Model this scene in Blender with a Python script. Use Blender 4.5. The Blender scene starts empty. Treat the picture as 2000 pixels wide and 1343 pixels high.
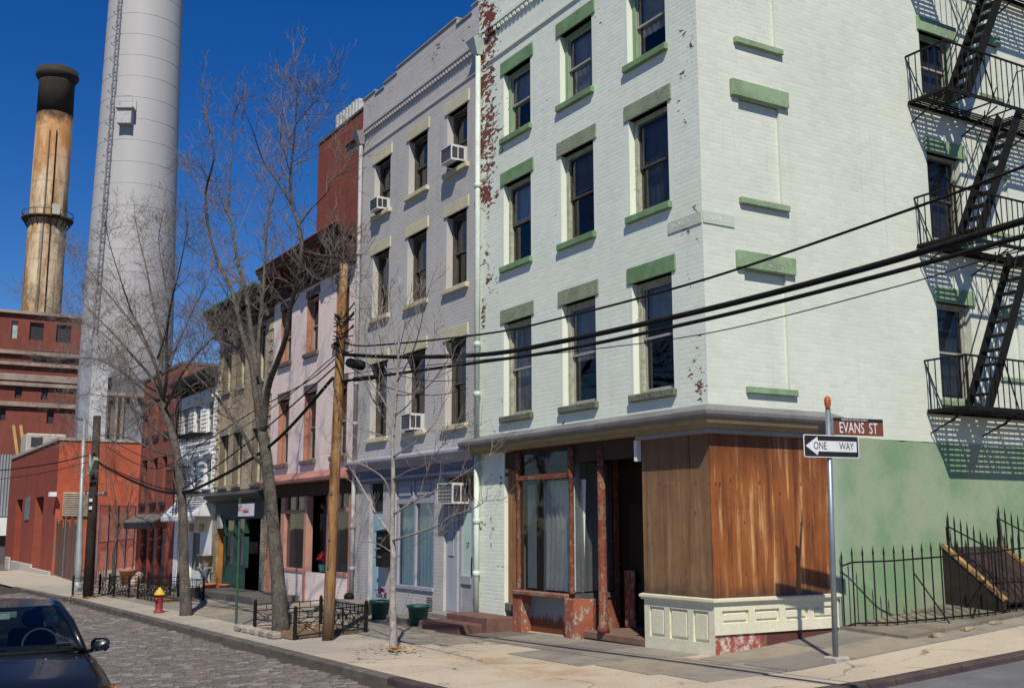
import bpy, math, random
from mathutils import Vector, Matrix
R = math.radians
rnd = random.Random(7)
sc = bpy.context.scene
col = sc.collection
# ------------------------------------------------------------------ camera
CX, CY, CZ = 12.37, -10.66, 1.80
FPX, TILT, YAW, ROLL = 2153.5, R(9.382), R(30.808), R(-0.085)
fwd = Vector((-math.cos(YAW)*math.cos(TILT), math.sin(YAW)*math.cos(TILT), math.sin(TILT)))
right0 = Vector((math.sin(YAW), math.cos(YAW), 0))
up0 = right0.cross(fwd)
RT = right0*math.cos(ROLL)+up0*math.sin(ROLL)
UP = RT.cross(fwd)
CAM = Vector((CX, CY, CZ))
cd = bpy.data.cameras.new('camera'); cam = bpy.data.objects.new('camera', cd); col.objects.link(cam)
M = Matrix((RT, UP, -fwd)).transposed().to_4x4(); M.translation = CAM
cam.matrix_world = M
cd.sensor_width = 36; cd.lens = FPX/2000*36; cd.clip_start = .1; cd.clip_end = 5000
sc.camera = cam
# ------------------------------------------------------------------ sky, sun, exposure
SUN_AZ, SUN_EL = R(29.5), R(49)
sun_dir = Vector((math.cos(SUN_EL)*math.cos(SUN_AZ), -math.cos(SUN_EL)*math.sin(SUN_AZ), math.sin(SUN_EL)))
w = bpy.data.worlds.new('World'); sc.world = w; w.use_nodes = True
nt = w.node_tree
sky = nt.nodes.new('ShaderNodeTexSky'); sky.sky_type = 'NISHITA'; sky.sun_disc = False
sky.sun_elevation = SUN_EL
sky.sun_rotation = math.atan2(sun_dir.x, sun_dir.y)
sky.altitude = 0; sky.air_density = 1.0; sky.dust_density = 0.0; sky.ozone_density = 6.0
bg = nt.nodes['Background']; bg.inputs['Strength'].default_value = 0.085
hs = nt.nodes.new('ShaderNodeHueSaturation'); hs.inputs['Hue'].default_value = .515; hs.inputs['Saturation'].default_value = 1.32
nt.links.new(sky.outputs[0], hs.inputs['Color']); nt.links.new(hs.outputs[0], bg.inputs[0])
ld = bpy.data.lights.new('sun', 'SUN'); ld.energy = 5.0; ld.angle = R(.53); ld.color = (1, .925, .79)
sun = bpy.data.objects.new('sun', ld); col.objects.link(sun)
sun.rotation_euler = sun_dir.to_track_quat('Z', 'Y').to_euler(); sun.location = (20, -20, 40)
sc.view_settings.view_transform = 'Standard'; sc.view_settings.look = 'None'
sc.view_settings.exposure = 0.0; sc.view_settings.gamma = 1; sc.view_settings.use_curve_mapping = False
# ------------------------------------------------------------------ pixel -> place helpers
def ray(px, py): return fwd + RT*((px-1000)/FPX) - UP*((py-671.5)/FPX)
def onY(px, py, y=0.0):
    d = ray(px, py); return CAM + d*((y-CY)/d.y)
def onX(px, py, x=0.0):
    d = ray(px, py); return CAM + d*((x-CX)/d.x)
def onZ(px, py, z=0.0):
    d = ray(px, py); return CAM + d*((z-CZ)/d.z)
def onPlane(px, py, a, b):      # vertical plane through ground points a, b
    d = ray(px, py); n = Vector((b[1]-a[1], a[0]-b[0], 0))
    s = (Vector((a[0], a[1], 0))-CAM).dot(n)/d.dot(n); return CAM + d*s
def atD(px, py, dist): return CAM + ray(px, py)*dist
def lerp(a, b, t): return a+(b-a)*t
def interp(x, tab):
    if x <= tab[0][0]: return tab[0][1]
    for (a, b), (c, d) in zip(tab, tab[1:]):
        if x <= c: return lerp(b, d, (x-a)/(c-a))
    return tab[-1][1]
GX = [(-120, -1.0), (-60, -.8), (-37, -.52), (-25, -.28), (0, 0), (40, 0)]
KY = -4.4
def walk(x, y):                 # pavement height
    z = interp(x, GX)
    if y > 0: return z + y*(.1-.0133*min(max(x, 0), 3))
    return z + .03*max(y, -6)
def road(x, y):                 # roadway height
    z = interp(x, GX) - .075
    if y > 0: return z + .06*y
    if y > KY: return z + .03*y
    return z + .03*KY + .045*max(y-KY, -6.5)
def hit(px, py, g=walk):
    z = 0
    for _ in range(40):
        p = onZ(px, py, z); z = .5*z+.5*g(p.x, p.y)
    return p
# ------------------------------------------------------------------ mesh builder
WL = {}
class MB:
    def __init__(s, fr=None): s.v = []; s.f = []; s.fr = fr
    def add(s, vs, fs):
        n = len(s.v)
        s.v += [s.fr(*v) for v in vs] if s.fr else [tuple(v) for v in vs]
        s.f += [tuple(i+n for i in f) for f in fs]; return s
    def quad(s, *p): return s.add(p, [tuple(range(len(p)))])
    def hexa(s, p):             # 0-3 bottom ccw, 4-7 top ccw
        return s.add(p, [(3, 2, 1, 0), (4, 5, 6, 7), (0, 1, 5, 4), (1, 2, 6, 5), (2, 3, 7, 6), (3, 0, 4, 7)])
    def box(s, x0, x1, y0, y1, z0, z1):
        return s.hexa([(x0, y0, z0), (x1, y0, z0), (x1, y1, z0), (x0, y1, z0), (x0, y0, z1), (x1, y0, z1), (x1, y1, z1), (x0, y1, z1)])
    def cbox(s, x0, x1, y0, y1, z0, z1, c=.01):   # chamfered box
        vs = []; X = (x0, x1); Y = (y0, y1); Z = (z0, z1); idx = {}
        for i in (0, 1):
            for j in (0, 1):
                for k in (0, 1):
                    sx, sy, sz = 1-2*i, 1-2*j, 1-2*k
                    for a, p in (('x', (X[i], Y[j]+sy*c, Z[k]+sz*c)), ('y', (X[i]+sx*c, Y[j], Z[k]+sz*c)), ('z', (X[i]+sx*c, Y[j]+sy*c, Z[k]))):
                        idx[i, j, k, a] = len(vs); vs.append(p)
        fs = []
        g = lambda *t: idx[t]
        for i in (0, 1):
            o = [(0, 0), (1, 0), (1, 1), (0, 1)] if i else [(0, 0), (0, 1), (1, 1), (1, 0)]
            fs.append(tuple(g(i, a, b, 'x') for a, b in o))
            fs.append(tuple(g(a, i, b, 'y') for a, b in reversed(o)))
            fs.append(tuple(g(a, b, i, 'z') for a, b in o))
        for i in (0, 1):
            for j in (0, 1):
                fs.append((g(i, j, 0, 'x'), g(i, j, 1, 'x'), g(i, j, 1, 'y'), g(i, j, 0, 'y')))
                fs.append((g(i, 0, j, 'x'), g(i, 1, j, 'x'), g(i, 1, j, 'z'), g(i, 0, j, 'z')))
                fs.append((g(0, i, j, 'y'), g(1, i, j, 'y'), g(1, i, j, 'z'), g(0, i, j, 'z')))
                for k in (0, 1): fs.append((g(i, j, k, 'x'), g(i, j, k, 'y'), g(i, j, k, 'z')))
        return s.add(vs, fs)
    def tube(s, pts, rad, n=8, cap=True):
        pts = [Vector(p) for p in pts]; m = len(pts)
        if not hasattr(rad, '__len__'): rad = [rad]*m
        vs = []; fs = []; ref = None
        for i, p in enumerate(pts):
            d = (pts[min(i+1, m-1)]-pts[max(i-1, 0)])
            d = d.normalized() if d.length > 1e-9 else Vector((0, 0, 1))
            if ref is None: ref = d.orthogonal().normalized()
            ref = (ref-d*ref.dot(d)); ref = ref.normalized() if ref.length > 1e-6 else d.orthogonal().normalized()
            b = d.cross(ref)
            for k in range(n):
                a = 2*math.pi*k/n; vs.append(p+(ref*math.cos(a)+b*math.sin(a))*rad[i])
        for i in range(m-1):
            for k in range(n):
                fs.append((i*n+k, i*n+(k+1) % n, (i+1)*n+(k+1) % n, (i+1)*n+k))
        if cap and n > 2: fs.append(tuple(range(n-1, -1, -1))); fs.append(tuple((m-1)*n+k for k in range(n)))
        return s.add(vs, fs)
    def bar(s, a, b, w=.03, h=None):      # rectangular bar
        h = h or w; a = Vector(a); b = Vector(b); d = (b-a).normalized()
        u = d.cross(Vector((0, 0, 1)))
        u = u.normalized() if u.length > 1e-3 else Vector((1, 0, 0))
        v = u.cross(d)
        q = [(-u*w-v*h)/2, (u*w-v*h)/2, (u*w+v*h)/2, (-u*w+v*h)/2]
        return s.hexa([a+x for x in q]+[b+x for x in q])
    def lathe(s, prof, c=(0, 0, 0), n=20, cap=True):
        vs = []; fs = []
        for r, z in prof:
            for k in range(n):
                a = 2*math.pi*k/n; vs.append((c[0]+r*math.cos(a), c[1]+r*math.sin(a), c[2]+z))
        for i in range(len(prof)-1):
            for k in range(n): fs.append((i*n+k, i*n+(k+1) % n, (i+1)*n+(k+1) % n, (i+1)*n+k))
        if cap: fs.append(tuple(range(n-1, -1, -1))); m = len(prof)-1; fs.append(tuple(m*n+k for k in range(n)))
        return s.add(vs, fs)
    def prism(s, poly, a, b, ax='y'):     # extrude 2d polygon along axis
        f = {'y': lambda u, v, t: (u, t, v), 'x': lambda u, v, t: (t, u, v), 'z': lambda u, v, t: (u, v, t)}[ax]
        n = len(poly)
        vs = [f(u, v, a) for u, v in poly]+[f(u, v, b) for u, v in poly]
        fs = [tuple(range(n)), tuple(range(2*n-1, n-1, -1))]+[(i, i+n, (i+1) % n+n, (i+1) % n) for i in range(n)]
        return s.add(vs, fs)
    def ball(s, c, r, n=10, m=7, sq=(1, 1, 1)):
        vs = []; fs = []
        for i in range(1, m):
            t = math.pi*i/m
            for k in range(n):
                a = 2*math.pi*k/n
                vs.append((c[0]+r*sq[0]*math.sin(t)*math.cos(a), c[1]+r*sq[1]*math.sin(t)*math.sin(a), c[2]+r*sq[2]*math.cos(t)))
        a0 = len(vs); vs += [(c[0], c[1], c[2]+r*sq[2]), (c[0], c[1], c[2]-r*sq[2])]
        for i in range(m-2):
            for k in range(n): fs.append((i*n+k, (i+1)*n+k, (i+1)*n+(k+1) % n, i*n+(k+1) % n))
        for k in range(n): fs.append((a0, k, (k+1) % n)); fs.append((a0+1, (m-2)*n+(k+1) % n, (m-2)*n+k))
        return s.add(vs, fs)
    def build(s, name, mat=None, parent=None, smooth=False, org=None):
        me = bpy.data.meshes.new(name)
        off = WL.get(parent.name, Vector()) if parent else Vector(org or (0, 0, 0))
        me.from_pydata([(v[0]-off[0], v[1]-off[1], v[2]-off[2]) for v in s.v], [], s.f)
        if smooth: me.polygons.foreach_set('use_smooth', [True]*len(me.polygons))
        me.update()
        if mat: me.materials.append(mat)
        o = bpy.data.objects.new(name, me); col.objects.link(o)
        if parent: o.parent = parent
        elif org: o.location = off
        WL[o.name] = Vector(off); return o
def fixnorm(o):
    import bmesh
    b = bmesh.new(); b.from_mesh(o.data); bmesh.ops.recalc_face_normals(b, faces=b.faces); b.to_mesh(o.data); b.free()
def tag(o, label=None, cat=None, group=None, kind=None):
    if label: o['label'] = label
    if cat: o['category'] = cat
    if group: o['group'] = group
    if kind: o['kind'] = kind
    return o
def thing(name, loc, label, cat, group=None):
    o = bpy.data.objects.new(name, None); col.objects.link(o); o.location = loc; o.empty_display_size = .2
    WL[o.name] = Vector(loc); return tag(o, label, cat, group)
def piece(name, me, parent, loc, scale=None, rotz=0):     # shared-mesh child
    o = bpy.data.objects.new(name, me); col.objects.link(o); o.parent = parent
    o.location = Vector(loc)-WL.get(parent.name, Vector())
    if scale: o.scale = scale
    if rotz: o.rotation_euler = (0, 0, rotz)
    WL[o.name] = Vector(loc); return o
def copy_tree(o, loc, parent=None):
    c = o.copy(); col.objects.link(c)
    if parent: c.parent = parent
    else: c.location = loc
    WL[c.name] = Vector(loc)
    for ch in list(o.children): copy_tree(ch, loc, c)
    return c
def text(name, s, mat, parent, size, mtx, align='CENTER', sx=1.0, depth=.001):
    cu = bpy.data.curves.new(name, 'FONT'); cu.body = s; cu.size = size; cu.align_x = align; cu.align_y = 'CENTER'; cu.extrude = depth; cu.resolution_u = 3
    t = bpy.data.objects.new(name, cu); col.objects.link(t)
    dg = bpy.context.evaluated_depsgraph_get()
    me = bpy.data.meshes.new_from_object(t.evaluated_get(dg)); bpy.data.objects.remove(t); bpy.data.curves.remove(cu)
    off = WL.get(parent.name, Vector())
    for v in me.vertices: v.co = mtx @ Vector((v.co.x*sx, v.co.y, v.co.z)) - off
    me.materials.clear(); me.materials.append(mat)
    o = bpy.data.objects.new(name, me); col.objects.link(o); o.parent = parent; WL[o.name] = off; return o
def frame_mtx(o, xdir, zdir):   # text frame: local x along xdir, local y along zdir (up)
    x = Vector(xdir).normalized(); y = Vector(zdir).normalized(); n = x.cross(y)
    m = Matrix((x, y, n)).transposed().to_4x4(); m.translation = Vector(o); return m
# facade frames: u along wall, w into building, z up
def F_front(y0): return lambda u, w, z: (u, y0+w, z)
def F_side(x0): return lambda u, w, z: (x0-w, u, z)
# ------------------------------------------------------------------ materials
def srgb(r, g, b):
    f = lambda c: (c/255/12.92 if c/255 <= .04045 else ((c/255+.055)/1.055)**2.4)
    return (f(r), f(g), f(b))
class N:
    def __init__(s, name):
        s.m = bpy.data.materials.new(name); s.m.use_nodes = True; s.t = s.m.node_tree
        s.b = s.t.nodes['Principled BSDF']; s.out = s.t.nodes['Material Output']
        s._pos = None
    def n(s, typ, **kw):
        x = s.t.nodes.new('ShaderNode'+typ)
        for k, v in kw.items(): setattr(x, k, v)
        return x
    def l(s, a, b): s.t.links.new(a, b)
    def setin(s, sock, v):
        if hasattr(v, 'is_linked') or hasattr(v, 'links'): s.l(v, sock)
        elif isinstance(v, tuple) and len(v) == 3 and sock.type == 'RGBA': sock.default_value = (*v, 1)
        else: sock.default_value = v
    def pos(s, scale=(1, 1, 1)):
        if s._pos is None: s._pos = s.n('NewGeometry').outputs['Position']
        if scale == (1, 1, 1): return s._pos
        m = s.n('VectorMath', operation='MULTIPLY'); s.l(s._pos, m.inputs[0]); m.inputs[1].default_value = scale; return m.outputs[0]
    def xyz(s):
        x = s.n('SeparateXYZ'); s.l(s.pos(), x.inputs[0]); return x.outputs
    def noise(s, scale, detail=4, rough=.55, vec=None, dist=0.0):
        x = s.n('TexNoise'); x.inputs['Scale'].default_value = scale; x.inputs['Detail'].default_value = detail
        x.inputs['Roughness'].default_value = rough; x.inputs['Distortion'].default_value = dist
        s.l(vec or s.pos(), x.inputs['Vector']); return x.outputs['Fac']
    def voro(s, scale, vec=None, feat='F1', out='Distance'):
        x = s.n('TexVoronoi', feature=feat); x.inputs['Scale'].default_value = scale; s.l(vec or s.pos(), x.inputs['Vector']); return x.outputs[out]
    def math(s, op, a, b=0.0, c=None, clamp=False):
        x = s.n('Math', operation=op, use_clamp=clamp); s.setin(x.inputs[0], a); s.setin(x.inputs[1], b)
        if c is not None: s.setin(x.inputs[2], c)
        return x.outputs[0]
    def ramp(s, fac, lo, hi, a=0.0, b=1.0):
        x = s.n('MapRange'); x.interpolation_type = 'SMOOTHSTEP'
        for i, v in enumerate((fac, lo, hi, a, b)): s.setin(x.inputs[i], v)
        return x.outputs[0]
    def mix(s, fac, a, b, mode='MIX'):
        x = s.n('Mix', data_type='RGBA', blend_type=mode); s.setin(x.inputs[0], fac); s.setin(x.inputs[6], a); s.setin(x.inputs[7], b); return x.outputs[2]
    def island(s):              # random value per loose piece / object
        g = s.n('NewGeometry').outputs['Random Per Island']; o = s.n('ObjectInfo').outputs['Random']
        return s.math('FRACT', s.math('ADD', g, o))
    def bump(s, h, strength=.3, dist=.01):
        x = s.n('Bump'); x.inputs['Strength'].default_value = strength; x.inputs['Distance'].default_value = dist; s.l(h, x.inputs['Height'])
        s.l(x.outputs[0], s.b.inputs['Normal'])
    def fin(s, c, rough=.8, metal=0.0, spec=.4):
        s.setin(s.b.inputs['Base Color'], c); s.setin(s.b.inputs['Roughness'], rough); s.setin(s.b.inputs['Metallic'], metal)
        s.b.inputs['Specular IOR Level'].default_value = spec; return s.m
MC = {}
def P(name, c1, c2=None, rough=.8, scale=4, metal=0, spec=.4, bump=.0, bs=60, rand=0, stretch=(1, 1, 1), dirt=None, bd=.006):
    if name in MC: return MC[name]
    n = N(name)
    c2 = c2 or tuple(x*.75 for x in c1)
    v = n.pos(stretch)
    f = n.ramp(n.noise(scale, 6, .6, v), .35, .68)
    c = n.mix(f, c1, c2)
    fine = n.noise(scale*9, 3, .6, v)
    c = n.mix(n.math('MULTIPLY', n.ramp(fine, .45, .75), .35), c, tuple(x*.6 for x in c2))
    if rand:
        k = n.math('ADD', n.math('MULTIPLY', n.island(), 2*rand), 1-rand)
        cc = n.n('CombineColor'); [n.l(k, cc.inputs[i]) for i in range(3)]
        c = n.mix(1.0, c, cc.outputs[0], 'MULTIPLY')
    if dirt:
        c = n.mix(n.math('MULTIPLY', n.ramp(n.noise(1.3, 5, .65, n.pos((1, 1, .5))), .5, .75), .6), c, dirt)
    if bump: n.bump(n.noise(bs, 4, .6, v), bump, bd)
    r = n.math('ADD', n.math('MULTIPLY', fine, .2), rough-.1)
    MC[name] = n.fin(c, r, metal, spec); return MC[name]
def glass(name, tint=(.9, .93, .95), dark=0.0, rough=.02, wav=.04, refl=1.0, f0=.0):
    n = N(name); n.t.nodes.remove(n.b)
    fr = n.n('Fresnel'); fr.inputs['IOR'].default_value = 1.55
    tr = n.n('BsdfTransparent'); tr.inputs[0].default_value = (*[x*(1-dark) for x in tint], 1)
    gl = n.n('BsdfGlossy'); gl.inputs['Roughness'].default_value = rough; gl.inputs[0].default_value = (refl, refl, refl, 1)
    b = n.n('Bump'); b.inputs['Strength'].default_value = wav; b.inputs['Distance'].default_value = .05
    n.l(n.noise(2.2, 2), b.inputs['Height']); n.l(b.outputs[0], gl.inputs['Normal']); n.l(b.outputs[0], fr.inputs['Normal'])
    mx = n.n('MixShader'); n.l(n.math('ADD', n.math('MULTIPLY', fr.outputs[0], .85), f0, clamp=True), mx.inputs[0]); n.l(tr.outputs[0], mx.inputs[1]); n.l(gl.outputs[0], mx.inputs[2])
    n.l(mx.outputs[0], n.out.inputs['Surface']); return n.m
def painted_brick(name, paint, paint2, brick, field, grime, amount=1.0):
    """paint over brick; field(n) -> socket 0..1 where the paint has peeled"""
    n = N(name)
    big = n.ramp(n.noise(.55, 5, .6), .35, .7)
    c = n.mix(big, paint, paint2)
    streak = n.ramp(n.noise(2.0, 5, .65, n.pos((1.2, 1.2, .18))), .52, .8)
    c = n.mix(n.math('MULTIPLY', streak, .45), c, grime)
    run = n.ramp(n.noise(9.0, 4, .6, n.pos((1, 1, .035))), .60, .78)
    c = n.mix(n.math('MULTIPLY', n.math('MULTIPLY', run, n.ramp(n.noise(.45, 2), .42, .62)), .5), c, tuple(x*.72 for x in grime))
    c = n.mix(n.math('MULTIPLY', n.ramp(n.noise(24, 3, .6), .58, .75), .22), c, tuple(x*.6 for x in grime))
    k = n.math('ADD', n.math('MULTIPLY', n.island(), .09), .955)
    cc = n.n('CombineColor'); [n.l(k, cc.inputs[i]) for i in range(3)]
    c = n.mix(1.0, c, cc.outputs[0], 'MULTIPLY')
    fl = n.noise(5.5, 8, .66, n.pos((1, 1, 2.0)), .5)
    fl2 = n.noise(1.3, 3, .5)
    d = n.math('ADD', n.math('MULTIPLY', fl, .7), n.math('MULTIPLY', fl2, .3))
    fd = field(n)
    thr = n.math('SUBTRACT', .70, n.math('MULTIPLY', fd, .24))
    m = n.ramp(n.math('SUBTRACT', d, thr), 0.0, .012)
    core = n.ramp(n.math('SUBTRACT', d, thr), .035, .06)        # bare red brick only in the middle of large losses
    dk = n.noise(14, 3)
    bc = n.mix(core, tuple(x*.45+.035 for x in brick), n.mix(n.ramp(dk, .4, .65), brick, tuple(x*.5 for x in brick)))
    edge = n.math('MULTIPLY', n.ramp(n.math('SUBTRACT', d, thr), -.02, -.002), n.ramp(fd, .1, .4))
    c = n.mix(n.math('MULTIPLY', edge, .25), c, (.66, .64, .55))
    c = n.mix(n.math('MULTIPLY', m, amount), c, bc)
    h = n.math('SUBTRACT', n.math('MULTIPLY', n.noise(45, 3), .25), n.math('MULTIPLY', m, .6))
    n.bump(h, .5, .006)
    return n.fin(c, n.math('ADD', .55, n.math('MULTIPLY', m, .35)), 0, .35)
def brick_tex(name, c1, c2, mortar, scale=1.0, axis='front', rough=.85, msize=.012):
    n = N(name); p = n.xyz()
    cv = n.n('CombineXYZ'); n.l(p[0] if axis == 'front' else p[1], cv.inputs[0]); n.l(p[2], cv.inputs[1])
    b = n.n('TexBrick'); n.l(cv.outputs[0], b.inputs['Vector'])
    b.inputs['Scale'].default_value = scale; b.inputs['Brick Width'].default_value = .21; b.inputs['Row Height'].default_value = .075
    b.inputs['Mortar Size'].default_value = msize; b.inputs['Mortar Smooth'].default_value = .2
    b.inputs['Color1'].default_value = (*c1, 1); b.inputs['Color2'].default_value = (*c2, 1); b.inputs['Mortar'].default_value = (*mortar, 1)
    c = n.mix(n.math('MULTIPLY', n.ramp(n.noise(.8, 6, .65), .4, .75), .45), b.outputs[0], tuple(x*.55 for x in c2))
    n.bump(n.math('SUBTRACT', 1.0, b.outputs['Fac']), .5, .01)
    return n.fin(c, rough, 0, .3)
BLK = P('black_iron', (.005, .006, .006), (.014, .012, .010), .7, 12, 0, .2)
GLASS = glass('window_glass')
GLASSD = glass('old_shop_glass', (.90, .93, .95), .0, .05, .08)
def peel(name, paint, under, chip, amt=.0, scale=11, stretch=(1, 1, .6)):
    n = N(name); a = n.noise(scale, 8, .7, n.pos(stretch), .4); b = n.noise(scale*.35, 4, .6, n.pos(stretch))
    d = n.math('ADD', n.math('MULTIPLY', a, .65), n.math('MULTIPLY', b, .35))
    m1 = n.ramp(d, .54-amt, .56-amt); m2 = n.ramp(d, .60-amt, .62-amt)
    c = n.mix(n.ramp(n.noise(3, 5), .35, .7), paint, tuple(x*.72 for x in paint)); c = n.mix(m1, c, chip); c = n.mix(m2, c, under)
    n.bump(n.math('SUBTRACT', n.noise(40, 3), n.math('MULTIPLY', m1, 1.2)), .7, .012); return n.fin(c, .82, 0, .3)
# ------------------------------------------------------------------ facade helpers
def wall(name, fr, u0, u1, z0, z1, ops, mat, parent, depth=.22, zfun=None):
    m = MB(fr)
    us = sorted({u0, u1, *[o[0] for o in ops], *[o[1] for o in ops]}); zs = sorted({z0, z1, *[o[2] for o in ops], *[o[3] for o in ops]})
    us = [u for u in us if u0 <= u <= u1]; zs = [z for z in zs if z0 <= z <= z1]
    for a, b in zip(us, us[1:]):
        for c, d in zip(zs, zs[1:]):
            um, zm = (a+b)/2, (c+d)/2
            if any(o[0] < um < o[1] and o[2] < zm < o[3] for o in ops): continue
            m.quad((a, 0, c), (b, 0, c), (b, 0, d), (a, 0, d))
    for o in ops:
        a, b, c, d = o[:4]; dp = o[4] if len(o) > 4 else depth
        m.quad((a, 0, c), (a, 0, d), (a, dp, d), (a, dp, c)); m.quad((b, 0, d), (b, 0, c), (b, dp, c), (b, dp, d))
        m.quad((a, 0, d), (b, 0, d), (b, dp, d), (a, dp, d)); m.quad((b, 0, c), (a, 0, c), (a, dp, c), (b, dp, c))
    return m.build(name, mat, parent)
UB = {}
def unit_brick(key, mat, prot, ins, side):
    if key not in UB:
        m = MB(F_side(0) if side else None)
        a, b = 0, 1
        m.add([(0, 0, 0), (1, 0, 0), (1, 0, 1), (0, 0, 1), (ins/.2, -prot, ins/.067), (1-ins/.2, -prot, ins/.067), (1-ins/.2, -prot, 1-ins/.067), (ins/.2, -prot, 1-ins/.067)],
              [(4, 5, 6, 7), (0, 1, 5, 4), (1, 2, 6, 5), (2, 3, 7, 6), (3, 0, 4, 7)])
        o = m.build('brick', mat); me = o.data; bpy.data.objects.remove(o); UB[key] = me
    return UB[key]
def bricks(wallo, fr, u0, u1, z0, z1, ops, mat, prot=.005, ins=.004, bl=.208, bh=.074, joint=.008, side=False, near=300, seed=1, key=None, zlo=None):
    rr = random.Random(seed); L = []
    nrow = int((z1-z0)/bh)
    for r in range(nrow):
        a = z0+r*bh; b = a+bh-joint
        iv = [(u0, u1)]
        for o in ops:
            ov = min(b, o[3])-max(a, o[2])
            if ov > .3*bh:
                nx = []
                for p, q in iv:
                    if o[1] <= p or o[0] >= q: nx.append((p, q)); continue
                    if o[0]-p > .03: nx.append((p, o[0]))
                    if q-o[1] > .03: nx.append((o[1], q))
                iv = nx
        for p, q in iv:
            off = (bl/2 if r % 2 else 0)
            k = math.floor((p-u0-off)/bl)
            x = u0+off+k*bl
            while x < q-.02:
                s, e = max(x, p), min(x+bl-joint, q)
                if e-s > .03: L.append((s, e, a, b))
                x += bl
    def dist(t): return (Vector(fr((t[0]+t[1])/2, 0, (t[2]+t[3])/2))-CAM).length
    if near:
        L.sort(key=lambda t: dist(t)-3*(t[1]-t[0]))
        me = unit_brick(key or wallo.name, mat, prot, ins, side)
        for t in L[:near]:
            s = (1, t[1]-t[0], t[3]-t[2]) if side else (t[1]-t[0], 1, t[3]-t[2])
            piece('brick', me, wallo, fr(t[0], rr.uniform(-.3, .1)*prot, t[2]), s)
        L = L[near:]
    m = MB(fr)
    for s, e, a, b in L:
        i = ins; pr = prot*rr.uniform(.85, 1.3)
        m.add([(s, 0, a), (e, 0, a), (e, 0, b), (s, 0, b), (s+i, -pr, a+i), (e-i, -pr, a+i), (e-i, -pr, b-i), (s+i, -pr, b-i)],
              [(4, 5, 6, 7), (0, 1, 5, 4), (1, 2, 6, 5), (2, 3, 7, 6), (3, 0, 4, 7)])
    if L: tag(m.build('brick_courses', mat, wallo), kind='stuff')
def sash(parent, fr, u0, u1, z0, z1, fm, sm, w0=.12, meet=.5, blind=None, bmat=None, blind2=None, gl=None, fw=.055, sw=.035, name='window'):
    """double hung window: frame > sashes, panes, blind"""
    gl = gl or GLASS
    m = MB(fr)
    m.box(u0, u0+fw, w0-.03, w0+.09, z0, z1); m.box(u1-fw, u1, w0-.03, w0+.09, z0, z1)
    m.box(u0+fw, u1-fw, w0-.03, w0+.09, z1-fw, z1); m.box(u0+fw, u1-fw, w0-.03, w0+.09, z0, z0+fw*.7)
    o = m.build(name, fm, parent)
    a, b, c, d = u0+fw, u1-fw, z0+fw*.7, z1-fw
    zm = lerp(c, d, meet)
    for lo, hi, w in ((zm-.015, d, w0+.005), (c, zm+.02, w0+.04)):
        s = MB(fr)
        s.box(a, a+sw, w, w+.03, lo, hi); s.box(b-sw, b, w, w+.03, lo, hi); s.box(a+sw, b-sw, w, w+.03, hi-sw, hi); s.box(a+sw, b-sw, w, w+.03, lo, lo+sw)
        s.build('sash', sm, o)
        g = MB(fr); g.quad((a+sw, w+.015, lo+sw), (b-sw, w+.015, lo+sw), (b-sw, w+.015, hi-sw), (a+sw, w+.015, hi-sw)); g.build('pane', gl, o)
    if blind and bmat:
        g = MB(fr); k = 12
        zb = lerp(d, c, blind)
        for i in range(k):
            x0, x1 = lerp(a, b, i/k), lerp(a, b, (i+1)/k)
            g.quad((x0, w0+.13+.012*(i % 2), zb), (x1, w0+.13+.012*((i+1) % 2), zb), (x1, w0+.13+.012*((i+1) % 2), d), (x0, w0+.13+.012*(i % 2), d))
        g.build('blind', bmat, o)
    return o
def lintel(parent, fr, u0, u1, z0, z1, mat, out=.03, name='lintel', c=.008):
    return MB(fr).cbox(u0, u1, -out, .14, z0, z1, c).build(name, mat, parent)
def sweep(prof, path, name, mat, parent):   # profile (out,z) along xy path with mitred normals; out to the right of travel
    pts = [Vector((p[0], p[1])) for p in path]; n = len(pts); nor = []
    for i in range(n):
        ds = []
        if i > 0: ds.append((pts[i]-pts[i-1]).normalized())
        if i < n-1: ds.append((pts[i+1]-pts[i]).normalized())
        ns = [Vector((d.y, -d.x)) for d in ds]; s = sum(ns, Vector((0, 0))).normalized(); nor.append(s/max(.3, s.dot(ns[0])))
    m = MB(); k = len(prof)
    vs = [(pts[i].x+nor[i].x*o, pts[i].y+nor[i].y*o, z) for i in range(n) for o, z in prof]
    fs = [(i*k+j, (i+1)*k+j, (i+1)*k+(j+1) % k, i*k+(j+1) % k) for i in range(n-1) for j in range(k)]
    fs += [tuple(range(k)), tuple((n-1)*k+j for j in range(k-1, -1, -1))]
    m.add(vs, fs); o = m.build(name, mat, parent); fixnorm(o); return o
# ================================================================== ground, roads, pavement
def grid_sheet(name, xs, ys, zf, mat, parent=None):
    m = MB(); n = len(ys)
    m.add([(x, y, zf(x, y)) for x in xs for y in ys], [(i*n+j, (i+1)*n+j, (i+1)*n+j+1, i*n+j+1) for i in range(len(xs)-1) for j in range(n-1)])
    return m.build(name, mat, parent, True)
M_ground = P('ground_earth', (.13, .115, .09), (.09, .08, .065), .95, .3)
g = grid_sheet('ground', [-1500, -600, -300, -150, -100, -62, -45, -30, -15, 0, 20, 60, 200, 600, 1500], [-1500, -500, -150, -60, -25, -14, -9, -4.5, 0, 5, 12, 40, 120, 400, 1500],
               lambda x, y: road(max(x, -120), min(max(y, -14), 12))-.10, M_ground)
tag(g, kind='structure')
nA = N('asphalt')
c = nA.mix(nA.ramp(nA.noise(1.2, 6, .6), .35, .7), (.10, .105, .115), (.15, .15, .155))
c = nA.mix(nA.math('MULTIPLY', nA.ramp(nA.noise(90, 2), .5, .7), .6), c, (.24, .24, .25))
nA.bump(nA.noise(120, 3), .6, .006); M_asph = nA.fin(c, .85, 0, .3)
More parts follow.
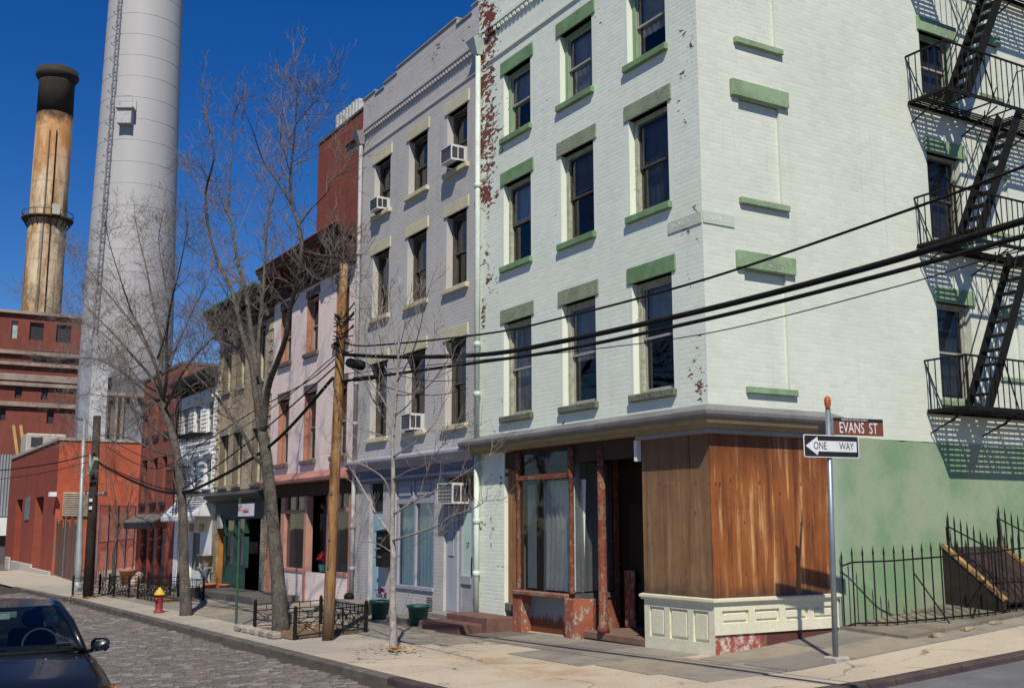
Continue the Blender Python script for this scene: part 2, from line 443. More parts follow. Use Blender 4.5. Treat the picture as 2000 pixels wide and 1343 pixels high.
r2 = grid_sheet('side_road', [2.9+i*1.0 for i in range(14)], [-14+i*1.0 for i in range(60)], lambda x, y: road(x, min(y, 40)), M_asph)
tag(r2, kind='structure')
nB = N('road_bed'); M_bed = nB.fin(nB.mix(nB.noise(25, 5), (.035, .03, .024), (.085, .072, .055)), .95, 0, .2)
rd = grid_sheet('cobbled_road', [-64+i*1.0 for i in range(68)], [-14+i*.48 for i in range(21)], lambda x, y: road(x, y)-.012, M_bed)
tag(rd, kind='structure')
nC = N('cobble_stone')
isl = nC.island()
c = nC.mix(isl, (.09, .081, .072), (.135, .119, .105))
c = nC.mix(nC.math('MULTIPLY', nC.ramp(nC.math('FRACT', nC.math('MULTIPLY', isl, 7.3)), .8, .95), .7), c, (.19,.145,.125))
c = nC.mix(nC.math('MULTIPLY', nC.ramp(nC.math('FRACT', nC.math('MULTIPLY', isl, 13.7)), .78, .97), .8), c, (.23, .225, .22))
c = nC.mix(nC.ramp(nC.noise(40, 4), .55, .75), c, (.19, .17, .15))
nC.bump(nC.noise(70, 3), .5, .01)
M_cob = nC.fin(c, nC.math('ADD', .36, nC.math('MULTIPLY', nC.noise(18, 3), .4)), 0, .55)
def project(p):
    v = Vector(p)-CAM; z = v.dot(fwd); return 1000+FPX*v.dot(RT)/z, 671.5-FPX*v.dot(UP)/z, z
rr = random.Random(3); ST = []
x = 2.6
while x > -34:
    wx = rr.uniform(.09, .125)
    y = KY-.17-rr.uniform(0, .15)
    while y > -13:
        ly = rr.uniform(.14, .23)
        px, py, dz = project((x, y, road(x, y)))
        if dz > 3 and -350 < px < 1300 and py < 1480: ST.append((x, y, wx, ly, dz, 0 < px < 2000 and py < 1343 and not (px < 210 and py > 1165)))
        y -= ly+rr.uniform(.004, .014)
    x -= wx+rr.uniform(.004, .012)
def stone_mesh(m, x, y, wx, ly, z, tz, tilt):
    ax, ay = wx/2, ly/2; b = .022
    q = []
    for sx, sy in ((-1, -1), (1, -1), (1, 1), (-1, 1)): q.append((x+sx*ax, y+sy*ay, z-.03))
    for sx, sy in ((-1, -1), (1, -1), (1, 1), (-1, 1)): q.append((x+sx*ax, y+sy*ay, z+tz-.014))
    for sx, sy in ((-1, -1), (1, -1), (1, 1), (-1, 1)):
        q.append((x+sx*(ax-b)+rr.uniform(-.006, .006), y+sy*(ay-b)+rr.uniform(-.006, .006), z+tz+sx*tilt[0]+sy*tilt[1]))
    m.add(q, [(0, 1, 5, 4), (1, 2, 6, 5), (2, 3, 7, 6), (3, 0, 4, 7), (4, 5, 9, 8), (5, 6, 10, 9), (6, 7, 11, 10), (7, 4, 8, 11), (8, 9, 10, 11)])
ST.sort(key=lambda s: (not s[5], s[4]))
var = []
for i in range(6):
    m = MB(); stone_mesh(m, 0, 0, .125, .22, 0, .012, (rr.uniform(-.004, .004), rr.uniform(-.004, .004))); o = m.build('cobblestone', M_cob); var.append(o.data); bpy.data.objects.remove(o)
for i, s in enumerate(ST[:300]): piece('cobblestone', var[i % 6], rd, (s[0]-s[2]/2, s[1]-s[3]/2, road(s[0], s[1])-.008+rr.uniform(-.004, .005)), (s[2]/.125, s[3]/.22, 1))
m = MB()
for s in ST[300:]: stone_mesh(m, s[0]-s[2]/2, s[1]-s[3]/2, s[2], s[3], road(s[0], s[1])-.008, rr.uniform(.004, .018), (rr.uniform(-.005, .005), rr.uniform(-.005, .005)))
tag(m.build('cobblestone_courses', M_cob, rd), kind='stuff')
# ---- pavement from the kerb line
KX = 3.05
kerb = [(-64, KY)]+[(-62+i*2.0, KY) for i in range(31)]+[(-.6, KY)]
for i in range(1, 15):
    a = R(-90+90*i/15); kerb.append((-.1+(KX+.1)*math.cos(a), -.9+(-KY-.9)*math.sin(a)))
kerb += [(KX, -.9)]+[(KX, -.2+i*1.0) for i in range(24)]
def inner(p):
    if p[0] < 0 and p[1] <= KY+.02 and p[0] < -.7: return (p[0], .4 if p[0] > -36.9 else 9.0)
    if p[1] > -.5: return (-.1, max(p[1], 0.15))
    return (-.1, .15)
nS = N('concrete_pavement')
big = nS.ramp(nS.noise(.7, 6, .6), .35, .7)
c = nS.mix(big, (.50, .43, .32), (.41, .35, .27))
c = nS.mix(nS.ramp(nS.noise(70, 2, .7), .5, .72), c, (.24, .21, .17))
c = nS.mix(nS.math('MULTIPLY', nS.ramp(nS.noise(110, 2, .7), .55, .7), .5), c, (.55, .50, .42))
p3 = nS.xyz()
dx = nS.math('POWER', nS.math('MULTIPLY', nS.math('ADD', p3[0], .9), .45), 2.0); dy = nS.math('POWER', nS.math('MULTIPLY', nS.math('ADD', p3[1], 2.55), 1.5), 2.0)
st = nS.math('MULTIPLY', nS.ramp(nS.math('ADD', dx, dy), 0.0, 1.6, 1.0, 0.0), nS.ramp(nS.noise(2.6, 5, .65), .38, .62))
c = nS.mix(nS.math('MULTIPLY', st, .5), c, (.34, .17, .06))
gl = nS.math('MULTIPLY', nS.ramp(p3[0], -2.2, -5.5), nS.ramp(nS.noise(1.1, 4), .3, .6, .4, 1))
c = nS.mix(nS.math('MULTIPLY', gl, .65), c, (.25, .245, .235))
c = nS.mix(nS.math('MULTIPLY', nS.ramp(p3[0], -38, -40), .7), c, (.45, .40, .32))
def band(a, lo, hi): return nS.math('MULTIPLY', nS.math('GREATER_THAN', a, lo), nS.math('LESS_THAN', a, hi))
jm = nS.math('MAXIMUM', nS.math('MULTIPLY', band(p3[1], -1.27, .0), band(p3[0], -31, -.4)), nS.math('MULTIPLY', band(p3[1], -2.37, -1.2), band(p3[0], -31, -4.7)))
jm = nS.math('MAXIMUM', jm, nS.math('MULTIPLY', band(p3[1], -.45, 11), band(p3[0], .13, 1.76)))
c = nS.mix(nS.math('MULTIPLY', jm, .75), c, (.07, .06, .05))
dxy = nS.noise(1.1, 4, .6); vv = nS.n('VectorMath', operation='ADD'); nS.l(nS.pos(), vv.inputs[0]); nS.l(dxy, vv.inputs[1])
ce = nS.voro(.55, vv.outputs[0], 'DISTANCE_TO_EDGE'); ck = nS.math('MULTIPLY', nS.ramp(ce, .004, .010, 1, 0), nS.ramp(nS.noise(.8, 2), .42, .55))
sj = nS.math('LESS_THAN', nS.math('FRACT', nS.math('MULTIPLY', p3[0], .62)), .009)
c = nS.mix(nS.math('MULTIPLY', nS.math('MAXIMUM', ck, nS.math('MULTIPLY', sj, .8)), .75), c, (.085, .07, .055))
gum = nS.ramp(nS.voro(2.3), .05, .07, 1, 0); c = nS.mix(nS.math('MULTIPLY', gum, .5), c, (.12, .11, .10))
nS.bump(nS.noise(60, 4), .5, .008); M_conc = nS.fin(c, .9, 0, .25)
m = MB(); nj = 12
pts = []
for k in kerb:
    q = inner(k)
    for j in range(nj+1):
        x, y = lerp(k[0], q[0], j/nj), lerp(k[1], q[1], j/nj); pts.append((x, y, walk(x, y)-.012))
m.add(pts, [(i*(nj+1)+j, (i+1)*(nj+1)+j, (i+1)*(nj+1)+j+1, i*(nj+1)+j+1) for i in range(len(kerb)-1) for j in range(nj)])
pav = m.build('pavement', M_conc); tag(pav, kind='structure')
# kerb stones
M_kerb = P('kerb_granite', (.125, .11, .095), (.075, .066, .057), .85, 3, 0, .3, .5, 50, .25)
M_kst = P('kerb_steel', (.065, .045, .05), (.11, .075, .06), .6, 4, .3, .5, .3, 40)
def resample(path, step):
    out = [Vector(path[0])]; acc = 0
    for a, b in zip(path, path[1:]):
        a, b = Vector(a), Vector(b); L = (b-a).length; t = step-acc
        while t < L: out.append(a+(b-a)*(t/L)); t += step
        acc = (acc+L) % step
    return out
kp = resample(kerb, .3)
i = 0
while i < len(kp)-2:
    n = rr.choice([4, 5, 6]); seg = kp[i:i+n+1]
    if len(seg) < 2: break
    if seg[0].x < -40 or seg[0].y > 13: i += n; continue
    m = MB(); rows = []
    for j, p in enumerate(seg):
        a = seg[max(j-1, 0)]; b = seg[min(j+1, len(seg)-1)]; t = (b-a).normalized(); nrm = Vector((t.y, -t.x))
        if j == 0: p = p+t*.008
        if j == len(seg)-1: p = p-t*.008
        o = p+nrm*.02; q = p-nrm*.16; zt = walk(p.x, p.y)+.006
        rows.append([(o.x+nrm.x*.01, o.y+nrm.y*.01, road(o.x, o.y)-.1), (o.x, o.y, zt-.02), (o.x-nrm.x*.02, o.y-nrm.y*.02, zt), (q.x, q.y, zt), (q.x, q.y, zt-.15)])
    m.add([v for r in rows for v in r], [(j*5+k, (j+1)*5+k, (j+1)*5+k+1, j*5+k+1) for j in range(len(rows)-1) for k in range(4)]+[(0, 1, 2, 3, 4), tuple((len(rows)-1)*5+k for k in (4, 3, 2, 1, 0))])
    m.build('kerb_stone', M_kst if seg[0].x > -1.6 else M_kerb, pav); i += n
# flagstones
nF = N('bluestone')
isl = nF.island()
c = nF.mix(isl, (.19, .178, .158), (.27, .245, .205))
c = nF.mix(nF.math('MULTIPLY', nF.ramp(nF.math('FRACT', nF.math('MULTIPLY', isl, 5.7)), .62, .7), .8), c, (.30, .255, .19))
c = nF.mix(nF.math('MULTIPLY', nF.ramp(nF.noise(1.8, 6, .65), .42, .7), .6), c, (.13, .118, .105))
c = nF.mix(nF.math('MULTIPLY', nF.ramp(nF.noise(60, 3), .5, .75), .35), c, (.30, .27, .23))
nF.bump(nF.noise(35, 5), .35, .006); M_flag = nF.fin(c, .75, 0, .3)
def flag(x0, x1, y0, y1):
    m = MB(); g_ = .008; e = lambda: rr.uniform(-.012, .012)
    q = [(x0+g_+e()*.4, y0+g_+e()*.4), (x1-g_+e()*.4, y0+g_+e()*.4), (x1-g_+e()*.4, y1-g_+e()*.4), (x0+g_+e()*.4, y1-g_+e()*.4)]
    h = rr.uniform(0, .006)
    m.hexa([(a, b, walk(a, b)-.03) for a, b in q]+[(a, b, walk(a, b)+h) for a, b in q]); m.build('flagstone', M_flag, pav)
for row, (ya, yb, xa, xb) in enumerate([(-1.25, -.02, -30, -.4), (-2.35, -1.25, -30, -4.6), (-3.3, -2.35, -30, -7.2)]):
    x = xb+rr.uniform(0, .4)
    while x > xa:
        L = rr.uniform(1.1, 2.1)
        if rr.random() > (.12 if row else .05): flag(x-L, x, ya, yb)
        x -= L
flag(-5.3, -4.1, -2.15, -1.3); flag(-2.4, -.45, -1.95, -1.27)
y = -1.9
for (xa, xb, ya, yb) in [(-.4, .85, -1.75, -.4), (.85, 1.75, -1.6, -.3)]: flag(xa, xb, ya, yb)
for row, (xa, xb) in enumerate([(.14, .95), (.95, 1.75)]):
    y = -.38 if row == 0 else -.28
    while y < 11:
        L = rr.uniform(.9, 1.7); flag(xa, xb, y, min(y+L, 11)); y += L
# ================================================================== pale green corner building
XW = .08
GR = thing('corner_building', (-3.4, 2, 0), 'four storey pale mint painted brick corner building with boarded shopfront', 'building')
def field_front(n):
    p = n.xyz()
    a = n.ramp(p[0], -5.35, -6.45)                                   # left edge
    zz = n.math('MULTIPLY', n.math('SUBTRACT', p[2], 9.85), .62)
    top = n.math('MULTIPLY', n.math('POWER', 2.718, n.math('MULTIPLY', n.math('MULTIPLY', zz, zz), -1.0)), a)
    hi = n.math('MULTIPLY', n.ramp(p[2], 10.9, 12.6), n.ramp(p[0], -3.0, -5.8))
    cor = n.math('MULTIPLY', n.ramp(p[0], -.75, -.15), .34)        # by the corner
    pat = n.math('MULTIPLY', n.ramp(n.noise(.9, 2), .48, .66), .40)
    lowl = n.ramp(p[2], 4.2, 7.5, .35, 1.0)
    s = n.math('ADD', n.math('ADD', n.math('MULTIPLY', n.math('MULTIPLY', a, .50), lowl), n.math('ADD', n.math('MULTIPLY', top, .46), n.math('MULTIPLY', hi, .30))), n.math('ADD', cor, pat))
    return n.math('MINIMUM', s, 1.15)
M_mint = painted_brick('mint_painted_brick', (.73, .785, .69), (.675, .73, .64), (.22, .055, .04), field_front, (.56, .59, .52))
M_side = painted_brick('white_painted_side_brick', (.615, .65, .565), (.565, .605, .525), (.35, .33, .29), lambda n: n.math('MULTIPLY', n.ramp(n.noise(.5, 2), .55, .7), .35), (.50, .53, .47), .7)
fr = F_front(0.0)
cols = [(-5.82, -4.80), (-3.76, -2.73), (-1.70, -.68)]
rows = [(3.86, 5.68), (6.80, 8.46), (9.42, 10.78)]
ops = [(a, b, c, d) for a, b in cols for c, d in rows]
wf = wall('front_wall', fr, -6.85, XW, 3.2, 13.7, ops, M_mint, GR, .24)
bricks(wf, fr, -6.85, XW, 3.24, 13.7, [(a-.0, b, c-.12, d+.27) for a, b, c, d in [(o[0]-.1, o[1]+.11, o[2], o[3]) for o in ops]] , M_mint, .0010, .010, near=300, seed=2)
# close the jambs beside openings that the lintel cut-out leaves bare
m = MB(fr)
M_lint = peel('green_stone', (.175, .30, .155), (.15, .115, .09), (.26, .33, .22), -.055, 7, (1, 1, 1))
M_lint2 = peel('worn_green_stone', (.255, .31, .21), (.24, .12, .10), (.33, .32, .25), .0, 6, (1, 1, 1))
M_sill2 = P('weathered_sill_stone', (.16, .18, .125), (.10, .11, .085), .9, 5, 0, .3, .9, 25, .1, bd=.02)
M_gfr = P('flaking_window_frame', (.42, .46, .34), (.28, .27, .19), .8, 9, 0, .3, .5, 50)
M_gfr2 = P('green_window_frame', (.18, .31, .16), (.23, .33, .2), .7, 6, 0, .3)
M_dk = P('dark_sash', (.05, .048, .05), (.09, .085, .08), .6, 8)
M_pale = P('pale_sash', (.36, .34, .34), (.30, .28, .28), .6, 6)
M_cur = P('grey_curtain', (.46, .44, .41), (.34, .325, .31), .9, 3)
M_curd = P('dark_curtain', (.15, .14, .135), (.09, .085, .08), .9, 3)
M_curb = P('blue_white_shade', (.42, .50, .58), (.38, .46, .54), .9, 3)
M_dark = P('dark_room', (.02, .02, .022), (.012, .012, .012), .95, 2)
for ci, (a, b) in enumerate(cols):
    for ri, (c, d) in enumerate(rows):
        lm = M_lint if (ri == 2 or (ri == 0 and ci == 2) or (ri == 1 and ci == 0)) else M_lint2
        lintel(GR, fr, a-.11, b+.11, d, d+.27, lm, .025)
        sm = M_lint if ri else M_sill2
        MB(fr).cbox(a-.07, b+.06, -.075, .14, c-.11, c+.004, .01).build('sill', sm, GR)
        w = sash(GR, fr, a+.02, b-.02, c+.01, d-.005, M_gfr2 if ri == 2 else M_gfr, M_pale if ri != 1 else M_dk, .14, .5, {(1, 0): .48, (1, 1): .42, (1, 2): .95, (0, 0): .97, (0, 1): .55, (0, 2): .30, (2, 0): .5, (2, 1): .97, (2, 2): .62}[ri, ci], M_curb if (ri, ci) == (1, 0) else (M_curd if ri == 1 else M_cur), fw=.075)
# belt, dentils, parapet details
MB(fr).cbox(-6.6, XW-.35, -.035, .02, 11.26, 11.32, .008).build('belt_course', M_mint, GR)
dm = MB(fr).box(-.045, .045, -.06, .005, 11.86, 11.95).build('dentil', M_mint); dme = dm.data; bpy.data.objects.remove(dm)
x = -6.72
while x < XW-.1: piece('dentil', dme, GR, (x, 0, 0)); x += .155
MB(fr).cbox(-6.85, XW, -.075, .02, 11.955, 12.06, .01).build('dentil_course', M_mint, GR)
MB(fr).cbox(-6.9, XW+.06, -.05, .3, 13.7, 13.82, .01).build('coping', M_lint2, GR)
# ---- side wall on Evans Street
fs = F_side(XW)
bw = [(.80, 1.66, c, d, .055) for c, d in ((3.86, 5.67), (6.79, 8.42), (9.41, 10.78))]
fw_ = [(5.2, 6.1, c, d) for c, d in ((3.92, 5.62), (6.75, 8.32), (9.4, 10.6))]
nw = [(6.85, 7.45, c, d, .05) for c, d in ((4.42, 5.5), (7.1, 8.2), (9.75, 10.8))]
sops = bw+fw_+nw
ws = wall('side_wall', fs, 0, 12.5, 3.18, 13.7, sops, M_side, GR, .24)
bricks(ws, fs, 0, 12.5, 3.22, 13.7, [(o[0], o[1], o[2], o[3]) for o in sops], M_side, .0007, .010, near=300, seed=5, side=True)
for o in bw+nw:
    m = MB(fs); m.quad((o[0], o[4], o[2]), (o[1], o[4], o[2]), (o[1], o[4], o[3]), (o[0], o[4], o[3])); wq = m.build('bricked_up_panel', M_side, GR)
    if o in bw: bricks(wq, lambda u, w, z: fs(u, w+.055, z), o[0], o[1], o[2]+.02, o[3], [], M_side, .0010, .008, near=0, seed=6)
M_lint3 = peel('pale_green_stone', (.25, .36, .215), (.34, .34, .27), (.32, .38, .28), -.02, 6, (1, 1, 1))
for i, o in enumerate(bw):
    MB(fs).cbox(o[0]-.17, o[1]+.17, -.075, .1, o[3], o[3]+.27, .008).build('lintel', M_lint3, GR)
    MB(fs).cbox(o[0]-.06, o[1]+.1, -.075, .1, o[2]-.1, o[2], .008).build('sill', M_lint3, GR)
for o in fw_:
    MB(fs).cbox(o[0]-.05, o[1]+.12, -.04, .1, o[3], o[3]+.27, .008).build('lintel', M_lint3, GR)
    MB(fs).cbox(o[0]-.05, o[1]+.06, -.04, .1, o[2]-.1, o[2], .008).build('sill', M_lint3, GR)
    sash(GR, fs, o[0]+.02, o[1]-.02, o[2], o[3], M_gfr2 if o[2] > 9 else M_gfr, M_pale if o[2] < 4 or o[2] > 9 else M_dk, .13, .5, .95, M_curd)
for o in nw:
    MB(fs).cbox(o[0]-.08, o[1]+.08, -.03, .1, o[3], o[3]+.2, .008).build('lintel', M_lint3, GR)
    MB(fs).cbox(o[0]-.05, o[1]+.05, -.04, .1, o[2]-.08, o[2], .008).build('sill', M_lint3, GR)
nG = N('green_stucco')
c = nG.mix(nG.ramp(nG.noise(.7, 7, .66), .38, .62), (.165, .275, .15), (.265, .335, .23))
c = nG.mix(nG.math('MULTIPLY', nG.ramp(nG.noise(1.1, 6, .7, nG.pos((1, 1, .35))), .5, .75), .6), c, (.33, .325, .24))
p = nG.xyz()
c = nG.mix(nG.math('MULTIPLY', nG.ramp(p[1], 2.9, 2.45), .5), c, (.34, .41, .35))
c = nG.mix(nG.math('MULTIPLY', nG.ramp(nG.math('SUBTRACT', p[2], nG.math('MULTIPLY', p[1], .1)), .55, .1), .45), c, (.22, .24, .15))
c = nG.mix(nG.math('MULTIPLY', nG.ramp(nG.noise(3.2, 6, .7), .55, .72), .35), c, (.30, .33, .27))
nG.bump(nG.noise(14, 6, .65), .5, .012); M_stucco = nG.fin(c, .85, 0, .25)
m = MB(F_side(XW+.012)); us = [2.44+i*.14 for i in range(73)]; zz_ = [3.175+rnd.gauss(0, .006)+.008*math.sin(i*.37) for i in range(73)]
m.add([(u, 0, z) for u, t in zip(us, zz_) for z in (-.2, 1.2, t)], [(3*i+k, 3*i+3+k, 3*i+4+k, 3*i+1+k) for i in range(72) for k in (0, 1)]); m.build('stucco_base', M_stucco, GR)
# rest of the shell
M_shell = P('building_shell', (.16, .12, .10), (.12, .09, .08), .9, 2)
m = MB(); m.box(-6.83, XW-.02, 12.3, 12.48, -.2, 13.6); m.box(-6.83, XW-.02, .3, 12.3, 13.2, 13.4); m.box(-6.84, -6.66, .25, 12.3, -.2, 13.6)
for z in (3.3, 6.1, 8.9, 11.4): m.box(-6.6, XW-.3, .4, 12.2, z, z+.12)
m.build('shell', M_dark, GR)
# ---- shop cornice round the corner
M_cap = P('grey_metal_flashing', (.22, .22, .225), (.16, .16, .16), .55, 2, .2, .5, .15, 20)
M_tan = P('tan_cornice_paint', (.30, .235, .14), (.24, .19, .12), .7, 3, 0, .4)
M_cream = P('cream_paint', (.68, .66, .50), (.62, .60, .46), .65, 2, 0, .4, .12, 30)
path = [(-7.05, 0), (XW, 0), (XW, 2.46)]
sweep([(0, 3.20), (.16, 3.20), (.17, 3.245), (.26, 3.26), (.28, 3.30), (.28, 3.335), (0, 3.335)], path, 'cornice', M_tan, GR)
sweep([(0, 3.338), (.31, 3.338), (.34, 3.38), (.345, 3.43), (.30, 3.46), (.0, 3.56)], path, 'cornice_cap', M_cap, GR)
sweep([(0.003, 3.13), (.10, 3.13), (.10, 3.197), (0.003, 3.197)], [(-1.56, 0), (XW, 0), (XW, 2.44)], 'fascia_board', P('grey_fascia', (.30, .30, .31), (.24, .24, .24), .6, 3), GR)
M_white = P('white_paint', (.72, .73, .72), (.66, .67, .66), .6, 3)
MB(fr).cbox(-1.575, -1.51, -.12, -.02, 2.80, 3.13, .006).build('bracket_board', M_white, GR)
# ---- boarded corner bay
def plywood(name, c1, c2, c3, ax):
    n = N(name); p = n.xyz(); u = p[ax]
    cv = n.n('CombineXYZ'); n.l(n.math('MULTIPLY', u, 1.0), cv.inputs[0]); n.l(n.math('MULTIPLY', p[2], .055), cv.inputs[1]); 
    s = n.noise(7.0, 5, .55, cv.outputs[0], .2)
    cv2 = n.n('CombineXYZ'); n.l(u, cv2.inputs[0]); n.l(n.math('MULTIPLY', p[2], .05), cv2.inputs[1]); g2 = n.noise(90, 3, .7, cv2.outputs[0])
    c = n.mix(n.ramp(s, .32, .50), c1, c2)
    c = n.mix(n.ramp(s, .52, .64), c, c3)
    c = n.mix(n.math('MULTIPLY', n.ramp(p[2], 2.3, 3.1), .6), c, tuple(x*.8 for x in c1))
    c = n.mix(n.math('MULTIPLY', n.ramp(g2, .45, .7), .4), c, tuple(x*.5 for x in c1))
    # rows of knots / patches
    cv3 = n.n('CombineXYZ'); n.l(n.math('MULTIPLY', u, 7.0), cv3.inputs[0]); n.l(n.math('MULTIPLY', p[2], 4.6), cv3.inputs[1])
    v = n.n('TexVoronoi'); v.inputs['Scale'].default_value = 1; v.inputs['Randomness'].default_value = .55; n.l(cv3.outputs[0], v.inputs['Vector'])
    k = n.math('MULTIPLY', n.ramp(v.outputs['Distance'], .10, .20, 1.0, 0.0), n.ramp(n.math('SINE', n.math('MULTIPLY', p[2], 14.0)), -.4, .5, .25, 1))
    c = n.mix(n.math('MULTIPLY', n.ramp(n.noise(1.6, 5, .65), .4, .7), .4), c, tuple(x*.7 for x in c1))
    c = n.mix(n.math('MULTIPLY', k, .7), c, tuple(x*.45 for x in c1))
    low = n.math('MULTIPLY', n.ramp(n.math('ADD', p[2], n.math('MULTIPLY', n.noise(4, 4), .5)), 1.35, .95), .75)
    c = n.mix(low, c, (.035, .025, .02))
    n.bump(n.math('ADD', g2, n.math('MULTIPLY', k, .8)), .35, .006)
    return n.fin(c, .62, 0, .4)
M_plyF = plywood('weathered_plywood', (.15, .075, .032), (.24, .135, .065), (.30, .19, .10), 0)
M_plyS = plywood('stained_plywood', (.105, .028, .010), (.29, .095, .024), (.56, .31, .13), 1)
Z0, Z1 = .775, 3.13
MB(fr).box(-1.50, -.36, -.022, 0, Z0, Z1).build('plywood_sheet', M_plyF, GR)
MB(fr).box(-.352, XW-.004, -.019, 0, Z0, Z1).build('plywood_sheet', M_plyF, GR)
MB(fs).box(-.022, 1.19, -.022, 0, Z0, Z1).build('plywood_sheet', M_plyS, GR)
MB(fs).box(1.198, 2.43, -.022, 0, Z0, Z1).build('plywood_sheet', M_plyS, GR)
m = MB(); m.box(-1.5, XW-.02, .01, .06, -.1, 3.2); m.box(XW-.06, XW-.015, .061, 2.43, -.1, 3.2); m.box(-1.5, -1.44, .061, 1.2, -.1, 3.2); m.build('bay_studs', M_dark, GR)
sweep([(0, .70), (.05, .70), (.055, .725), (.085, .74), (.085, .775), (0, .79)], [(-1.56, 0), (XW, 0), (XW, 2.46)], 'bay_sill', M_cream, GR)
def panelled(frx, u0, u1, z0, z1, edges, zi0, zi1, out=.03):
    o_ = [(a, b, zi0, zi1) for a, b in edges]
    w_ = wall('base_panelling', lambda u, w, z: frx(u, w-out, z), u0, u1, z0, z1, o_, M_cream, GR, .035)
    for a, b in edges:
        m = MB(frx); m.cbox(a+.035, b-.035, -out+.012, .03, zi0+.035, zi1-.035, .012); m.quad((a, .005, zi0), (b, .005, zi0), (b, .005, zi1), (a, .005, zi1)); m.build('base_panel', M_cream, GR)
panelled(fr, -1.50, XW+.03, -.12, .70, [(-1.38, -1.02), (-.90, -.48), (-.36, -.02)], .16, .60)
panelled(fs, -.03, 2.44, .28, .70, [(.12, .62), (.74, 1.22), (1.34, 1.80), (1.92, 2.34)], .43, .61)
nR = N('painted_red_stone')
k = nR.ramp(nR.noise(9, 6, .7), .45, .6)
c = nR.mix(k, (.30, .07, .05), (.55, .50, .43)); p = nR.xyz(); c = nR.mix(nR.ramp(p[1], .8, 1.0), c, (.10, .035, .028)); nR.bump(k, .4, .01); M_rst = nR.fin(c, .85)
MB(fs).cbox(.0, .92, .0, .1, -.3, .28, .01).build('base_stone', M_rst, GR)
MB(fs).cbox(.925, 2.44, .0, .1, -.3, .28, .01).build('base_stone', M_rst, GR)
# ---- old shopfront
M_rust = peel('flaking_red_iron', (.20, .05, .028), (.055, .026, .018), (.24, .16, .12), .03, 18, (1, 1, .8))
M_redp = peel('chipped_red_paint', (.33, .10, .055), (.16, .10, .075), (.38, .33, .28), .0, 15, (1, 1, .8))
M_galv = P('galvanised_sheet', (.20, .215, .225), (.14, .15, .16), .5, 2.5, .4, .5, .2, 15)
M_fasc = P('dark_red_fascia', (.06, .028, .02), (.035, .018, .014), .85, 3)
pier = wall('brick_pier', fr, -6.85, -5.80, -.1, 3.2, [], M_mint, GR)
wall('pier_return', F_side(-5.80), 0, 1.0, -.1, 3.2, [], M_mint, GR)
bricks(pier, fr, -6.85, -5.80, .0, 3.18, [], M_mint, .0012, .010, near=0, seed=8)
M_board = P('varnished_brown_boards', (.30, .15, .055), (.17, .075, .028), .7, 5, 0, .4, .3, 60, 0, (8, 8, .5))
dl = MB(fr); [dl.cbox(-5.795+i*.13, -5.67+i*.13, .08, .12, .40, 2.85, .004) for i in range(4)]
dl.build('side_door', M_board, GR)
MB(fr).cbox(-5.795, -5.27, .0, .45, .26, .40, .01).build('door_step', P('grey_step_stone', (.16, .14, .125), (.11, .10, .09), .85, 4, 0, .3, .4), GR)
MB(fr).box(-5.8, -1.5, .02, .1, 2.88, 3.2).build('shop_fascia', M_fasc, GR)
MB(fr).box(-5.8, -1.45, .1, 1.6, 3.1, 3.19).build('recess_ceiling', M_fasc, GR)
MB(fr).box(-5.8, -5.27, .47, .5, .28, 3.1).build('door_back', M_dark, GR)
for u in (-5.24, -3.50):     # iron colonnettes
    m = MB(); m.lathe([(.05, .66), (.055, .70), (.042, .76), (.042, 2.62), (.07, 2.66), (.055, 2.70), (.072, 2.74), (.055, 2.79), (.075, 2.83), (.06, 2.87), (.055, 3.14)], (u, -.02, 0), 12); m.build('colonnette', M_rust, GR, True)
MB(fr).cbox(-5.20, -3.54, -.06, .02, 2.62, 2.72, .012).build('transom_bar', M_rust, GR)
sil = MB(fr).cbox(-5.32, -3.56, -.14, .06, .585, .665, .015).build('shop_sill', P('rusted_sill', (.20, .055, .03), (.26, .20, .16), .8, 6, 0, .3, .6, 30, bd=.012), GR)
m = MB(fr); m.quad((-5.20, .0, .67), (-3.54, .0, .67), (-3.54, .0, 2.62), (-5.20, .0, 2.62)); m.build('shop_pane', GLASSD, GR)
m = MB(fr); m.quad((-5.20, .01, 2.72), (-3.54, .01, 2.72), (-3.54, .01, 3.1), (-5.20, .01, 3.1)); m.build('transom_pane', GLASSD, GR)
MB(fr).cbox(-4.42, -4.38, .0, .03, .67, 2.62, .004).build('glazing_bar', P('bare_steel_bar', (.33, .33, .33), (.25, .25, .25), .5, 5, .3), GR)
# splayed side pane towards the door
a = Vector((-3.46, .04, 0)); b = Vector((-3.70, 1.05, 0))
m = MB(); m.quad((a.x, a.y, .68), (b.x, b.y, .68), (b.x, b.y, 2.95), (a.x, a.y, 2.95)); m.build('shop_pane', GLASSD, GR)
m = MB(); m.bar((a.x, a.y, .63), (b.x, b.y, .63), .10, .09); m.build('shop_sill', M_galv, GR)
m = MB(); m.bar((a.x, a.y, .3), (b.x, b.y, .3), .05, .58); m.build('shop_apron', M_redp, GR)
m = MB(); m.bar((b.x, b.y, .05), (b.x, b.y, 3.1), .09, .09); m.build('door_post', M_rust, GR)
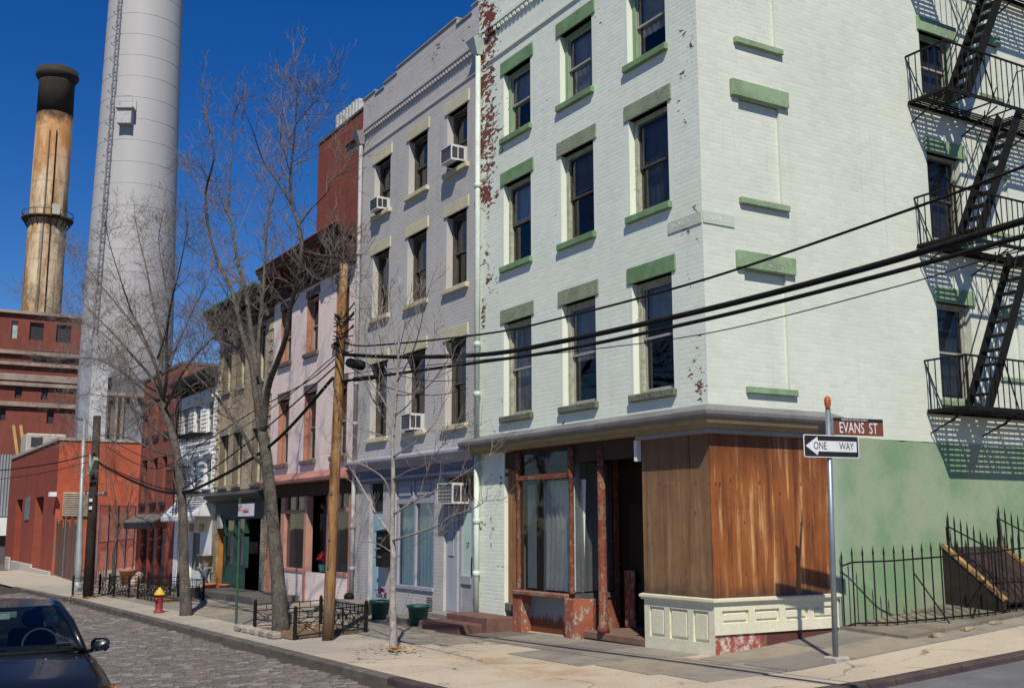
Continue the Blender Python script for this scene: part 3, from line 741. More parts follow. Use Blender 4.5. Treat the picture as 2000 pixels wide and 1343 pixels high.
# corner blocks and galvanised apron
MB(fr).cbox(-5.34, -5.02, -.10, .2, -.08, .58, .015).build('base_block', M_redp, GR)
MB(fr).cbox(-3.58, -3.30, -.13, .15, -.08, .60, .015).build('base_block', M_redp, GR)
m = MB(); m.hexa([(-3.29, -.13, -.08), (-3.06, .10, -.08), (-3.2, .3, -.08), (-3.29, .15, -.08), (-3.29, -.13, .60), (-3.06, .10, .60), (-3.2, .3, .60), (-3.29, .15, .60)]); m.build('base_block', M_redp, GR)
m = MB(fr); m.quad((-5.02, .10, -.05), (-3.58, .10, -.05), (-3.58, .10, .6), (-5.02, .10, .6))
nZ = N('rusty_galvanised'); p = nZ.xyz(); e = nZ.ramp(nZ.math('SUBTRACT', p[2], nZ.math('MULTIPLY', nZ.noise(6, 5, .7, nZ.pos((2.5, 1, .6))), .55)), .02, -.12)
M_rg = nZ.fin(nZ.mix(e, (.26, .275, .285), (.16, .05, .015)), .6, .2)
m.build('apron_sheet', M_rg, GR)
m = MB(); m.lathe([(.10, .1), (.10, .18), (.075, .22), (.068, 2.2), (.068, 3.1)], (-2.66, .02, 0), 14); m.build('iron_column', M_rust, GR, True)
MB(fr).cbox(-3.2, -1.5, -.02, 1.2, -.02, .10, .015).build('door_sill', P('worn_brown_step', (.20, .12, .085), (.15, .10, .08), .85, 5, 0, .3, .4), GR)
dd = MB(fr); dd.box(-3.68, -1.52, 1.15, 1.2, .1, 3.1); d_ = dd.build('shop_door', P('dark_brown_door', (.035, .018, .012), (.02, .012, .01), .6, 3), GR)
for z0, z1 in ((.25, .85), (1.0, 2.2)): MB(fr).cbox(-3.4, -2.75, 1.125, 1.148, z0, z1, .012).build('door_panel', P('brown_door_panel', (.05, .028, .018), (.03, .018, .012), .6, 3), d_)
MB(fr).box(-3.42, -3.16, 1.02, 1.06, .1, 1.05).build('leaning_board', M_redp, GR)
MB(fr).box(-6.6, -1.4, 1.9, 1.95, -.1, 3.2).build('shop_back_wall', M_curd, GR)
# shop curtains and a bare white interior upright behind the glass
M_lace = P('dusty_white_curtain', (.66, .67, .66), (.54, .55, .55), .9, 2)
m = MB(fr)
for i in range(40):
    a0, a1 = -4.78+i*.031, -4.78+(i+1)*.031; w0, w1 = .22+.03*math.sin(i*1.3), .22+.03*math.sin((i+1)*1.3)
    t0 = .72+.55*max(0, (i-4)/26); m.quad((a0, w0, .68), (a1, w1, .68), (a1+.1, w1, 2.6), (a0+.1, w0, 2.6))
m.build('shop_curtain', P('dusty_white_curtain', (.66, .67, .66)), GR)
m = MB(fr)
for i in range(14):
    a0, a1 = -4.02+i*.035, -4.02+(i+1)*.035; h0 = 1.0+.55*math.sin(i*.3); m.quad((a0, .17+.015*(i % 2), .68), (a1, .17+.015*((i+1) % 2), .68), (a1-.03, .18, h0+.15*math.sin((i+1)*.9)), (a0-.03, .18, h0+.15*math.sin(i*.9)))
m.build('hanging_cloth', M_lace, GR)
MB(fr).box(-5.12, -4.86, .10, .13, .7, 2.55).build('window_board', P('pale_blue_board', (.34, .40, .41), (.28, .33, .34), .8, 2), GR)
m = MB()
for i in range(14):
    t0, t1 = i/14, (i+1)/14; o = Vector((-.06, .0, 0)); q0 = a.lerp(b, t0)+o*(.8+.2*(i % 2)); q1 = a.lerp(b, t1)+o*(.8+.2*((i+1) % 2))
    m.quad((q0.x, q0.y, .7), (q1.x, q1.y, .7), (q1.x, q1.y, 2.9), (q0.x, q0.y, 2.9))
m.build('side_curtain', M_lace, GR)
# old enamel street plates at the corner
M_plate = P('faded_green_plate', (.44, .52, .43), (.50, .56, .48), .6, 5)
M_pl2 = P('plate_letters', (.66, .70, .62), (.6, .64, .57), .6, 4)
pz = 6.38
q = MB(fr).box(-.72, XW-.012, -.018, -.006, pz-.09, pz+.09).build('street_plate', M_plate, GR)
text('plate_letters', 'JACKSON ST.', M_pl2, q, .12, frame_mtx((-.33, -.0195, pz), (1, 0, 0), (0, 0, 1)), sx=.85)
q = MB(fs).box(.0, .62, -.018, -.006, pz-.09, pz+.09).build('street_plate', M_plate, GR)
text('plate_letters', 'EVANS ST.', M_pl2, q, .12, frame_mtx((XW+.0195, .32, pz), (0, 1, 0), (0, 0, 1)), sx=.8)
# drainpipe shared edge
M_pipe = P('mint_pipe', (.56, .64, .58), (.47, .55, .49), .6, 3)
def drainpipe(parent, x, y, z0, z1, mat, r=.055, hop=True, col_=(.9, 2.9)):
    m = MB(); m.tube([(x, y, z0), (x, y, z1)], r, 14); o = m.build('drainpipe', mat, parent, True)
    for z in (z0+.9, z0+1.9, z0+5.2, z0+8):
        if z < z1-.3: m = MB(); m.lathe([(r+.004, -.05), (r+.016, -.045), (r+.016, .045), (r+.004, .05)], (x, y, z), 14); m.build('pipe_collar', mat, o, True)
    if hop:
        m = MB(); m.hexa([(x-.07, y-.06, z1-.02), (x+.07, y-.06, z1-.02), (x+.07, y+.06, z1-.02), (x-.07, y+.06, z1-.02), (x-.2, y-.2, z1+.3), (x+.16, y-.2, z1+.3), (x+.16, y+.08, z1+.3), (x-.2, y+.08, z1+.3)]); m.build('rain_hopper', mat, o)
    return o
drainpipe(GR, -6.73, -.085, 3.5, 11.55, M_pipe)
drainpipe(GR, -6.73, -.085, .0, 3.19, M_pipe, hop=False)
# ================================================================== fire escape
FE = thing('fire_escape', (XW, 6.5, 3.6), 'black iron fire escape with zigzag stairs bolted to the side wall', 'fire escape')
PLZ = [3.69, 6.54, 9.13, 11.85]
X0, X1, Y0, Y1 = XW+.01, XW+.82, 4.79, 8.9
for li, z in enumerate(PLZ):
    m = MB()
    m.bar((X0, Y0, z), (X1, Y0, z), .012, .07); m.bar((X0, Y1, z), (X1, Y1, z), .012, .07); m.bar((X1, Y0, z), (X1, Y1, z), .012, .07); m.bar((X0+.02, Y0, z), (X0+.02, Y1, z), .012, .07)
    pl = m.build('platform', BLK, FE)
    ns = 12
    for i in range(ns):
        x = lerp(X0+.04, X1-.03, i/(ns-1)); m = MB()
        if x > X0+.30 and li < 4 and li > 0: m.bar((x, Y0, z+.012), (x, Y0+.62, z+.012), .036, .014)
        else: m.bar((x, Y0, z+.012), (x, Y1, z+.012), .036, .014)
        m.build('slat', BLK, pl)
        if x > X0+.30 and li > 0: MB().bar((x, 6.95, z+.012), (x, Y1, z+.012), .036, .014).build('slat', BLK, pl)
    y = Y0
    while y <= Y1+.01: MB().bar((X0, y, z-.02), (X1, y, z-.02), .05, .012).build('cross_bar', BLK, pl); y += (Y1-Y0)/7
    for y in [Y0+.05, Y0+1.4, Y0+2.75, Y1-.05]:
        m = MB(); m.bar((X1-.05, y, z-.03), (X0, y, z-.36), .02, .02); m.tube([(X1-.3, y, z-.03), (X1-.32, y, z-.17), (X0+.12, y, z-.30)], .012, 6); m.build('bracket', BLK, pl)
    rail = MB()
    for h in (.86,):
        rail.bar((X0, Y0, z+h), (X1, Y0, z+h), .03, .03); rail.bar((X1, Y0, z+h), (X1, Y1, z+h), .03, .03); rail.bar((X1, Y1, z+h), (X0, Y1, z+h), .03, .03)
    rail.bar((X0, Y0, z+.85), (X0+.32, Y0, z), .015, .015); rail.bar((X1, Y0, z+.0), (X1, Y0, z+.86), .03, .03)
    rail.bar((X1, Y0+1.3, z), (X1-.02, Y0+1.0, z+.86), .018, .018); rail.bar((X1, Y1-1.0, z+.86), (X1, Y1-.6, z), .018, .018)
    ra = rail.build('railing', BLK, FE)
    for i in range(6): MB().tube([(lerp(X0, X1, (i+.5)/6), Y0, z), (lerp(X0, X1, (i+.5)/6), Y0, z+.86)], .0105, 5).build('baluster', BLK, ra)
    nb = 27
    for i in range(1, nb): MB().tube([(X1, lerp(Y0, Y1, i/nb), z), (X1, lerp(Y0, Y1, i/nb), z+.86)], .0105, 5).build('baluster', BLK, ra)
    if li < 3:
        z2 = PLZ[li+1]; ya, yb = 5.40, 6.88; m = MB()
        for x in (X0+.32, X1-.08): m.bar((x, ya, z+.02), (x, yb, z2+.05), .02, .17)
        stt = m.build('stair', BLK, FE)
        nt_ = 11
        for i in range(1, nt_):
            t = i/nt_; y = lerp(ya, yb, t); zz = lerp(z+.02, z2+.05, t); MB().box(X0+.33, X1-.09, y-.09, y+.08, zz-.018, zz+.012).build('tread', BLK, stt)
        m = MB(); m.tube([(X1-.02, ya-.1, z+.02), (X1-.02, ya+.05, z+.75), (X1-.02, yb-.1, z2+.72), (X1-.02, yb+.25, z2+.86)], .011, 6)
        m.tube([(X0+.30, ya, z+.6), (X0+.30, yb, z2+.62)], .011, 6); m.build('handrail', BLK, stt)
m = MB(); m.tube([(X0+.1, 8.0, PLZ[0]-.1), (X0+.1, 8.0, PLZ[0]-1.9), (X0+.1, 8.25, PLZ[0]-2.05), (X0+.1, 8.4, PLZ[0]-1.9), (X0+.1, 8.4, PLZ[0])], .016, 6); m.build('drop_ladder', BLK, FE)
# ================================================================== grey rendered-brick building, no. 57
GY = thing('grey_building', (-9.8, 2, 0), 'four storey lavender grey painted brick building with cream lintels', 'building')
def field_grey(n):
    p = n.xyz(); return n.math('ADD', n.math('MULTIPLY', n.ramp(p[2], 11.6, 12.4), .42), n.math('MULTIPLY', n.ramp(n.noise(1.0, 2), .5, .7), .22))
M_grey = painted_brick('grey_painted_brick', (.49, .475, .455), (.43, .415, .40), (.12, .115, .125), field_grey, (.29, .28, .275), .85)
fg = F_front(.0)
gx0, gx1 = -13.02, -6.86
gcols = [(-12.22, -11.26), (-10.23, -9.24), (-8.27, -7.35)]
grow_ = [(3.87, 5.68), (6.79, 8.41), (9.38, 10.74)]
gops = [(a, b, c, d) for a, b in gcols for c, d in grow_]
wg = wall('front_wall', fg, gx0, gx1, 3.42, 12.62, gops, M_grey, GY, .26)
bricks(wg, fg, gx0, gx1, 3.45, 12.62, [(o[0]-.1, o[1]+.1, o[2]-.1, o[3]+.26) for o in gops], M_grey, .0019, .008, near=300, seed=11)
M_crl = P('cream_lintel', (.56, .52, .36), (.48, .45, .33), .8, 3, 0, .3, .15, 30, .05)
M_gwf = P('brown_grey_window_frame', (.055, .048, .04), (.09, .075, .06), .7, 8)
M_gjb = P('grey_brown_jamb', (.12, .115, .10), (.09, .085, .075), .8, 6)
for ci, (a, b) in enumerate(gcols):
    for ri, (c, d) in enumerate(grow_):
        lintel(GY, fg, a-.10, b+.10, d, d+.26, M_crl, .03)
        MB(fg).cbox(a-.1, b+.1, -.085, .14, c-.10, c+.003, .008).build('sill', M_crl, GY)
        bl = {(1, 0): (.5, M_curb), (1, 1): (.5, M_cur), (1, 2): (.45, M_cur), (0, 0): (.5, M_curb), (0, 2): (.45, M_cur)}.get((ri, ci), (.95, M_curd))
        sash(GY, fg, a+.01, b-.01, c, d-.003, M_gwf, M_gwf, .18, .5, *bl, fw=.07)
MB(fg).cbox(gx0+.05, gx1-.1, -.03, .02, 11.23, 11.29, .008).build('belt_course', M_grey, GY)
dm = MB(fg).box(-.04, .04, -.07, .005, 11.70, 11.80).build('dentil', M_grey); dme2 = dm.data; bpy.data.objects.remove(dm)
x = gx0+.06
while x < gx1-.06: piece('dentil', dme2, GY, (x, 0, 0)); x += .135
MB(fg).cbox(gx0, gx1-.02, -.09, .02, 11.803, 11.88, .01).build('dentil_course', M_grey, GY)
M_cop = P('grey_coping', (.30, .30, .29), (.22, .22, .22), .8, 3)
for a, b, z in ((gx0, -12.25, 12.76), (-12.25, -11.72, 12.66), (-11.72, -10.95, 12.76), (-10.95, -7.85, 12.88), (-7.85, -7.15, 12.72), (-7.15, gx1, 12.86)):
    MB(fg).cbox(a+.003, b-.003, .0, .26, 12.62, z-.05, .004).build('parapet_block', M_grey, GY)
    MB(fg).cbox(a-.02, b+.004, -.03, .3, z-.05, z, .006).build('coping', M_cop, GY)
m = MB(); m.box(gx0+.01, gx1-.01, 12.2, 12.38, -.3, 12.5); m.box(gx0+.01, gx0+.18, .3, 12.2, -.3, 12.55)
m.box(gx0+.2, gx1-.02, .3, 12.2, 12.0, 12.15)
for z in (3.3, 6.1, 8.9): m.box(gx0+.3, gx1-.1, .4, 12.1, z, z+.12)
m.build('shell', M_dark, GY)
# ground floor
M_slate = P('slate_blue_trim', (.16, .17, .22), (.13, .14, .18), .7, 3)
M_lav = P('lavender_trim', (.33, .33, .40), (.29, .29, .36), .7, 3)
M_gbl = P('grey_blue_trim', (.36, .38, .43), (.31, .33, .38), .7, 3)
sweep([(0, 3.10), (.10, 3.10), (.12, 3.16), (.26, 3.22), (.30, 3.28), (.30, 3.33), (0, 3.42)], [(gx0-.03, 0), (gx1, 0)], 'shop_cornice', M_lav, GY)
MB(fg).cbox(gx0, gx1, -.05, .1, 2.80, 3.10, .008).build('frieze', M_slate, GY)
MB(fg).cbox(gx0, gx1, -.10, -.052, 2.86, 2.92, .006).build('frieze_moulding', M_lav, GY)
gops2 = [(-12.14, -11.36, -.1, 2.8, .5), (-10.68, -8.71, .50, 2.8, .12), (-8.28, -6.86, -.1, 2.8, .55)]
wg2 = wall('ground_floor_wall', fg, gx0, gx1, -.3, 2.8, gops2, P('grey_ground_brick', (.46, .445, .44), (.40, .39, .39), .75, 2), GY, .2)
bricks(wg2, fg, gx0, gx1, -.2, 2.8, gops2, P('grey_ground_brick', (.46, .445, .44)), .0018, .009, near=300, seed=12)
# pale blue left door
M_pbl = P('pale_blue_door', (.30, .44, .52), (.26, .40, .48), .6, 3)
d1 = MB(fg).box(-12.14, -11.36, .10, .15, .11, 2.8).build('blue_door', M_pbl, GY)
for a, b, c, d in ((-12.02, -11.80, .35, .95), (-11.70, -11.48, .35, .95), (-12.02, -11.80, 1.1, 2.0), (-11.70, -11.48, 1.1, 2.0)): MB(fg).cbox(a, b, .085, .098, c, d, .006).build('door_panel', M_pbl, d1)
MB(fg).box(-12.14, -11.36, .08, .097, 2.15, 2.8).build('door_transom', M_dark, d1)
# shop window
M_aqua = P('aqua_curtain', (.52, .74, .74), (.46, .68, .69), .9, 1.5)
m = MB(fg)
for a, b in ((-10.66, -10.56), (-9.74, -9.66), (-8.80, -8.72)): m.box(a, b, .02, .10, .52, 2.34)
m.box(-10.66, -8.72, .015, .10, 2.30, 2.40); m.box(-10.66, -8.72, -.04, .10, .46, .53); sw_ = m.build('shop_window', M_lav, GY)
m = MB(fg); m.quad((-10.56, .07, .53), (-9.74, .07, .53), (-9.74, .07, 2.30), (-10.56, .07, 2.30)); m.build('pane', GLASS, sw_)
m = MB(fg); m.quad((-9.66, .07, .53), (-8.80, .07, .53), (-8.80, .07, 2.30), (-9.66, .07, 2.30)); m.build('pane', GLASS, sw_)
m = MB(fg); k = 40
for i in range(k):
    x0, x1 = lerp(-10.58, -8.78, i/k), lerp(-10.58, -8.78, (i+1)/k); m.quad((x0, .14+.012*math.sin(i*1.7), .5), (x1, .14+.012*math.sin((i+1)*1.7), .5), (x1, .14+.012*math.sin((i+1)*1.7), 2.3), (x0, .14+.012*math.sin(i*1.7), 2.3))
m.build('curtain', M_aqua, sw_)
MB(fg).box(-10.68, -8.71, .05, .1, 2.40, 2.8).build('transom_board', M_lav, GY)
for a, b in ((-10.55, -9.95), (-9.62, -8.98)): MB(fg).cbox(a, b, .02, .049, 2.47, 2.70, .012).build('transom_panel', M_gbl, GY)
MB(fg).cbox(-9.82, -9.76, .01, .05, 2.40, 2.8, .005).build('transom_mullion', M_gbl, GY)
m = MB(fg); m.box(-9.03, -8.77, -.012, .0, .05, .33); v = m.build('vent', M_gwf, GY)
for i in range(6): MB(fg).cbox(-9.02, -8.78, -.022, -.013, .07+i*.042, .088+i*.042, .003).build('louvre', P('grey_louvre', (.34, .33, .33)), v)
# right double door, set back
MB(fg).box(-8.28, -7.80, .06, .12, .1, 2.3).build('door_side_panel', M_gbl, GY)
MB(fg).cbox(-8.16, -7.92, .042, .058, 1.2, 2.1, .01).build('door_side_moulding', M_gbl, GY)
dg = P('grey_old_door', (.33, .33, .37), (.28, .28, .32), .7, 5, 0, .4, .2, 40)
for a, b in ((-7.79, -7.17), (-7.15, -6.88)):
    dd = MB(fg); st_ = .10 if b-a > .3 else .03
    dd.box(a, a+st_, .10, .15, .1, 2.3); dd.box(b-st_, b, .10, .15, .1, 2.3); dd.box(a+st_, b-st_, .10, .15, 2.14, 2.3); dd.box(a+st_, b-st_, .10, .15, .1, .20); dd.box(a+st_, b-st_, .08, .15, .66, .82)
    d2 = dd.build('door_leaf', dg, GY)
    MB(fg).cbox(a+st_, b-st_, .115, .14, .20, .66, .008).build('door_panel', dg, d2)
    m = MB(fg); m.box(a+st_, b-st_, .13, .135, .82, 2.14); m.build('frosted_pane', P('frosted_glass', (.42, .58, .54), (.38, .54, .50), .25, 2, 0, .5), d2)
    if b-a > .3:
        text('house_number', '57', BLK, d2, .16, frame_mtx((-7.47, .1255, 1.42), (1, 0, 0), (0, 0, 1)), sx=.8)
        MB(fg).tube([(-7.22, .085, .85), (-7.22, .07, 1.0), (-7.22, .085, 1.2)], .014, 6).build('door_pull', BLK, d2)
MB(fg).box(-8.28, -6.88, .12, .2, 2.32, 2.8).build('door_overpanel', P('brown_overdoor_board', (.17, .085, .03), (.12, .06, .025), .7, 4), GY)
# stone steps
M_step = P('step_stone', (.27, .245, .215), (.20, .18, .16), .85, 4, 0, .3, .5, 30, .1)
M_brn = P('brownstone_step', (.165, .085, .07), (.12, .065, .055), .85, 4, 0, .3, .5, 30, .1)
def steps(label, parts):
    t = thing('stone_steps', (sum(p[0]+p[1] for p in parts)/2/len(parts), -.5, -.2), label, 'steps', None)
    for x0, x1, y0, y1, z0, z1, mt in parts: MB().cbox(x0, x1, y0, y1, z0, z1, .012).build('step', mt, t)
steps('grey stone steps below the double door numbered 57', [(-8.30, -6.95, -.38, .38, -.25, .09, M_step), (-9.0, -7.0, -.95, -.39, -.25, -.0, M_step)])
steps('brownstone steps at the boarded side door of the mint corner building', [(-6.94, -5.36, -.62, .0, -.2, .17, M_brn), (-6.98, -5.5, -1.12, -.63, -.2, .06, M_brn)])
steps('pale stone steps below the pale blue door', [(-12.95, -11.0, -.55, .36, -.35, .10, M_step), (-13.0, -10.95, -1.0, -.56, -.35, -.06, M_step)])
# grey drainpipe at the far edge
drainpipe(GY, -12.93, -.085, 3.4, 11.5, P('grey_pipe', (.34, .34, .345), (.29, .29, .30), .55, 3), .05)
drainpipe(GY, -12.93, -.085, -.1, 3.15, P('grey_pipe', (.34, .34, .345)), .05, False)
# air conditioners
M_acw = P('ac_white', (.62, .62, .64), (.55, .55, .57), .5, 4)
M_acd = P('ac_dark_grille', (.05, .05, .06), (.03, .03, .035), .6, 4)
def aircon(x, z, w, h, d, y, label, split=True):
    t = thing('air_conditioner', (x, y, z), label, 'air conditioner', 'air conditioners in the grey building')
    x0, x1 = x-w/2, x+w/2
    m = MB(); m.box(x0, x0+.02, y-d, y+.2, z, z+h); m.box(x1-.02, x1, y-d, y+.2, z, z+h); m.box(x0+.02, x1-.02, y-d, y+.2, z, z+.02); m.box(x0+.02, x1-.02, y-d, y+.2, z+h-.02, z+h)
    m.box(x0+.02, x1-.02, y-d+.04, y-d+.06, z+.02, z+h-.02); m.build('casing', M_acw, t)
    g_ = MB(); n = 9
    for i in range(n+1): xx = lerp(x0+.03, x1-.03, i/n); g_.box(xx-.006, xx+.006, y-d+.01, y-d+.025, z+.025, z+h-.025)
    for i in range(6): zz = lerp(z+.03, z+h-.03, i/5); g_.box(x0+.03, x1-.03, y-d-.0, y-d+.012, zz-.005, zz+.005)
    g_.build('rear_grille', M_galv, t)
    for a, b in ((.08, .46), (.54, .92)):
        s = MB(); s.box(x1, x1+.006, y-d*(1-a)-.0, y-d*(1-b), z+.05, z+h-.05); s.build('side_vent', M_acd, t)
    m = MB(); m.box(x0-.02, x1+.02, y-d*.5, y+.05, z-.02, z); m.build('support', BLK, t)
aircon(-11.74, 9.42, .46, .30, .28, .05, 'white air conditioner in the top left window of the grey building')
aircon(-7.80, 9.48, .50, .34, .33, .05, 'large white air conditioner in the top right window of the grey building')
aircon(-9.74, 3.90, .48, .36, .28, .05, 'white air conditioner in the middle window of the second storey')
aircon(-7.72, 2.25, .66, .42, .40, .12, 'wide air conditioner above the double door numbered 57')
# mailboxes
for i, (z, h, lab) in enumerate(((1.32, .36, 'upper black wall letterbox beside the pale blue door'), (.90, .36, 'lower black wall letterbox beside the pale blue door'))):
    t = thing('letterbox', (-11.05, -.02, z), lab, 'letterbox', 'letterboxes on the grey wall')
    MB().cbox(-11.27, -10.83, -.20, -.012, z, z+h, .012).build('box', BLK, t)
    m = MB(); m.hexa([(-11.29, -.225, z+h+.001), (-10.81, -.225, z+h+.001), (-10.81, -.012, z+h+.001), (-11.29, -.012, z+h+.001), (-11.29, -.225, z+h+.02), (-10.81, -.225, z+h+.02), (-10.81, -.012, z+h+.06), (-11.29, -.012, z+h+.06)]); m.build('lid', BLK, t)
    MB().cbox(-11.15, -10.95, -.212, -.201, z+.2, z+.24, .003).build('slot', M_galv, t)
# ================================================================== pink building
PK = thing('pink_building', (-16.3, 2, 0), 'three storey pale pink brick house with heavy dark red bracketed cornice', 'building')
M_pink = painted_brick('pink_painted_brick', (.80, .675, .63), (.74, .62, .58), (.45, .33, .31), lambda n: n.math('MULTIPLY', n.ramp(n.noise(.8, 2), .5, .7), .2), (.60, .50, .49), .6)
px0, px1 = -19.6, -13.03
pcols = [(-18.92, -18.02), (-16.76, -15.86), (-14.56, -13.68)]
prow = [(3.58, 5.42), (6.54, 8.13)]
pops = [(a, b, c, d) for a, b in pcols for c, d in prow]
wp = wall('front_wall', fg, px0, px1, 3.15, 8.75, pops, M_pink, PK, .25)
bricks(wp, fg, px0, px1, 3.2, 8.75, [(o[0]-.08, o[1]+.08, o[2]-.1, o[3]+.24) for o in pops], M_pink, .0016, .008, near=300, seed=21)
M_plint = P('mauve_stone', (.165, .125, .13), (.13, .10, .105), .85, 4, 0, .3, .3)
M_brf = P('salmon_brick_jamb', (.42, .20, .13), (.36, .16, .10), .8, 5)
for a, b in pcols:
    for c, d in prow:
        lintel(PK, fg, a-.08, b+.08, d, d+.24, M_plint, .02); MB(fg).cbox(a-.1, b+.1, -.085, .14, c-.12, c, .008).build('sill', M_plint, PK)
        MB(fg).box(a-.001, a+.012, .0, .2, c, d).build('jamb_lining', M_brf, PK)
        sash(PK, fg, a+.015, b, c, d, P('salmon_frame', (.36, .17, .12), (.30, .14, .10), .7, 6), P('sage_sash', (.30, .34, .28), (.26, .30, .25), .7, 6), .16, .5, .9, P('pale_pink_curtain', (.50, .46, .45), (.42, .38, .38), .9, 2))
# cornice
M_corn = P('dark_red_cornice', (.085, .035, .026), (.055, .024, .02), .8, 3, 0, .3, .3)
M_corr = P('rust_red_trim', (.30, .085, .055), (.24, .065, .045), .75, 4, 0, .3)
def cornice(parent, x0, x1, zb, zt, out, mat, y=0.0, br=6, bm=None):
    pr = [(0, zb), (.06, zb), (.08, zb+.12), (.10, zb+.14), (.10, zt-.42), (.20, zt-.36), (out-.08, zt-.24), (out-.08, zt-.14), (out-.02, zt-.10), (out, zt-.02), (out, zt), (0, zt+.04)]
    sweep([(o, z) for o, z in pr], [(x0, y), (x1, y)], 'cornice', mat, parent)
    for i in range(br):
        x = lerp(x0+.16, x1-.16, i/(br-1)); m = MB()
        poly = [(y-.10, zb+.05), (y-.20, zb+.02), (y-.26, zb+.10), (y-.24, zb+.24), (y-.30, zt-.62), (y-out+.14, zt-.5), (y-out+.10, zt-.34), (y-out+.16, zt-.24), (y-.10, zt-.24)]
        m.prism(poly, x-.07, x+.07, 'x'); o = m.build('cornice_bracket', bm or mat, parent)
        if i == br-1:
            m = MB(); m.tube([(x-.09, y-out+.26, zt-.40), (x+.09, y-out+.26, zt-.40)], .10, 12); m.build('bracket_scroll', bm or mat, o)
cornice(PK, px0-.05, px1-.02, 8.45, 9.42, .62, M_corn, 0, 5, M_corn)
MB().box(px0-.05, px1-.02, -.64, -.6, 9.423, 9.46).build('cornice_edge', M_corr, PK)
m = MB(); m.box(px0+.01, px1-.01, 12, 12.2, -.4, 9); m.box(px0+.01, px0+.15, .3, 12, -.4, 9); m.box(px0+.02, px1-.02, .1, 12, 9.0, 9.15)
for z in (3.2, 6.0): m.box(px0+.2, px1-.1, .4, 11.9, z, z+.12)
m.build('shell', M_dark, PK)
# sloping tin ledge and shopfront
M_tin = P('salmon_tin', (.42, .20, .17), (.36, .17, .14), .6, 2)
m = MB(); m.hexa([(px0-.03, -.38, 2.98), (px1-.02, -.38, 2.98), (px1-.02, .0, 2.98), (px0-.03, .0, 2.98), (px0-.03, -.40, 3.06), (px1-.02, -.40, 3.06), (px1-.02, -.0, 3.28), (px0-.03, -.0, 3.28)]); m.build('tin_ledge', M_tin, PK)
MB(fg).box(px0, px1-.02, .02, .12, 2.62, 2.98).build('shop_fascia', M_fasc, PK)
M_salm = P('salmon_post', (.46, .24, .19), (.40, .20, .16), .7, 4, 0, .35, .2)
for a, b, w in ((-19.5, -19.2, 0), (-18.36, -18.02, -.03), (-16.48, -16.26, -.03), (-14.88, -14.62, 0), (-13.42, -13.08, 0)): MB(fg).cbox(a, b, w, .16, -.35, 2.62, .012).build('shop_post', M_salm, PK)
for a, b in ((-18.02, -16.48), (-14.62, -13.42)):
    MB(fg).cbox(a, b, .0, .1, 2.16, 2.26, .01).build('transom_bar', M_salm, PK)
    MB(fg).cbox(lerp(a, b, .5)-.03, lerp(a, b, .5)+.03, .02, .09, 2.26, 2.62, .006).build('transom_mullion', M_salm, PK)
    MB(fg).cbox(a, b, -.03, .12, .58, .68, .01).build('shop_sill', M_salm, PK)
    m = MB(fg); m.quad((a, .06, .68), (b, .06, .68), (b, .06, 2.16), (a, .06, 2.16)); m.build('shop_pane', GLASS, PK)
    m = MB(fg); m.quad((a, .06, 2.26), (b, .06, 2.26), (b, .06, 2.62), (a, .06, 2.62)); m.build('transom_pane', GLASS, PK)
    wb = wall('bulkhead', fg, a, b, -.4, .58, [], M_pink, PK); bricks(wb, fg, a, b, -.35, .57, [], M_pink, .004, .005, near=0, seed=23)
wb = wall('bulkhead', fg, -16.26, -14.88, -.4, .62, [], M_pink, PK)
MB(fg).box(-16.26, -16.1, .5, .55, .6, 2.62).build('door_frame', M_salm, PK)
m = MB(fg); m.quad((-16.26, .35, .62), (-14.88, .35, .62), (-14.88, .35, 2.4), (-16.26, .35, 2.4)); m.build('shop_pane', GLASS, PK)
M_strip = N('striped_curtain'); p = M_strip.xyz(); ww = M_strip.math('FRACT', M_strip.math('MULTIPLY', p[0], 7.0))
M_strip = M_strip.fin(M_strip.mix(M_strip.ramp(ww, .45, .55), (.28, .20, .30), (.10, .08, .16)), .9)
m = MB(fg)
for i in range(20):
    x0, x1 = lerp(-16.2, -15.0, i/20), lerp(-16.2, -15.0, (i+1)/20); m.quad((x0, .42+.02*math.sin(i*1.4), .62), (x1, .42+.02*math.sin((i+1)*1.4), .62), (x1, .42+.02*math.sin((i+1)*1.4), 2.3), (x0, .42+.02*math.sin(i*1.4), 2.3))
m.build('striped_curtain', M_strip, PK)
MB(fg).box(-19.2, -18.36, .4, .45, -.2, 2.62).build('house_door', P('dark_red_door', (.14, .06, .045), (.1, .045, .035), .6, 3), PK)
MB(fg).box(px0+.1, px1-.1, 1.3, 1.35, -.3, 2.95).build('shop_back_wall', P('brown_interior', (.12, .07, .05), (.09, .05, .04), .9, 1.5), PK)
def poinsettia(loc, s, label):
    t = thing('potted_flower', loc, label, 'flower', 'red flowers in the pink shop windows'); x, y, z = loc
    m = MB(); m.lathe([(.07*s, 0), (.10*s, .16*s), (.11*s, .17*s)], loc, 12); m.build('pot', P('teal_pot', (.05, .16, .16), (.04, .12, .12), .5, 4), t)
    m = MB(); r_ = random.Random(int(x*100))
    for i in range(46):
        a = r_.uniform(0, 6.28); e = r_.uniform(-.2, 1.2); c = Vector((x+math.cos(a)*math.cos(e)*.15*s, y+math.sin(a)*math.cos(e)*.10*s, z+.27*s+math.sin(e)*.14*s))
        d = Vector((r_.uniform(-1, 1), r_.uniform(-1, 1), r_.uniform(-.4, .8))).normalized()*.075*s; q = d.cross(Vector((.3, .5, .8))).normalized()*.03*s
        m.quad(c-d, c+q, c+d, c-q)
    m.build('bracts', P('crimson_bract', (.40, .02, .035), (.28, .015, .025), .7, 8), t)
poinsettia((-16.75, .25, .69), 1.0, 'red potted flower at the right side of the first pink shop window')
poinsettia((-15.75, .26, .63), 1.15, 'bright red flower in teal pot before the striped curtain')
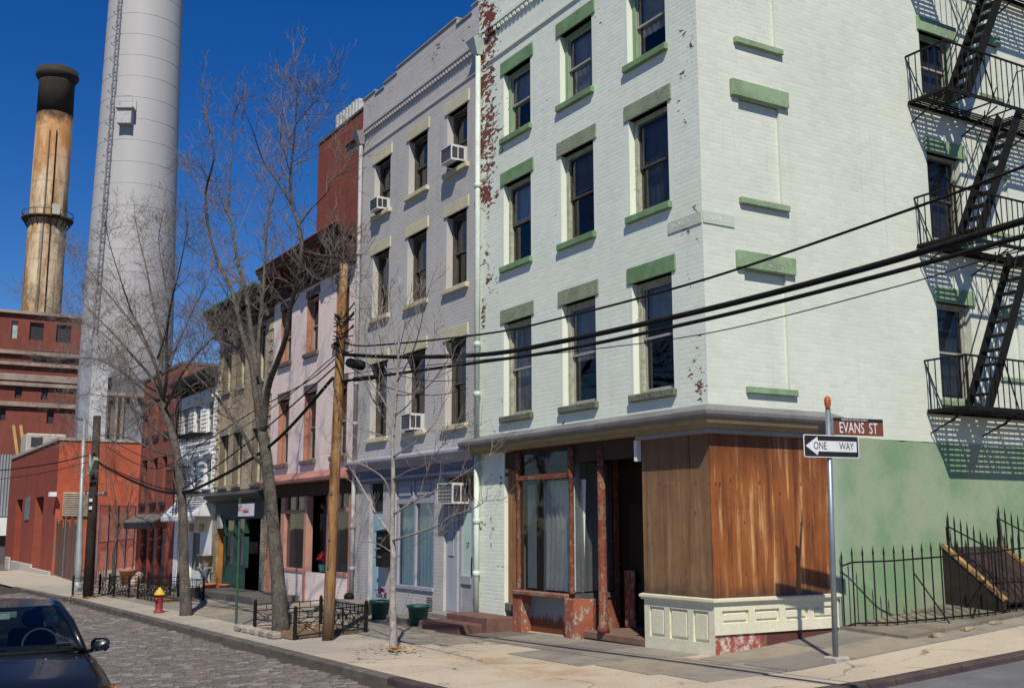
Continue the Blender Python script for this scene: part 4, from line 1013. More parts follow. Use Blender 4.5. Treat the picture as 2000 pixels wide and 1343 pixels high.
poinsettia((-14.2, .25, .69), 1.1, 'red potted flower at the left of the shop window next to the grey building')
poinsettia((-13.72, .28, .69), 1.2, 'small red potted flower nearest the grey building')
# ================================================================== tan brick building with green shop
TN = thing('tan_building', (-22.5, 2, -.2), 'three storey tan brick house with dark green shopfront and green edged cornice', 'building')
M_tanb = N('tan_brick'); isl = M_tanb.island()
c = M_tanb.mix(isl, (.40, .325, .225), (.54, .46, .33)); c = M_tanb.mix(M_tanb.math('MULTIPLY', M_tanb.ramp(M_tanb.noise(.9, 5), .45, .7), .4), c, (.20, .15, .10)); M_tanb = M_tanb.fin(c, .85, 0, .3)
M_mort = P('dark_mortar', (.17, .14, .10), (.13, .11, .08), .95, 5)
tx0, tx1 = -25.3, -19.62
tcols = [(-24.72, -23.92), (-23.20, -22.42), (-21.22, -20.42)]
trow = [(3.14, 4.80), (6.28, 7.95)]
tops = [(a, b, c, d) for a, b in tcols for c, d in trow]
wt = wall('front_wall', fg, tx0, tx1, 2.95, 8.4, tops, M_mort, TN, .25)
bricks(wt, fg, tx0, tx1, 2.98, 8.4, [(o[0]-.10, o[1]+.10, o[2]-.1, o[3]+.24) for o in tops], M_tanb, .006, .003, near=300, seed=31, joint=.012)
for zz in range(16):       # quoin blocks
    for xq in (tx0+.14, tx1-.16): MB(fg).cbox(xq-(.14 if zz % 2 else .20), xq+(.14 if zz % 2 else .2), -.03, .0, 3.1+zz*.33, 3.1+zz*.33+.15, .006).build('quoin', M_tanb, TN)
M_tst = P('grey_tan_stone', (.27, .25, .21), (.20, .185, .16), .85, 4)
M_tfr = P('pale_yellow_frame', (.46, .45, .30), (.38, .37, .25), .7, 5)
for a, b in tcols:
    for c, d in trow:
        lintel(TN, fg, a-.10, b+.10, d, d+.24, M_tst, .03); MB(fg).cbox(a-.1, b+.1, -.08, .14, c-.1, c, .008).build('sill', M_tst, TN)
        sash(TN, fg, a, b, c, d, M_tfr, M_dk, .18, .5, .95, M_curd)
M_dgr = P('dark_green_trim', (.02, .075, .055), (.015, .055, .04), .6, 4)
cornice(TN, tx0-.05, tx1-.02, 8.1, 9.05, .62, P('dark_olive_cornice', (.06, .055, .045), (.04, .04, .035), .85, 3), 0, 7)
MB().box(tx0-.05, tx1-.02, -.66, -.58, 9.053, 9.13).build('cornice_edge', P('green_copper_edge', (.05, .20, .13), (.04, .15, .10), .7, 5), TN)
sweep([(0, 2.60), (.15, 2.62), (.30, 2.72), (.34, 2.80), (0, 2.95)], [(tx0-.12, 0), (tx1+.02, 0)], 'shop_cornice', P('black_grey_trim', (.06, .06, .062), (.04, .04, .042), .6, 4), TN)
MB(fg).box(tx0+.35, tx1-.3, -.02, .1, 2.05, 2.6).build('shop_fascia', P('black_green_fascia', (.015, .028, .025), (.01, .02, .018), .6, 3), TN)
for a, b in ((tx0, tx0+.62), (tx1-.55, tx1)):
    wq = wall('brick_pier', fg, a, b, -.4, 2.6, [], M_mort, TN); bricks(wq, fg, a, b, -.35, 2.6, [], M_tanb, .012, .003, near=0, seed=33, joint=.012)
    wall('pier_return', F_side(b), 0, .6, -.4, 2.6, [], P('orange_wood_jamb', (.45, .19, .04), (.36, .15, .035), .6, 4), TN)
m = MB(fg)
for a, b in ((-24.15, -24.0), (-23.05, -22.85), (-21.95, -21.75)): m.box(a, b, .05, .15, -.35, 2.05)
m.box(-24.15, -21.75, .05, .15, 1.5, 1.6); m.box(-24.0, -21.75, .06, .15, -.35, .55)
m.build('shop_frame', M_dgr, TN)
for a, b in ((-24.0, -23.05), (-22.85, -21.95)):
    m = MB(fg); m.quad((a, .1, .55), (b, .1, .55), (b, .1, 1.5), (a, .1, 1.5)); m.build('shop_pane', GLASS, TN)
    m = MB(fg); m.quad((a, .1, 1.6), (b, .1, 1.6), (b, .1, 2.05), (a, .1, 2.05)); m.build('transom_pane', GLASS, TN)
    MB(fg).box(a+.1, b-.1, .22, .23, .6, 1.5).build('pale_curtain', P('pale_grey_curtain', (.42, .44, .45), (.36, .38, .39), .9, 2), TN)
MB(fg).box(-21.75, -20.2, .5, .55, -.3, 2.6).build('shop_door', M_dgr, TN)
MB(fg).box(-20.95, -20.70, -.10, .10, 1.0, 1.35).build('letter_box', BLK, TN)
MB(fg).box(-24.66, -24.3, -.05, .06, 1.75, 2.2).build('meter_box', P('pale_grey_box', (.5, .52, .52)), TN)
m = MB(); m.box(tx0+.01, tx1-.01, 12, 12.2, -.5, 8.8); m.box(tx0+.01, tx0+.15, .3, 12, -.5, 8.8); m.box(tx0+.02, tx1-.02, .1, 12, 8.5, 8.6); m.box(tx0+.1, tx1-.1, 1.5, 1.55, -.4, 3)
for z in (2.9, 5.7): m.box(tx0+.2, tx1-.1, .4, 11.9, z, z+.12)
m.build('shell', M_dark, TN)
# ================================================================== white clapboard house
WH = thing('clapboard_house', (-28, 2, -.3), 'white clapboard house with fire escape, dark cornice and scalloped awning', 'house')
M_clap = P('white_clapboard', (.84, .84, .82), (.78, .78, .77), .65, 3, 0, .4)
wx0, wx1 = -30.4, -25.32
wcols = [(-29.86, -29.03), (-28.18, -27.37), (-26.50, -25.72)]
wrow = [(3.08, 4.24), (5.06, 6.22)]
wops = [(a, b, c, d) for a, b in wcols for c, d in wrow]+[(-29.9, -28.7, -.35, 1.6, .3), (-28.25, -26.8, -.35, 1.6, .3)]
ww_ = wall('front_wall', fg, wx0, wx1, -.6, 6.7, wops, M_clap, WH, .2)
z = 2.1
while z < 6.65:           # clapboards between and around the openings
    iv = [(wx0, wx1)]
    for o in wops:
        if min(z+.14, o[3])-max(z, o[2]) > .03:
            nx = []
            for p, q in iv:
                if o[1] <= p or o[0] >= q: nx.append((p, q)); continue
                if o[0]-.08-p > .05: nx.append((p, o[0]-.08))
                if q-o[1]-.08 > .05: nx.append((o[1]+.08, q))
            iv = nx
    for p, q in iv: MB(fg).hexa([(p, -.028, z), (q, -.028, z), (q, 0, z), (p, 0, z), (p, -.006, z+.145), (q, -.006, z+.145), (q, 0, z+.145), (p, 0, z+.145)]).build('clapboard', M_clap, WH)
    z += .145
for a, b in wcols:
    for c, d in wrow:
        w_ = sash(WH, fg, a, b, c, d, M_white, M_white, .02, .5, .9, M_curd)
        MB(fg).cbox(a-.12, b+.12, -.13, .0, d+.04, d+.14, .01).build('window_hood', M_white, WH); MB(fg).cbox(a-.1, b+.1, -.07, .02, c-.12, c, .01).build('sill', P('dark_sill', (.10, .10, .12)), WH)
M_bkc = P('dark_grey_cornice', (.06, .06, .065), (.04, .04, .045), .8, 3)
sweep([(0, 6.62), (.08, 6.62), (.12, 6.9), (.42, 7.02), (.5, 7.12), (.5, 7.2), (0, 7.3)], [(wx0-.04, 0), (wx1-.02, 0)], 'cornice', M_bkc, WH)
for i in range(9):
    x = lerp(wx0+.15, wx1-.15, i/8); MB(fg).box(x-.05, x+.05, -.34, -.09, 6.64, 6.9).build('cornice_bracket', BLK, WH)
m = MB(); m.box(wx0+.01, wx1-.01, 10, 10.2, -.6, 7); m.box(wx0+.02, wx1-.02, .1, 10, 6.9, 7.0); m.box(wx0+.05, wx1-.1, 1.4, 1.45, -.5, 2.6); m.box(wx0+.2, wx1-.1, .4, 9.9, 2.7, 2.8); m.build('shell', M_dark, WH)
m = MB(); n_ = 18        # awning
for i in range(n_):
    a, b = lerp(wx0+.3, wx1-.05, i/n_), lerp(wx0+.3, wx1-.05, (i+1)/n_)
    m.quad((a, -.02, 2.78), (a, -.6, 2.16), (b, -.6, 2.16), (b, -.02, 2.78)); m.quad((a, -.602, 2.16), (lerp(a, b, .5), -.605, 1.95), (b, -.602, 2.16)); m.quad((a, -.6, 2.16), (a, -.605, 2.02), (b, -.605, 2.02), (b, -.6, 2.16))
m.quad((wx1-.05, -.02, 2.78), (wx1-.05, -.6, 2.16), (wx1-.05, -.02, 2.16)); m.build('awning', P('white_canvas', (.62, .63, .63), (.54, .55, .56), .85, 3), WH)
for a, b in ((-29.9, -28.7), (-28.25, -26.8)):
    m = MB(fg); m.box(a, a+.1, .1, .16, -.35, 1.6); m.box(b-.1, b, .1, .16, -.35, 1.6); m.box(a+.1, b-.1, .1, .16, -.35, .28); dd = m.build('glazed_door', M_white, WH)
    m = MB(fg); m.quad((a+.1, .13, .28), (b-.1, .13, .28), (b-.1, .13, 1.6), (a+.1, .13, 1.6)); m.build('pane', GLASS, dd)
for x in (-27.5, -26.2):
    m = MB(); m.lathe([(.04, 0), (.09, .05), (.09, .26), (.05, .30)], (x, -.14, 1.62), 10); m.build('wall_lantern', P('amber_lantern', (.55, .38, .12), (.4, .26, .08), .4, 8), WH)
FE2 = thing('fire_escape', (-27.4, -.4, 2.8), 'narrow black fire escape on the white clapboard house', 'fire escape')
for z in (2.98, 5.0):
    m = MB(); [m.bar((-29.0, -.05-.11*i, z), (-25.7, -.05-.11*i, z), .05, .02) for i in range(7)]; tag(m.build('platform', BLK, FE2), kind='stuff')
    m = MB(); m.bar((-29.0, -.74, z+.85), (-25.7, -.74, z+.85), .03); m.bar((-29, -.05, z+.85), (-29, -.74, z+.85), .03); m.bar((-25.7, -.05, z+.85), (-25.7, -.74, z+.85), .03); m.bar((-29.0, -.74, z+.45), (-25.7, -.74, z+.45), .02); ra = m.build('railing', BLK, FE2)
    for i in range(19): MB().bar((lerp(-29, -25.7, i/18), -.74, z), (lerp(-29, -25.7, i/18), -.74, z+.85), .016).build('baluster', BLK, ra)
for x in (-28.55, -28.1):
    m = MB(); m.bar((x, -.55, 2.2), (x, -.55, 6.9), .03); m.build('ladder_rail', BLK, FE2)
for i in range(15): MB().bar((-28.55, -.55, 2.4+i*.3), (-28.1, -.55, 2.4+i*.3), .02).build('rung', BLK, FE2)
# ================================================================== red brick house
RH = thing('red_brick_house', (-33.5, 2, -.5), 'narrow red brick house with dark sills and a slatted wooden canopy', 'house')
M_redf = brick_tex('red_house_brick', (.30, .072, .045), (.24, .055, .035), (.22, .10, .075))
M_reds = brick_tex('red_house_side_brick', (.36, .095, .05), (.28, .075, .04), (.26, .14, .10), axis='side')
rx0, rx1 = -36.75, -30.43
rcols = [(-36.25, -35.42), (-34.40, -33.62), (-32.70, -32.02)]
rrow = [(2.78, 4.56), (5.52, 7.0)]
rops = [(a, b, c, d) for a, b in rcols for c, d in rrow]+[(-35.9, -31.2, -.7, 1.8, .25)]
wall('front_wall', fg, rx0, rx1, -.9, 8.0, rops, M_redf, RH, .25)
wall('side_wall', F_side(rx1), 0, 10, -.9, 8.0, [], M_reds, RH); 
for a, b in rcols:
    for c, d in rrow:
        sash(RH, fg, a, b, c, d, M_gwf, M_gwf, .16, .5, .9, M_cur); MB(fg).cbox(a-.08, b+.08, -.1, .1, c-.16, c, .01).build('sill', P('black_sill', (.03, .03, .032)), RH); lintel(RH, fg, a-.08, b+.08, d, d+.12, P('brown_stone_lintel', (.20, .08, .06)), .03)
m = MB(); m.box(rx0, rx1+.02, -.04, 10, 8.0, 8.12); m.box(rx0+.01, rx1-.02, 9.9, 10, -.8, 8); m.box(rx0+.01, rx0+.1, .3, 9.9, -.8, 8); m.build('roof', P('grey_roofing', (.16, .15, .14)), RH)
M_can = P('weathered_slats', (.22, .20, .175), (.13, .115, .10), .9, 6)
for i in range(24):
    x = lerp(-36.6, -31.4, i/23); MB().hexa([(x-.09, -.55, 1.98), (x+.09, -.55, 1.98), (x+.09, -.02, 2.28), (x-.09, -.02, 2.28), (x-.09, -.55, 2.02), (x+.09, -.55, 2.02), (x+.09, -.02, 2.32), (x-.09, -.02, 2.32)]).build('canopy_slat', M_can, RH)
MB().box(-36.7, -31.3, -.57, -.5, 1.72, 1.97).build('canopy_beam', P('black_wood', (.03, .025, .022)), RH)
M_rpost = P('red_painted_post', (.30, .055, .03), (.24, .045, .026), .6, 4)
for x in (-35.8, -34.3, -32.9, -31.35): MB(fg).cbox(x-.14, x+.14, -.06, .12, -.7, 1.8, .01).build('front_post', M_rpost, RH)
m = MB(fg)
for a, b in ((-35.66, -34.44), (-34.16, -33.04), (-32.76, -31.49)):
    g_ = MB(fg); g_.quad((a, .05, .25), (b, .05, .25), (b, .05, 1.8), (a, .05, 1.8)); g_.build('shop_pane', GLASS, RH); MB(fg).box(a, b, .04, .08, -.7, .25).build('stall_riser', P('dark_brown_riser', (.06, .03, .022)), RH)
    MB(fg).box(a, b, .3, .32, .3, 1.8).build('grey_blind', P('grey_blind', (.33, .33, .30), (.28, .28, .26), .9, 2), RH)
# ================================================================== brick garage beyond the garden
YG = -1.0
XG = onY(108, 1000, YG).x
gz0, gz1 = -.75, onY(112, 861, YG).z
GA = thing('brick_garage', (XG, YG, gz0), 'low orange red brick garage with two tall doors and louvred vent', 'garage')
M_gaf = brick_tex('garage_front_brick', (.30, .052, .026), (.25, .042, .022), (.23, .075, .05))
M_gas = brick_tex('garage_side_brick', (.50, .09, .034), (.40, .066, .027), (.38, .13, .075), axis='side')
ffg, fsg = F_front(YG), F_side(XG)
def gu(px, py): return onY(px, py, YG)
dA = (gu(68, 1000).x, gu(84, 1000).x, gz0, gu(75, 970).z, .5); dB = (gu(31, 1000).x, gu(43, 1000).x, gz0, gu(37, 975).z, .5)
xe = gu(22, 900).x
wall('front_wall', ffg, xe, XG, gz0-.5, gz1, [dA, dB], M_gaf, GA, .5)
wall('side_wall', fsg, YG, 22, gz0-.5, gz1, [], M_gas, GA)
for d in (dA, dB): MB(ffg).box(d[0], d[1], .45, .5, d[2], d[3]).build('garage_door', P('brown_garage_door', (.17, .06, .045), (.14, .05, .04), .6, 2), GA)
MB(ffg).cbox(gu(51, 980).x, gu(59, 980).x, -.06, 0, gu(55, 1015).z, gu(55, 970).z, .01).build('louvre_vent', M_galv, GA)
m = MB(); m.box(xe, XG+.08, YG-.08, YG+.3, gz1, gz1+.15); m.box(XG-.3, XG+.08, YG+.3, 22, gz1, gz1+.15); m.build('coping', P('pale_coping', (.42, .38, .34)), GA)
MB().box(xe, XG-.02, YG+.02, 22, gz1-.4, gz1-.2).build('roof', M_dark, GA)
for i, px_ in enumerate((20, 62, 100)): 
    a = gu(max(px_-38, 12), 1100).x; b = gu(px_, 1100).x; MB(ffg).cbox(min(a, b), max(a, b)-.03, -.10, .05, gz0-.3, gz0+.55-.18*i, .02).build('foundation_block', P('white_foundation', (.50, .47, .42), (.42, .39, .34), .9, 2), GA)
va, vb = onX(122, 985, XG), onX(188, 985, XG); vz0, vz1 = onX(150, 1007, XG).z, onX(150, 961, XG).z
v = MB(fsg).box(va.y, vb.y, -.04, .0, vz0, vz1).build('side_vent', M_acd, GA)
for i in range(13): 
    z = lerp(vz0, vz1, (i+.5)/13); MB(fsg).hexa([(va.y, -.14, z-.05), (vb.y, -.14, z-.05), (vb.y, -.042, z+.02), (va.y, -.042, z+.02), (va.y, -.14, z-.02), (vb.y, -.14, z-.02), (vb.y, -.042, z+.05), (va.y, -.042, z+.05)]).build('louvre', P('tan_louvre', (.42, .34, .26)), v)
cz = onX(104, 965, XG); cm = MB(); cm.box(XG+.02, XG+.5, cz.y-.25, cz.y+.1, cz.z-.12, cz.z+.12); cm.build('flood_lamp', M_white, GA)
# grey corrugated shed left of the garage
SX = XG-32
SH = thing('corrugated_shed', (SX, -8, gz0), 'light grey corrugated metal shed behind the brick garage', 'shed')
m = MB(); z1 = onX(10, 887, SX).z; y0 = onX(-120, 900, SX).y; y1 = onX(60, 900, SX).y
n_ = 60; vs = []
for i in range(n_+1):
    y = lerp(y0, y1, i/n_); x = SX+(.18 if i % 2 else 0); vs += [(x, y, gz0+3.4), (x, y, z1)]
m.add(vs, [(2*i, 2*i+2, 2*i+3, 2*i+1) for i in range(n_)]); m.build('cladding', P('grey_corrugated', (.36, .37, .40), (.32, .33, .36), .5, .5, .2), SH)
MB().box(SX-6, SX-.05, y0, y1, gz0-.5, z1-.1).build('shed_body', P('dark_shed_body', (.10, .10, .11)), SH)
MB().box(SX-.04, SX+.6, y0, y1, gz0+1.9, gz0+3.3).build('white_band', M_white, SH)
# ================================================================== power station
PX = -150.0
def pw(px, py): return onX(px, py, PX)
PW = thing('power_station', (PX, pw(80, 900).y, -1), 'large dark red brick power station with pale ledges below the smoke stack', 'building')
M_pwb = P('power_station_brick', (.21, .06, .044), (.14, .046, .037), .9, .35, 0, .3, stretch=(1, 1, .4), dirt=(.09, .045, .035))
ya, yb = pw(-260, 700).y, pw(171, 700).y; zt = pw(80, 616).z
wins = []
for a, b, c, d in ((23, 36, 626, 660), (59, 87, 629, 663), (111, 140, 633, 668), (30, 44, 752, 777), (81, 94, 756, 780), (0, 12, 797, 820), (92, 106, 803, 827), (65, 156, 684, 706)):
    wins.append((pw(a, c).y, pw(b, c).y, pw(a, d).z, pw(a, c).z, .5))
fpw = F_side(PX)
wall('front_wall', fpw, ya, yb, -3, zt, wins, M_pwb, PW)
for i, o in enumerate(wins): MB(fpw).box(o[0], o[1], .4, .6, o[2], o[3]).build('window', P('pale_glass_block', (.42, .47, .50), (.3, .35, .38), .3, 1) if i == 0 else P('dark_far_window', (.05, .045, .045), (.03, .03, .03), .4, .5), PW)
for px_, py_, px2, hh in ((-260, 682, 157, .5), (-260, 704, 157, .45), (-260, 727, 157, .9), (-260, 743, 157, .5), (-260, 781, 157, .6), (-260, 605, 171, .4)):
    z = pw(80, py_+6).z; MB(fpw).box(ya, yb, -.5, 0, z-hh, z).build('ledge', P('pale_ledge', (.34, .28, .235), (.22, .17, .14), .9, .5), PW)
MB().box(PX-30, PX-.7, ya, yb, -3, zt-.3).build('core', M_pwb, PW)
# escalator-like yellow conveyor ladders
m = MB(); [m.bar(onX(a, 830, PX+6), onX(a+8, 890, PX+6), .35, .35) for a in (26, 40)]
CV = m.build('ladder', P('yellow_steel', (.55, .36, .12), (.45, .28, .1), .7, .5), None, org=onX(35, 890, PX+6)); tag(CV, 'pair of yellow steel ladder rails leaning on the power station', 'ladder')
# rooftop plant behind the garage
RX = XG-26
RP = thing('rooftop_plant', (RX, onX(90, 860, RX).y, 5), 'pale boxy ventilation unit showing above the garage roof', 'ventilation unit')
m = MB(); a = onX(52, 845, RX); b = onX(132, 838, RX); m.cbox(RX-3, RX, a.y, b.y, 3, a.z, .1); m.build('casing', P('pale_cream_metal', (.46, .43, .37), (.40, .37, .32), .6, 1), RP)
MB().box(RX, RX+.05, lerp(a.y, b.y, .12), lerp(a.y, b.y, .4), a.z-1.0, a.z-.3).build('grille', M_acd, RP)
# ================================================================== smoke stacks
def stack(name, label, dist, pts, mat, rings=None, top=None, zbase=-2):
    c0 = atD(*pts[0][0], dist); X, Y = c0.x, c0.y
    t = thing(name, (X, Y, zbase), label, 'chimney'); prof = []
    for (cx, cy), hw in pts:
        d = ray(cx, cy); s = math.hypot(X-CX, Y-CY)/math.hypot(d.x, d.y); prof.append((hw*s/FPX, CZ+d.z*s))
    prof.sort(key=lambda q: q[1]); prof.insert(0, (prof[0][0]+(prof[0][0]-prof[1][0])*.5, zbase))
    m = MB(); m.lathe(prof, (X, Y, 0), 48); o = m.build('shaft', mat, t, True)
    return t, X, Y, prof, o
nK = N('pale_grey_stack'); p = nK.xyz()
c = nK.mix(nK.ramp(nK.noise(.12, 5, .6, nK.pos((1, 1, .3))), .35, .7), (.40, .40, .405), (.35, .35, .36))
ring = nK.math('FRACT', nK.math('MULTIPLY', p[2], 1/2.4)); c = nK.mix(nK.math('MULTIPLY', nK.ramp(ring, .02, .03, 1, 0), .0), c, (.2, .2, .22)); M_stk = nK.fin(c, .6, 0, .4)
BT, BX, BY, bp, bo = stack('smoke_stack', 'huge pale grey cylindrical smoke stack with a ladder running up it', 118, [((250, 640), 85), ((272, 300), 75), ((283.5, 0), 68.5), ((297, -330), 63)], M_stk)
def brad(z): return interp(z, [(b, a) for a, b in bp])
z = 4.0
while z < bp[-1][1]:
    r_ = brad(z); m = MB(); m.lathe([(r_, -.02), (r_+.02, -.015), (r_+.02, .015), (r_, .02)], (BX, BY, z), 48, False); m.build('ring', M_stk, BT, True); z += 2.4
# ladder with cage, at the camera-left face
ang = math.atan2(CY-BY, CX-BX)-R(40)
def bpt(z, out, da=0): r_ = brad(z)+out; return Vector((BX+r_*math.cos(ang+da), BY+r_*math.sin(ang+da), z))
M_stl = P('grey_steel', (.22, .23, .25), (.16, .17, .19), .6, 1)
for da in (-.05, .05): m = MB(); m.tube([bpt(z, .25, da) for z in range(8, int(bp[-1][1]), 4)], .05, 5); m.build('ladder_rail', M_stl, BT)
m = MB()
for i in range(0, int((bp[-1][1]-10)/.9)):
    z = 8+i*.9; m.bar(bpt(z, .25, -.05), bpt(z, .25, .05), .06)
    if i % 2 == 0:
        for a_ in range(6): t0, t1 = a_/6*math.pi, (a_+1)/6*math.pi; m.bar(bpt(z, .25+.75*math.sin(t0), -.075*math.cos(t0)), bpt(z, .25+.75*math.sin(t1), -.075*math.cos(t1)), .05)
tag(m.build('ladder_cage', M_stl, BT), kind='stuff')
pa = math.atan2(CY-BY, CX-BX)-R(18)
zc = CZ+ray(240, 240).z*math.hypot(BX-CX, BY-CY)/math.hypot(ray(240, 240).x, ray(240, 240).y); r_ = brad(zc)
c_ = Vector((BX+(r_+.6)*math.cos(pa), BY+(r_+.6)*math.sin(pa), zc)); q = MB(); t_ = Vector((-math.sin(pa), math.cos(pa), 0)); n3 = Vector((math.cos(pa), math.sin(pa), 0))
q.hexa([c_+t_*a*.9+n3*b*.6+Vector((0, 0, h)) for h in (-.1, .1) for a, b in ((-1, -1), (1, -1), (1, 1), (-1, 1))])
for a, b in ((-1, 1), (1, 1), (1, -1), (-1, -1)): q.bar(c_+t_*a*.9+n3*b*.6, c_+t_*a*.9+n3*b*.6+Vector((0, 0, 1.2)), .07)
for h in (.6, 1.2): q.bar(c_+t_*-.9+n3*.6+Vector((0, 0, h)), c_+t_*.9+n3*.6+Vector((0, 0, h)), .06)
q.hexa([c_+t_*a*.75-n3*.15+n3*b*.5+Vector((0, 0, h)) for h in (-1.7, -.1) for a, b in ((-1, -1), (1, -1), (1, 1), (-1, 1))])
q.build('service_platform', P('pale_steel', (.45, .46, .48)), BT)
# steel framed hall at the foot of the stack
HX = onX(200, 800, -95).x
HA = thing('steel_hall', (HX, onX(240, 850, HX).y, -1), 'pale steel framed hall with dark bay at the foot of the big stack', 'building')
def hx(px, py, x=HX): return onX(px, py, x)
m = MB(); m.box(HX-6, HX-.3, hx(182, 700).y, hx(215, 700).y, -1, hx(200, 655).z); m.build('tower', P('pale_cladding', (.50, .51, .54), (.46, .47, .5), .6, .3), HA)
m = MB(); m.box(HX-8, HX-1.2, hx(214, 700).y, hx(330, 700).y, -1, hx(250, 735).z); m.build('hall_body', P('dark_bay', (.16, .165, .18), (.13, .135, .15), .8, .4), HA)
m = MB(); m.box(HX-1.15, HX-.9, hx(240, 800).y, hx(330, 800).y, -1, hx(260, 790).z); m.build('cladding', P('blue_grey_cladding', (.22, .24, .28), (.19, .21, .25), .6, .4), HA)
for p_ in (212, 231, 243): MB().box(HX-.9, HX-.5, hx(p_-3, 800).y, hx(p_+1, 800).y, -1, hx(p_, 765).z).build('column', P('rust_beige_steel', (.38, .30, .24)), HA)
MB().box(HX-.9, HX-.4, hx(208, 765).y, hx(290, 765).y, hx(240, 772).z, hx(240, 764).z).build('beam', P('rust_beige_steel', (.38, .30, .24)), HA)
m = MB(); m.bar((HX-.6, hx(262, 780).y, hx(262, 772).z), (HX-.6, hx(285, 860).y, hx(285, 850).z), .5); m.build('brace', P('grey_steel', (.22, .23, .25)), HA)
nK = N('stained_concrete_stack'); p = nK.xyz()
zz0 = 30
c = nK.mix(nK.ramp(nK.noise(.45, 6, .72, nK.pos((1, 1, .3))), .36, .62), (.58, .49, .34), (.30, .16, .065))
c = nK.mix(nK.math('MULTIPLY', nK.ramp(nK.noise(1.0, 4, .6, nK.pos((1, 1, .05))), .55, .7), .8), c, (.14, .075, .03))
M_st2 = nK; st2c = c
T2, SX2, SY2, sp, so = stack('smoke_stack', 'slim rust stained tan smoke stack with a black flared top', 185, [((84, 560), 36), ((98, 400), 34.5), ((113, 165), 32)], None)
ztop = sp[-1][1]
zk = CZ+ray(110, 226).z*math.hypot(SX2-CX, SY2-CY)/math.hypot(ray(110, 226).x, ray(110, 226).y)
c = nK.mix(nK.math('MULTIPLY', nK.ramp(p[2], zk-16, zk-1), .7), st2c, (.36, .16, .05)); c = nK.mix(nK.ramp(nK.math('ADD', p[2], nK.math('MULTIPLY', nK.noise(.8, 4), 5.0)), zk-.5, zk+3.0), c, (.05, .035, .025))
rg = nK.math('FRACT', nK.math('MULTIPLY', p[2], .22)); c = nK.mix(nK.math('MULTIPLY', nK.ramp(rg, .05, .09, 1, 0), .35), c, (.25, .16, .08))
so.data.materials.append(nK.fin(c, .9, 0, .2))
M_soot = P('sooty_black', (.028, .024, .02), (.045, .036, .028), .9, .3)
def srad(z): return interp(z, [(b, a) for a, b in sp])
m = MB(); m.lathe([(srad(zk)+.06, zk), (srad(ztop)+.06, ztop), (srad(ztop)+.12, ztop+.2)], (SX2, SY2, 0), 40); m.build('black_band', M_soot, T2, True)
rt = srad(ztop)
m = MB(); m.lathe([(rt+.1, ztop+.15), (rt+.4, ztop+.8), (rt+.65, ztop+1.1), (rt+.68, ztop+1.5), (rt+.52, ztop+1.7), (rt+.52, ztop+2.3), (rt+.35, ztop+2.4), (rt-.3, ztop+2.4)], (SX2, SY2, 0), 40); m.build('flared_crown', M_soot, T2, True)
zg = CZ+ray(92, 430).z*math.hypot(SX2-CX, SY2-CY)/math.hypot(ray(92, 430).x, ray(92, 430).y); rg_ = srad(zg)
m = MB(); m.lathe([(rg_, -.2), (rg_+1.1, -.1), (rg_+1.1, .1), (rg_, .1)], (SX2, SY2, zg), 40)
for i in range(20):
    a = 2*math.pi*i/20; m.bar((SX2+(rg_+1.05)*math.cos(a), SY2+(rg_+1.05)*math.sin(a), zg), (SX2+(rg_+1.05)*math.cos(a), SY2+(rg_+1.05)*math.sin(a), zg+1.1), .09)
    m.bar((SX2+(rg_+1.0)*math.cos(a), SY2+(rg_+1.0)*math.sin(a), zg), (SX2+rg_*math.cos(a), SY2+rg_*math.sin(a), zg-1.6), .14)
m.lathe([(rg_+1.0, 1.0), (rg_+1.1, 1.0), (rg_+1.1, 1.1), (rg_+1.0, 1.1)], (SX2, SY2, zg), 40, False)
m.build('gallery', P('dark_rust_steel', (.08, .06, .045)), T2)
da_ = math.atan2(CY-SY2, CX-SX2)
for off, mt in ((.15, BLK), (-.2, M_galv)):
    m = MB(); m.tube([(SX2+(srad(z)+.2)*math.cos(da_+off), SY2+(srad(z)+.2)*math.sin(da_+off), z) for z in range(20, int(zk), 6)], .10, 6); m.build('cable_run', mt, T2)
m = MB(); c_ = Vector((SX2+(rg_+.8)*math.cos(da_+.3), SY2+(rg_+.8)*math.sin(da_+.3), zg+1.0)); m.box(c_.x-.6, c_.x+.6, c_.y-.6, c_.y+.6, zg+.1, zg+1.9); m.build('equipment_cabinet', P('pale_cream_metal', (.46, .43, .37)), T2)
b2 = MB(); b2.lathe([(7.5, 0), (7.5, pw(80, 600).z-1)], (SX2, SY2, 0), 8); b2.build('stack_base', P('pale_grey_base', (.4, .38, .36)), T2)
# ================================================================== tall red brick loft building behind the row
YB = 20.0
def lf(px, py): return onY(px, py, YB)
xl, xr, zt = lf(619, 400).x, lf(760, 300).x, lf(640, 270).z
LB = thing('loft_building', ((xl+xr)/2, YB, 0), 'tall plain red brick loft building rising behind the pink house', 'building')
M_lb = brick_tex('loft_brick', (.255, .062, .04), (.215, .05, .034), (.19, .075, .055))
ow = (lf(674, 290).x, lf(712, 290).x, lf(676, 310).z, lf(676, 284).z)
fl = F_front(YB)
wall('front_wall', fl, xl, xr, 0, zt, [(*ow, .3)], M_lb, LB)
wall('end_wall', F_side(xl+.001), YB, YB+12, 0, zt, [], M_lb, LB)
for i in range(4): 
    a, b = lerp(ow[0], ow[1], i/4), lerp(ow[0], ow[1], (i+1)/4); MB(fl).box(a+.06, b-.06, .2, .25, ow[2], ow[3]).build('window', P('dark_grey_window', (.12, .12, .125)), LB)
m = MB(); m.box(xl-.1, xr, YB-.08, YB+.4, zt, zt+.18); m.box(xl, xr, YB+.4, YB+12, zt-.1, zt+.1); m.build('coping', P('dark_coping', (.12, .10, .09)), LB)
tk = thing('rooftop_tank', (lf(676, 240).x, YB+2.5, zt), 'pale corrugated box on the roof of the loft building', 'rooftop unit')
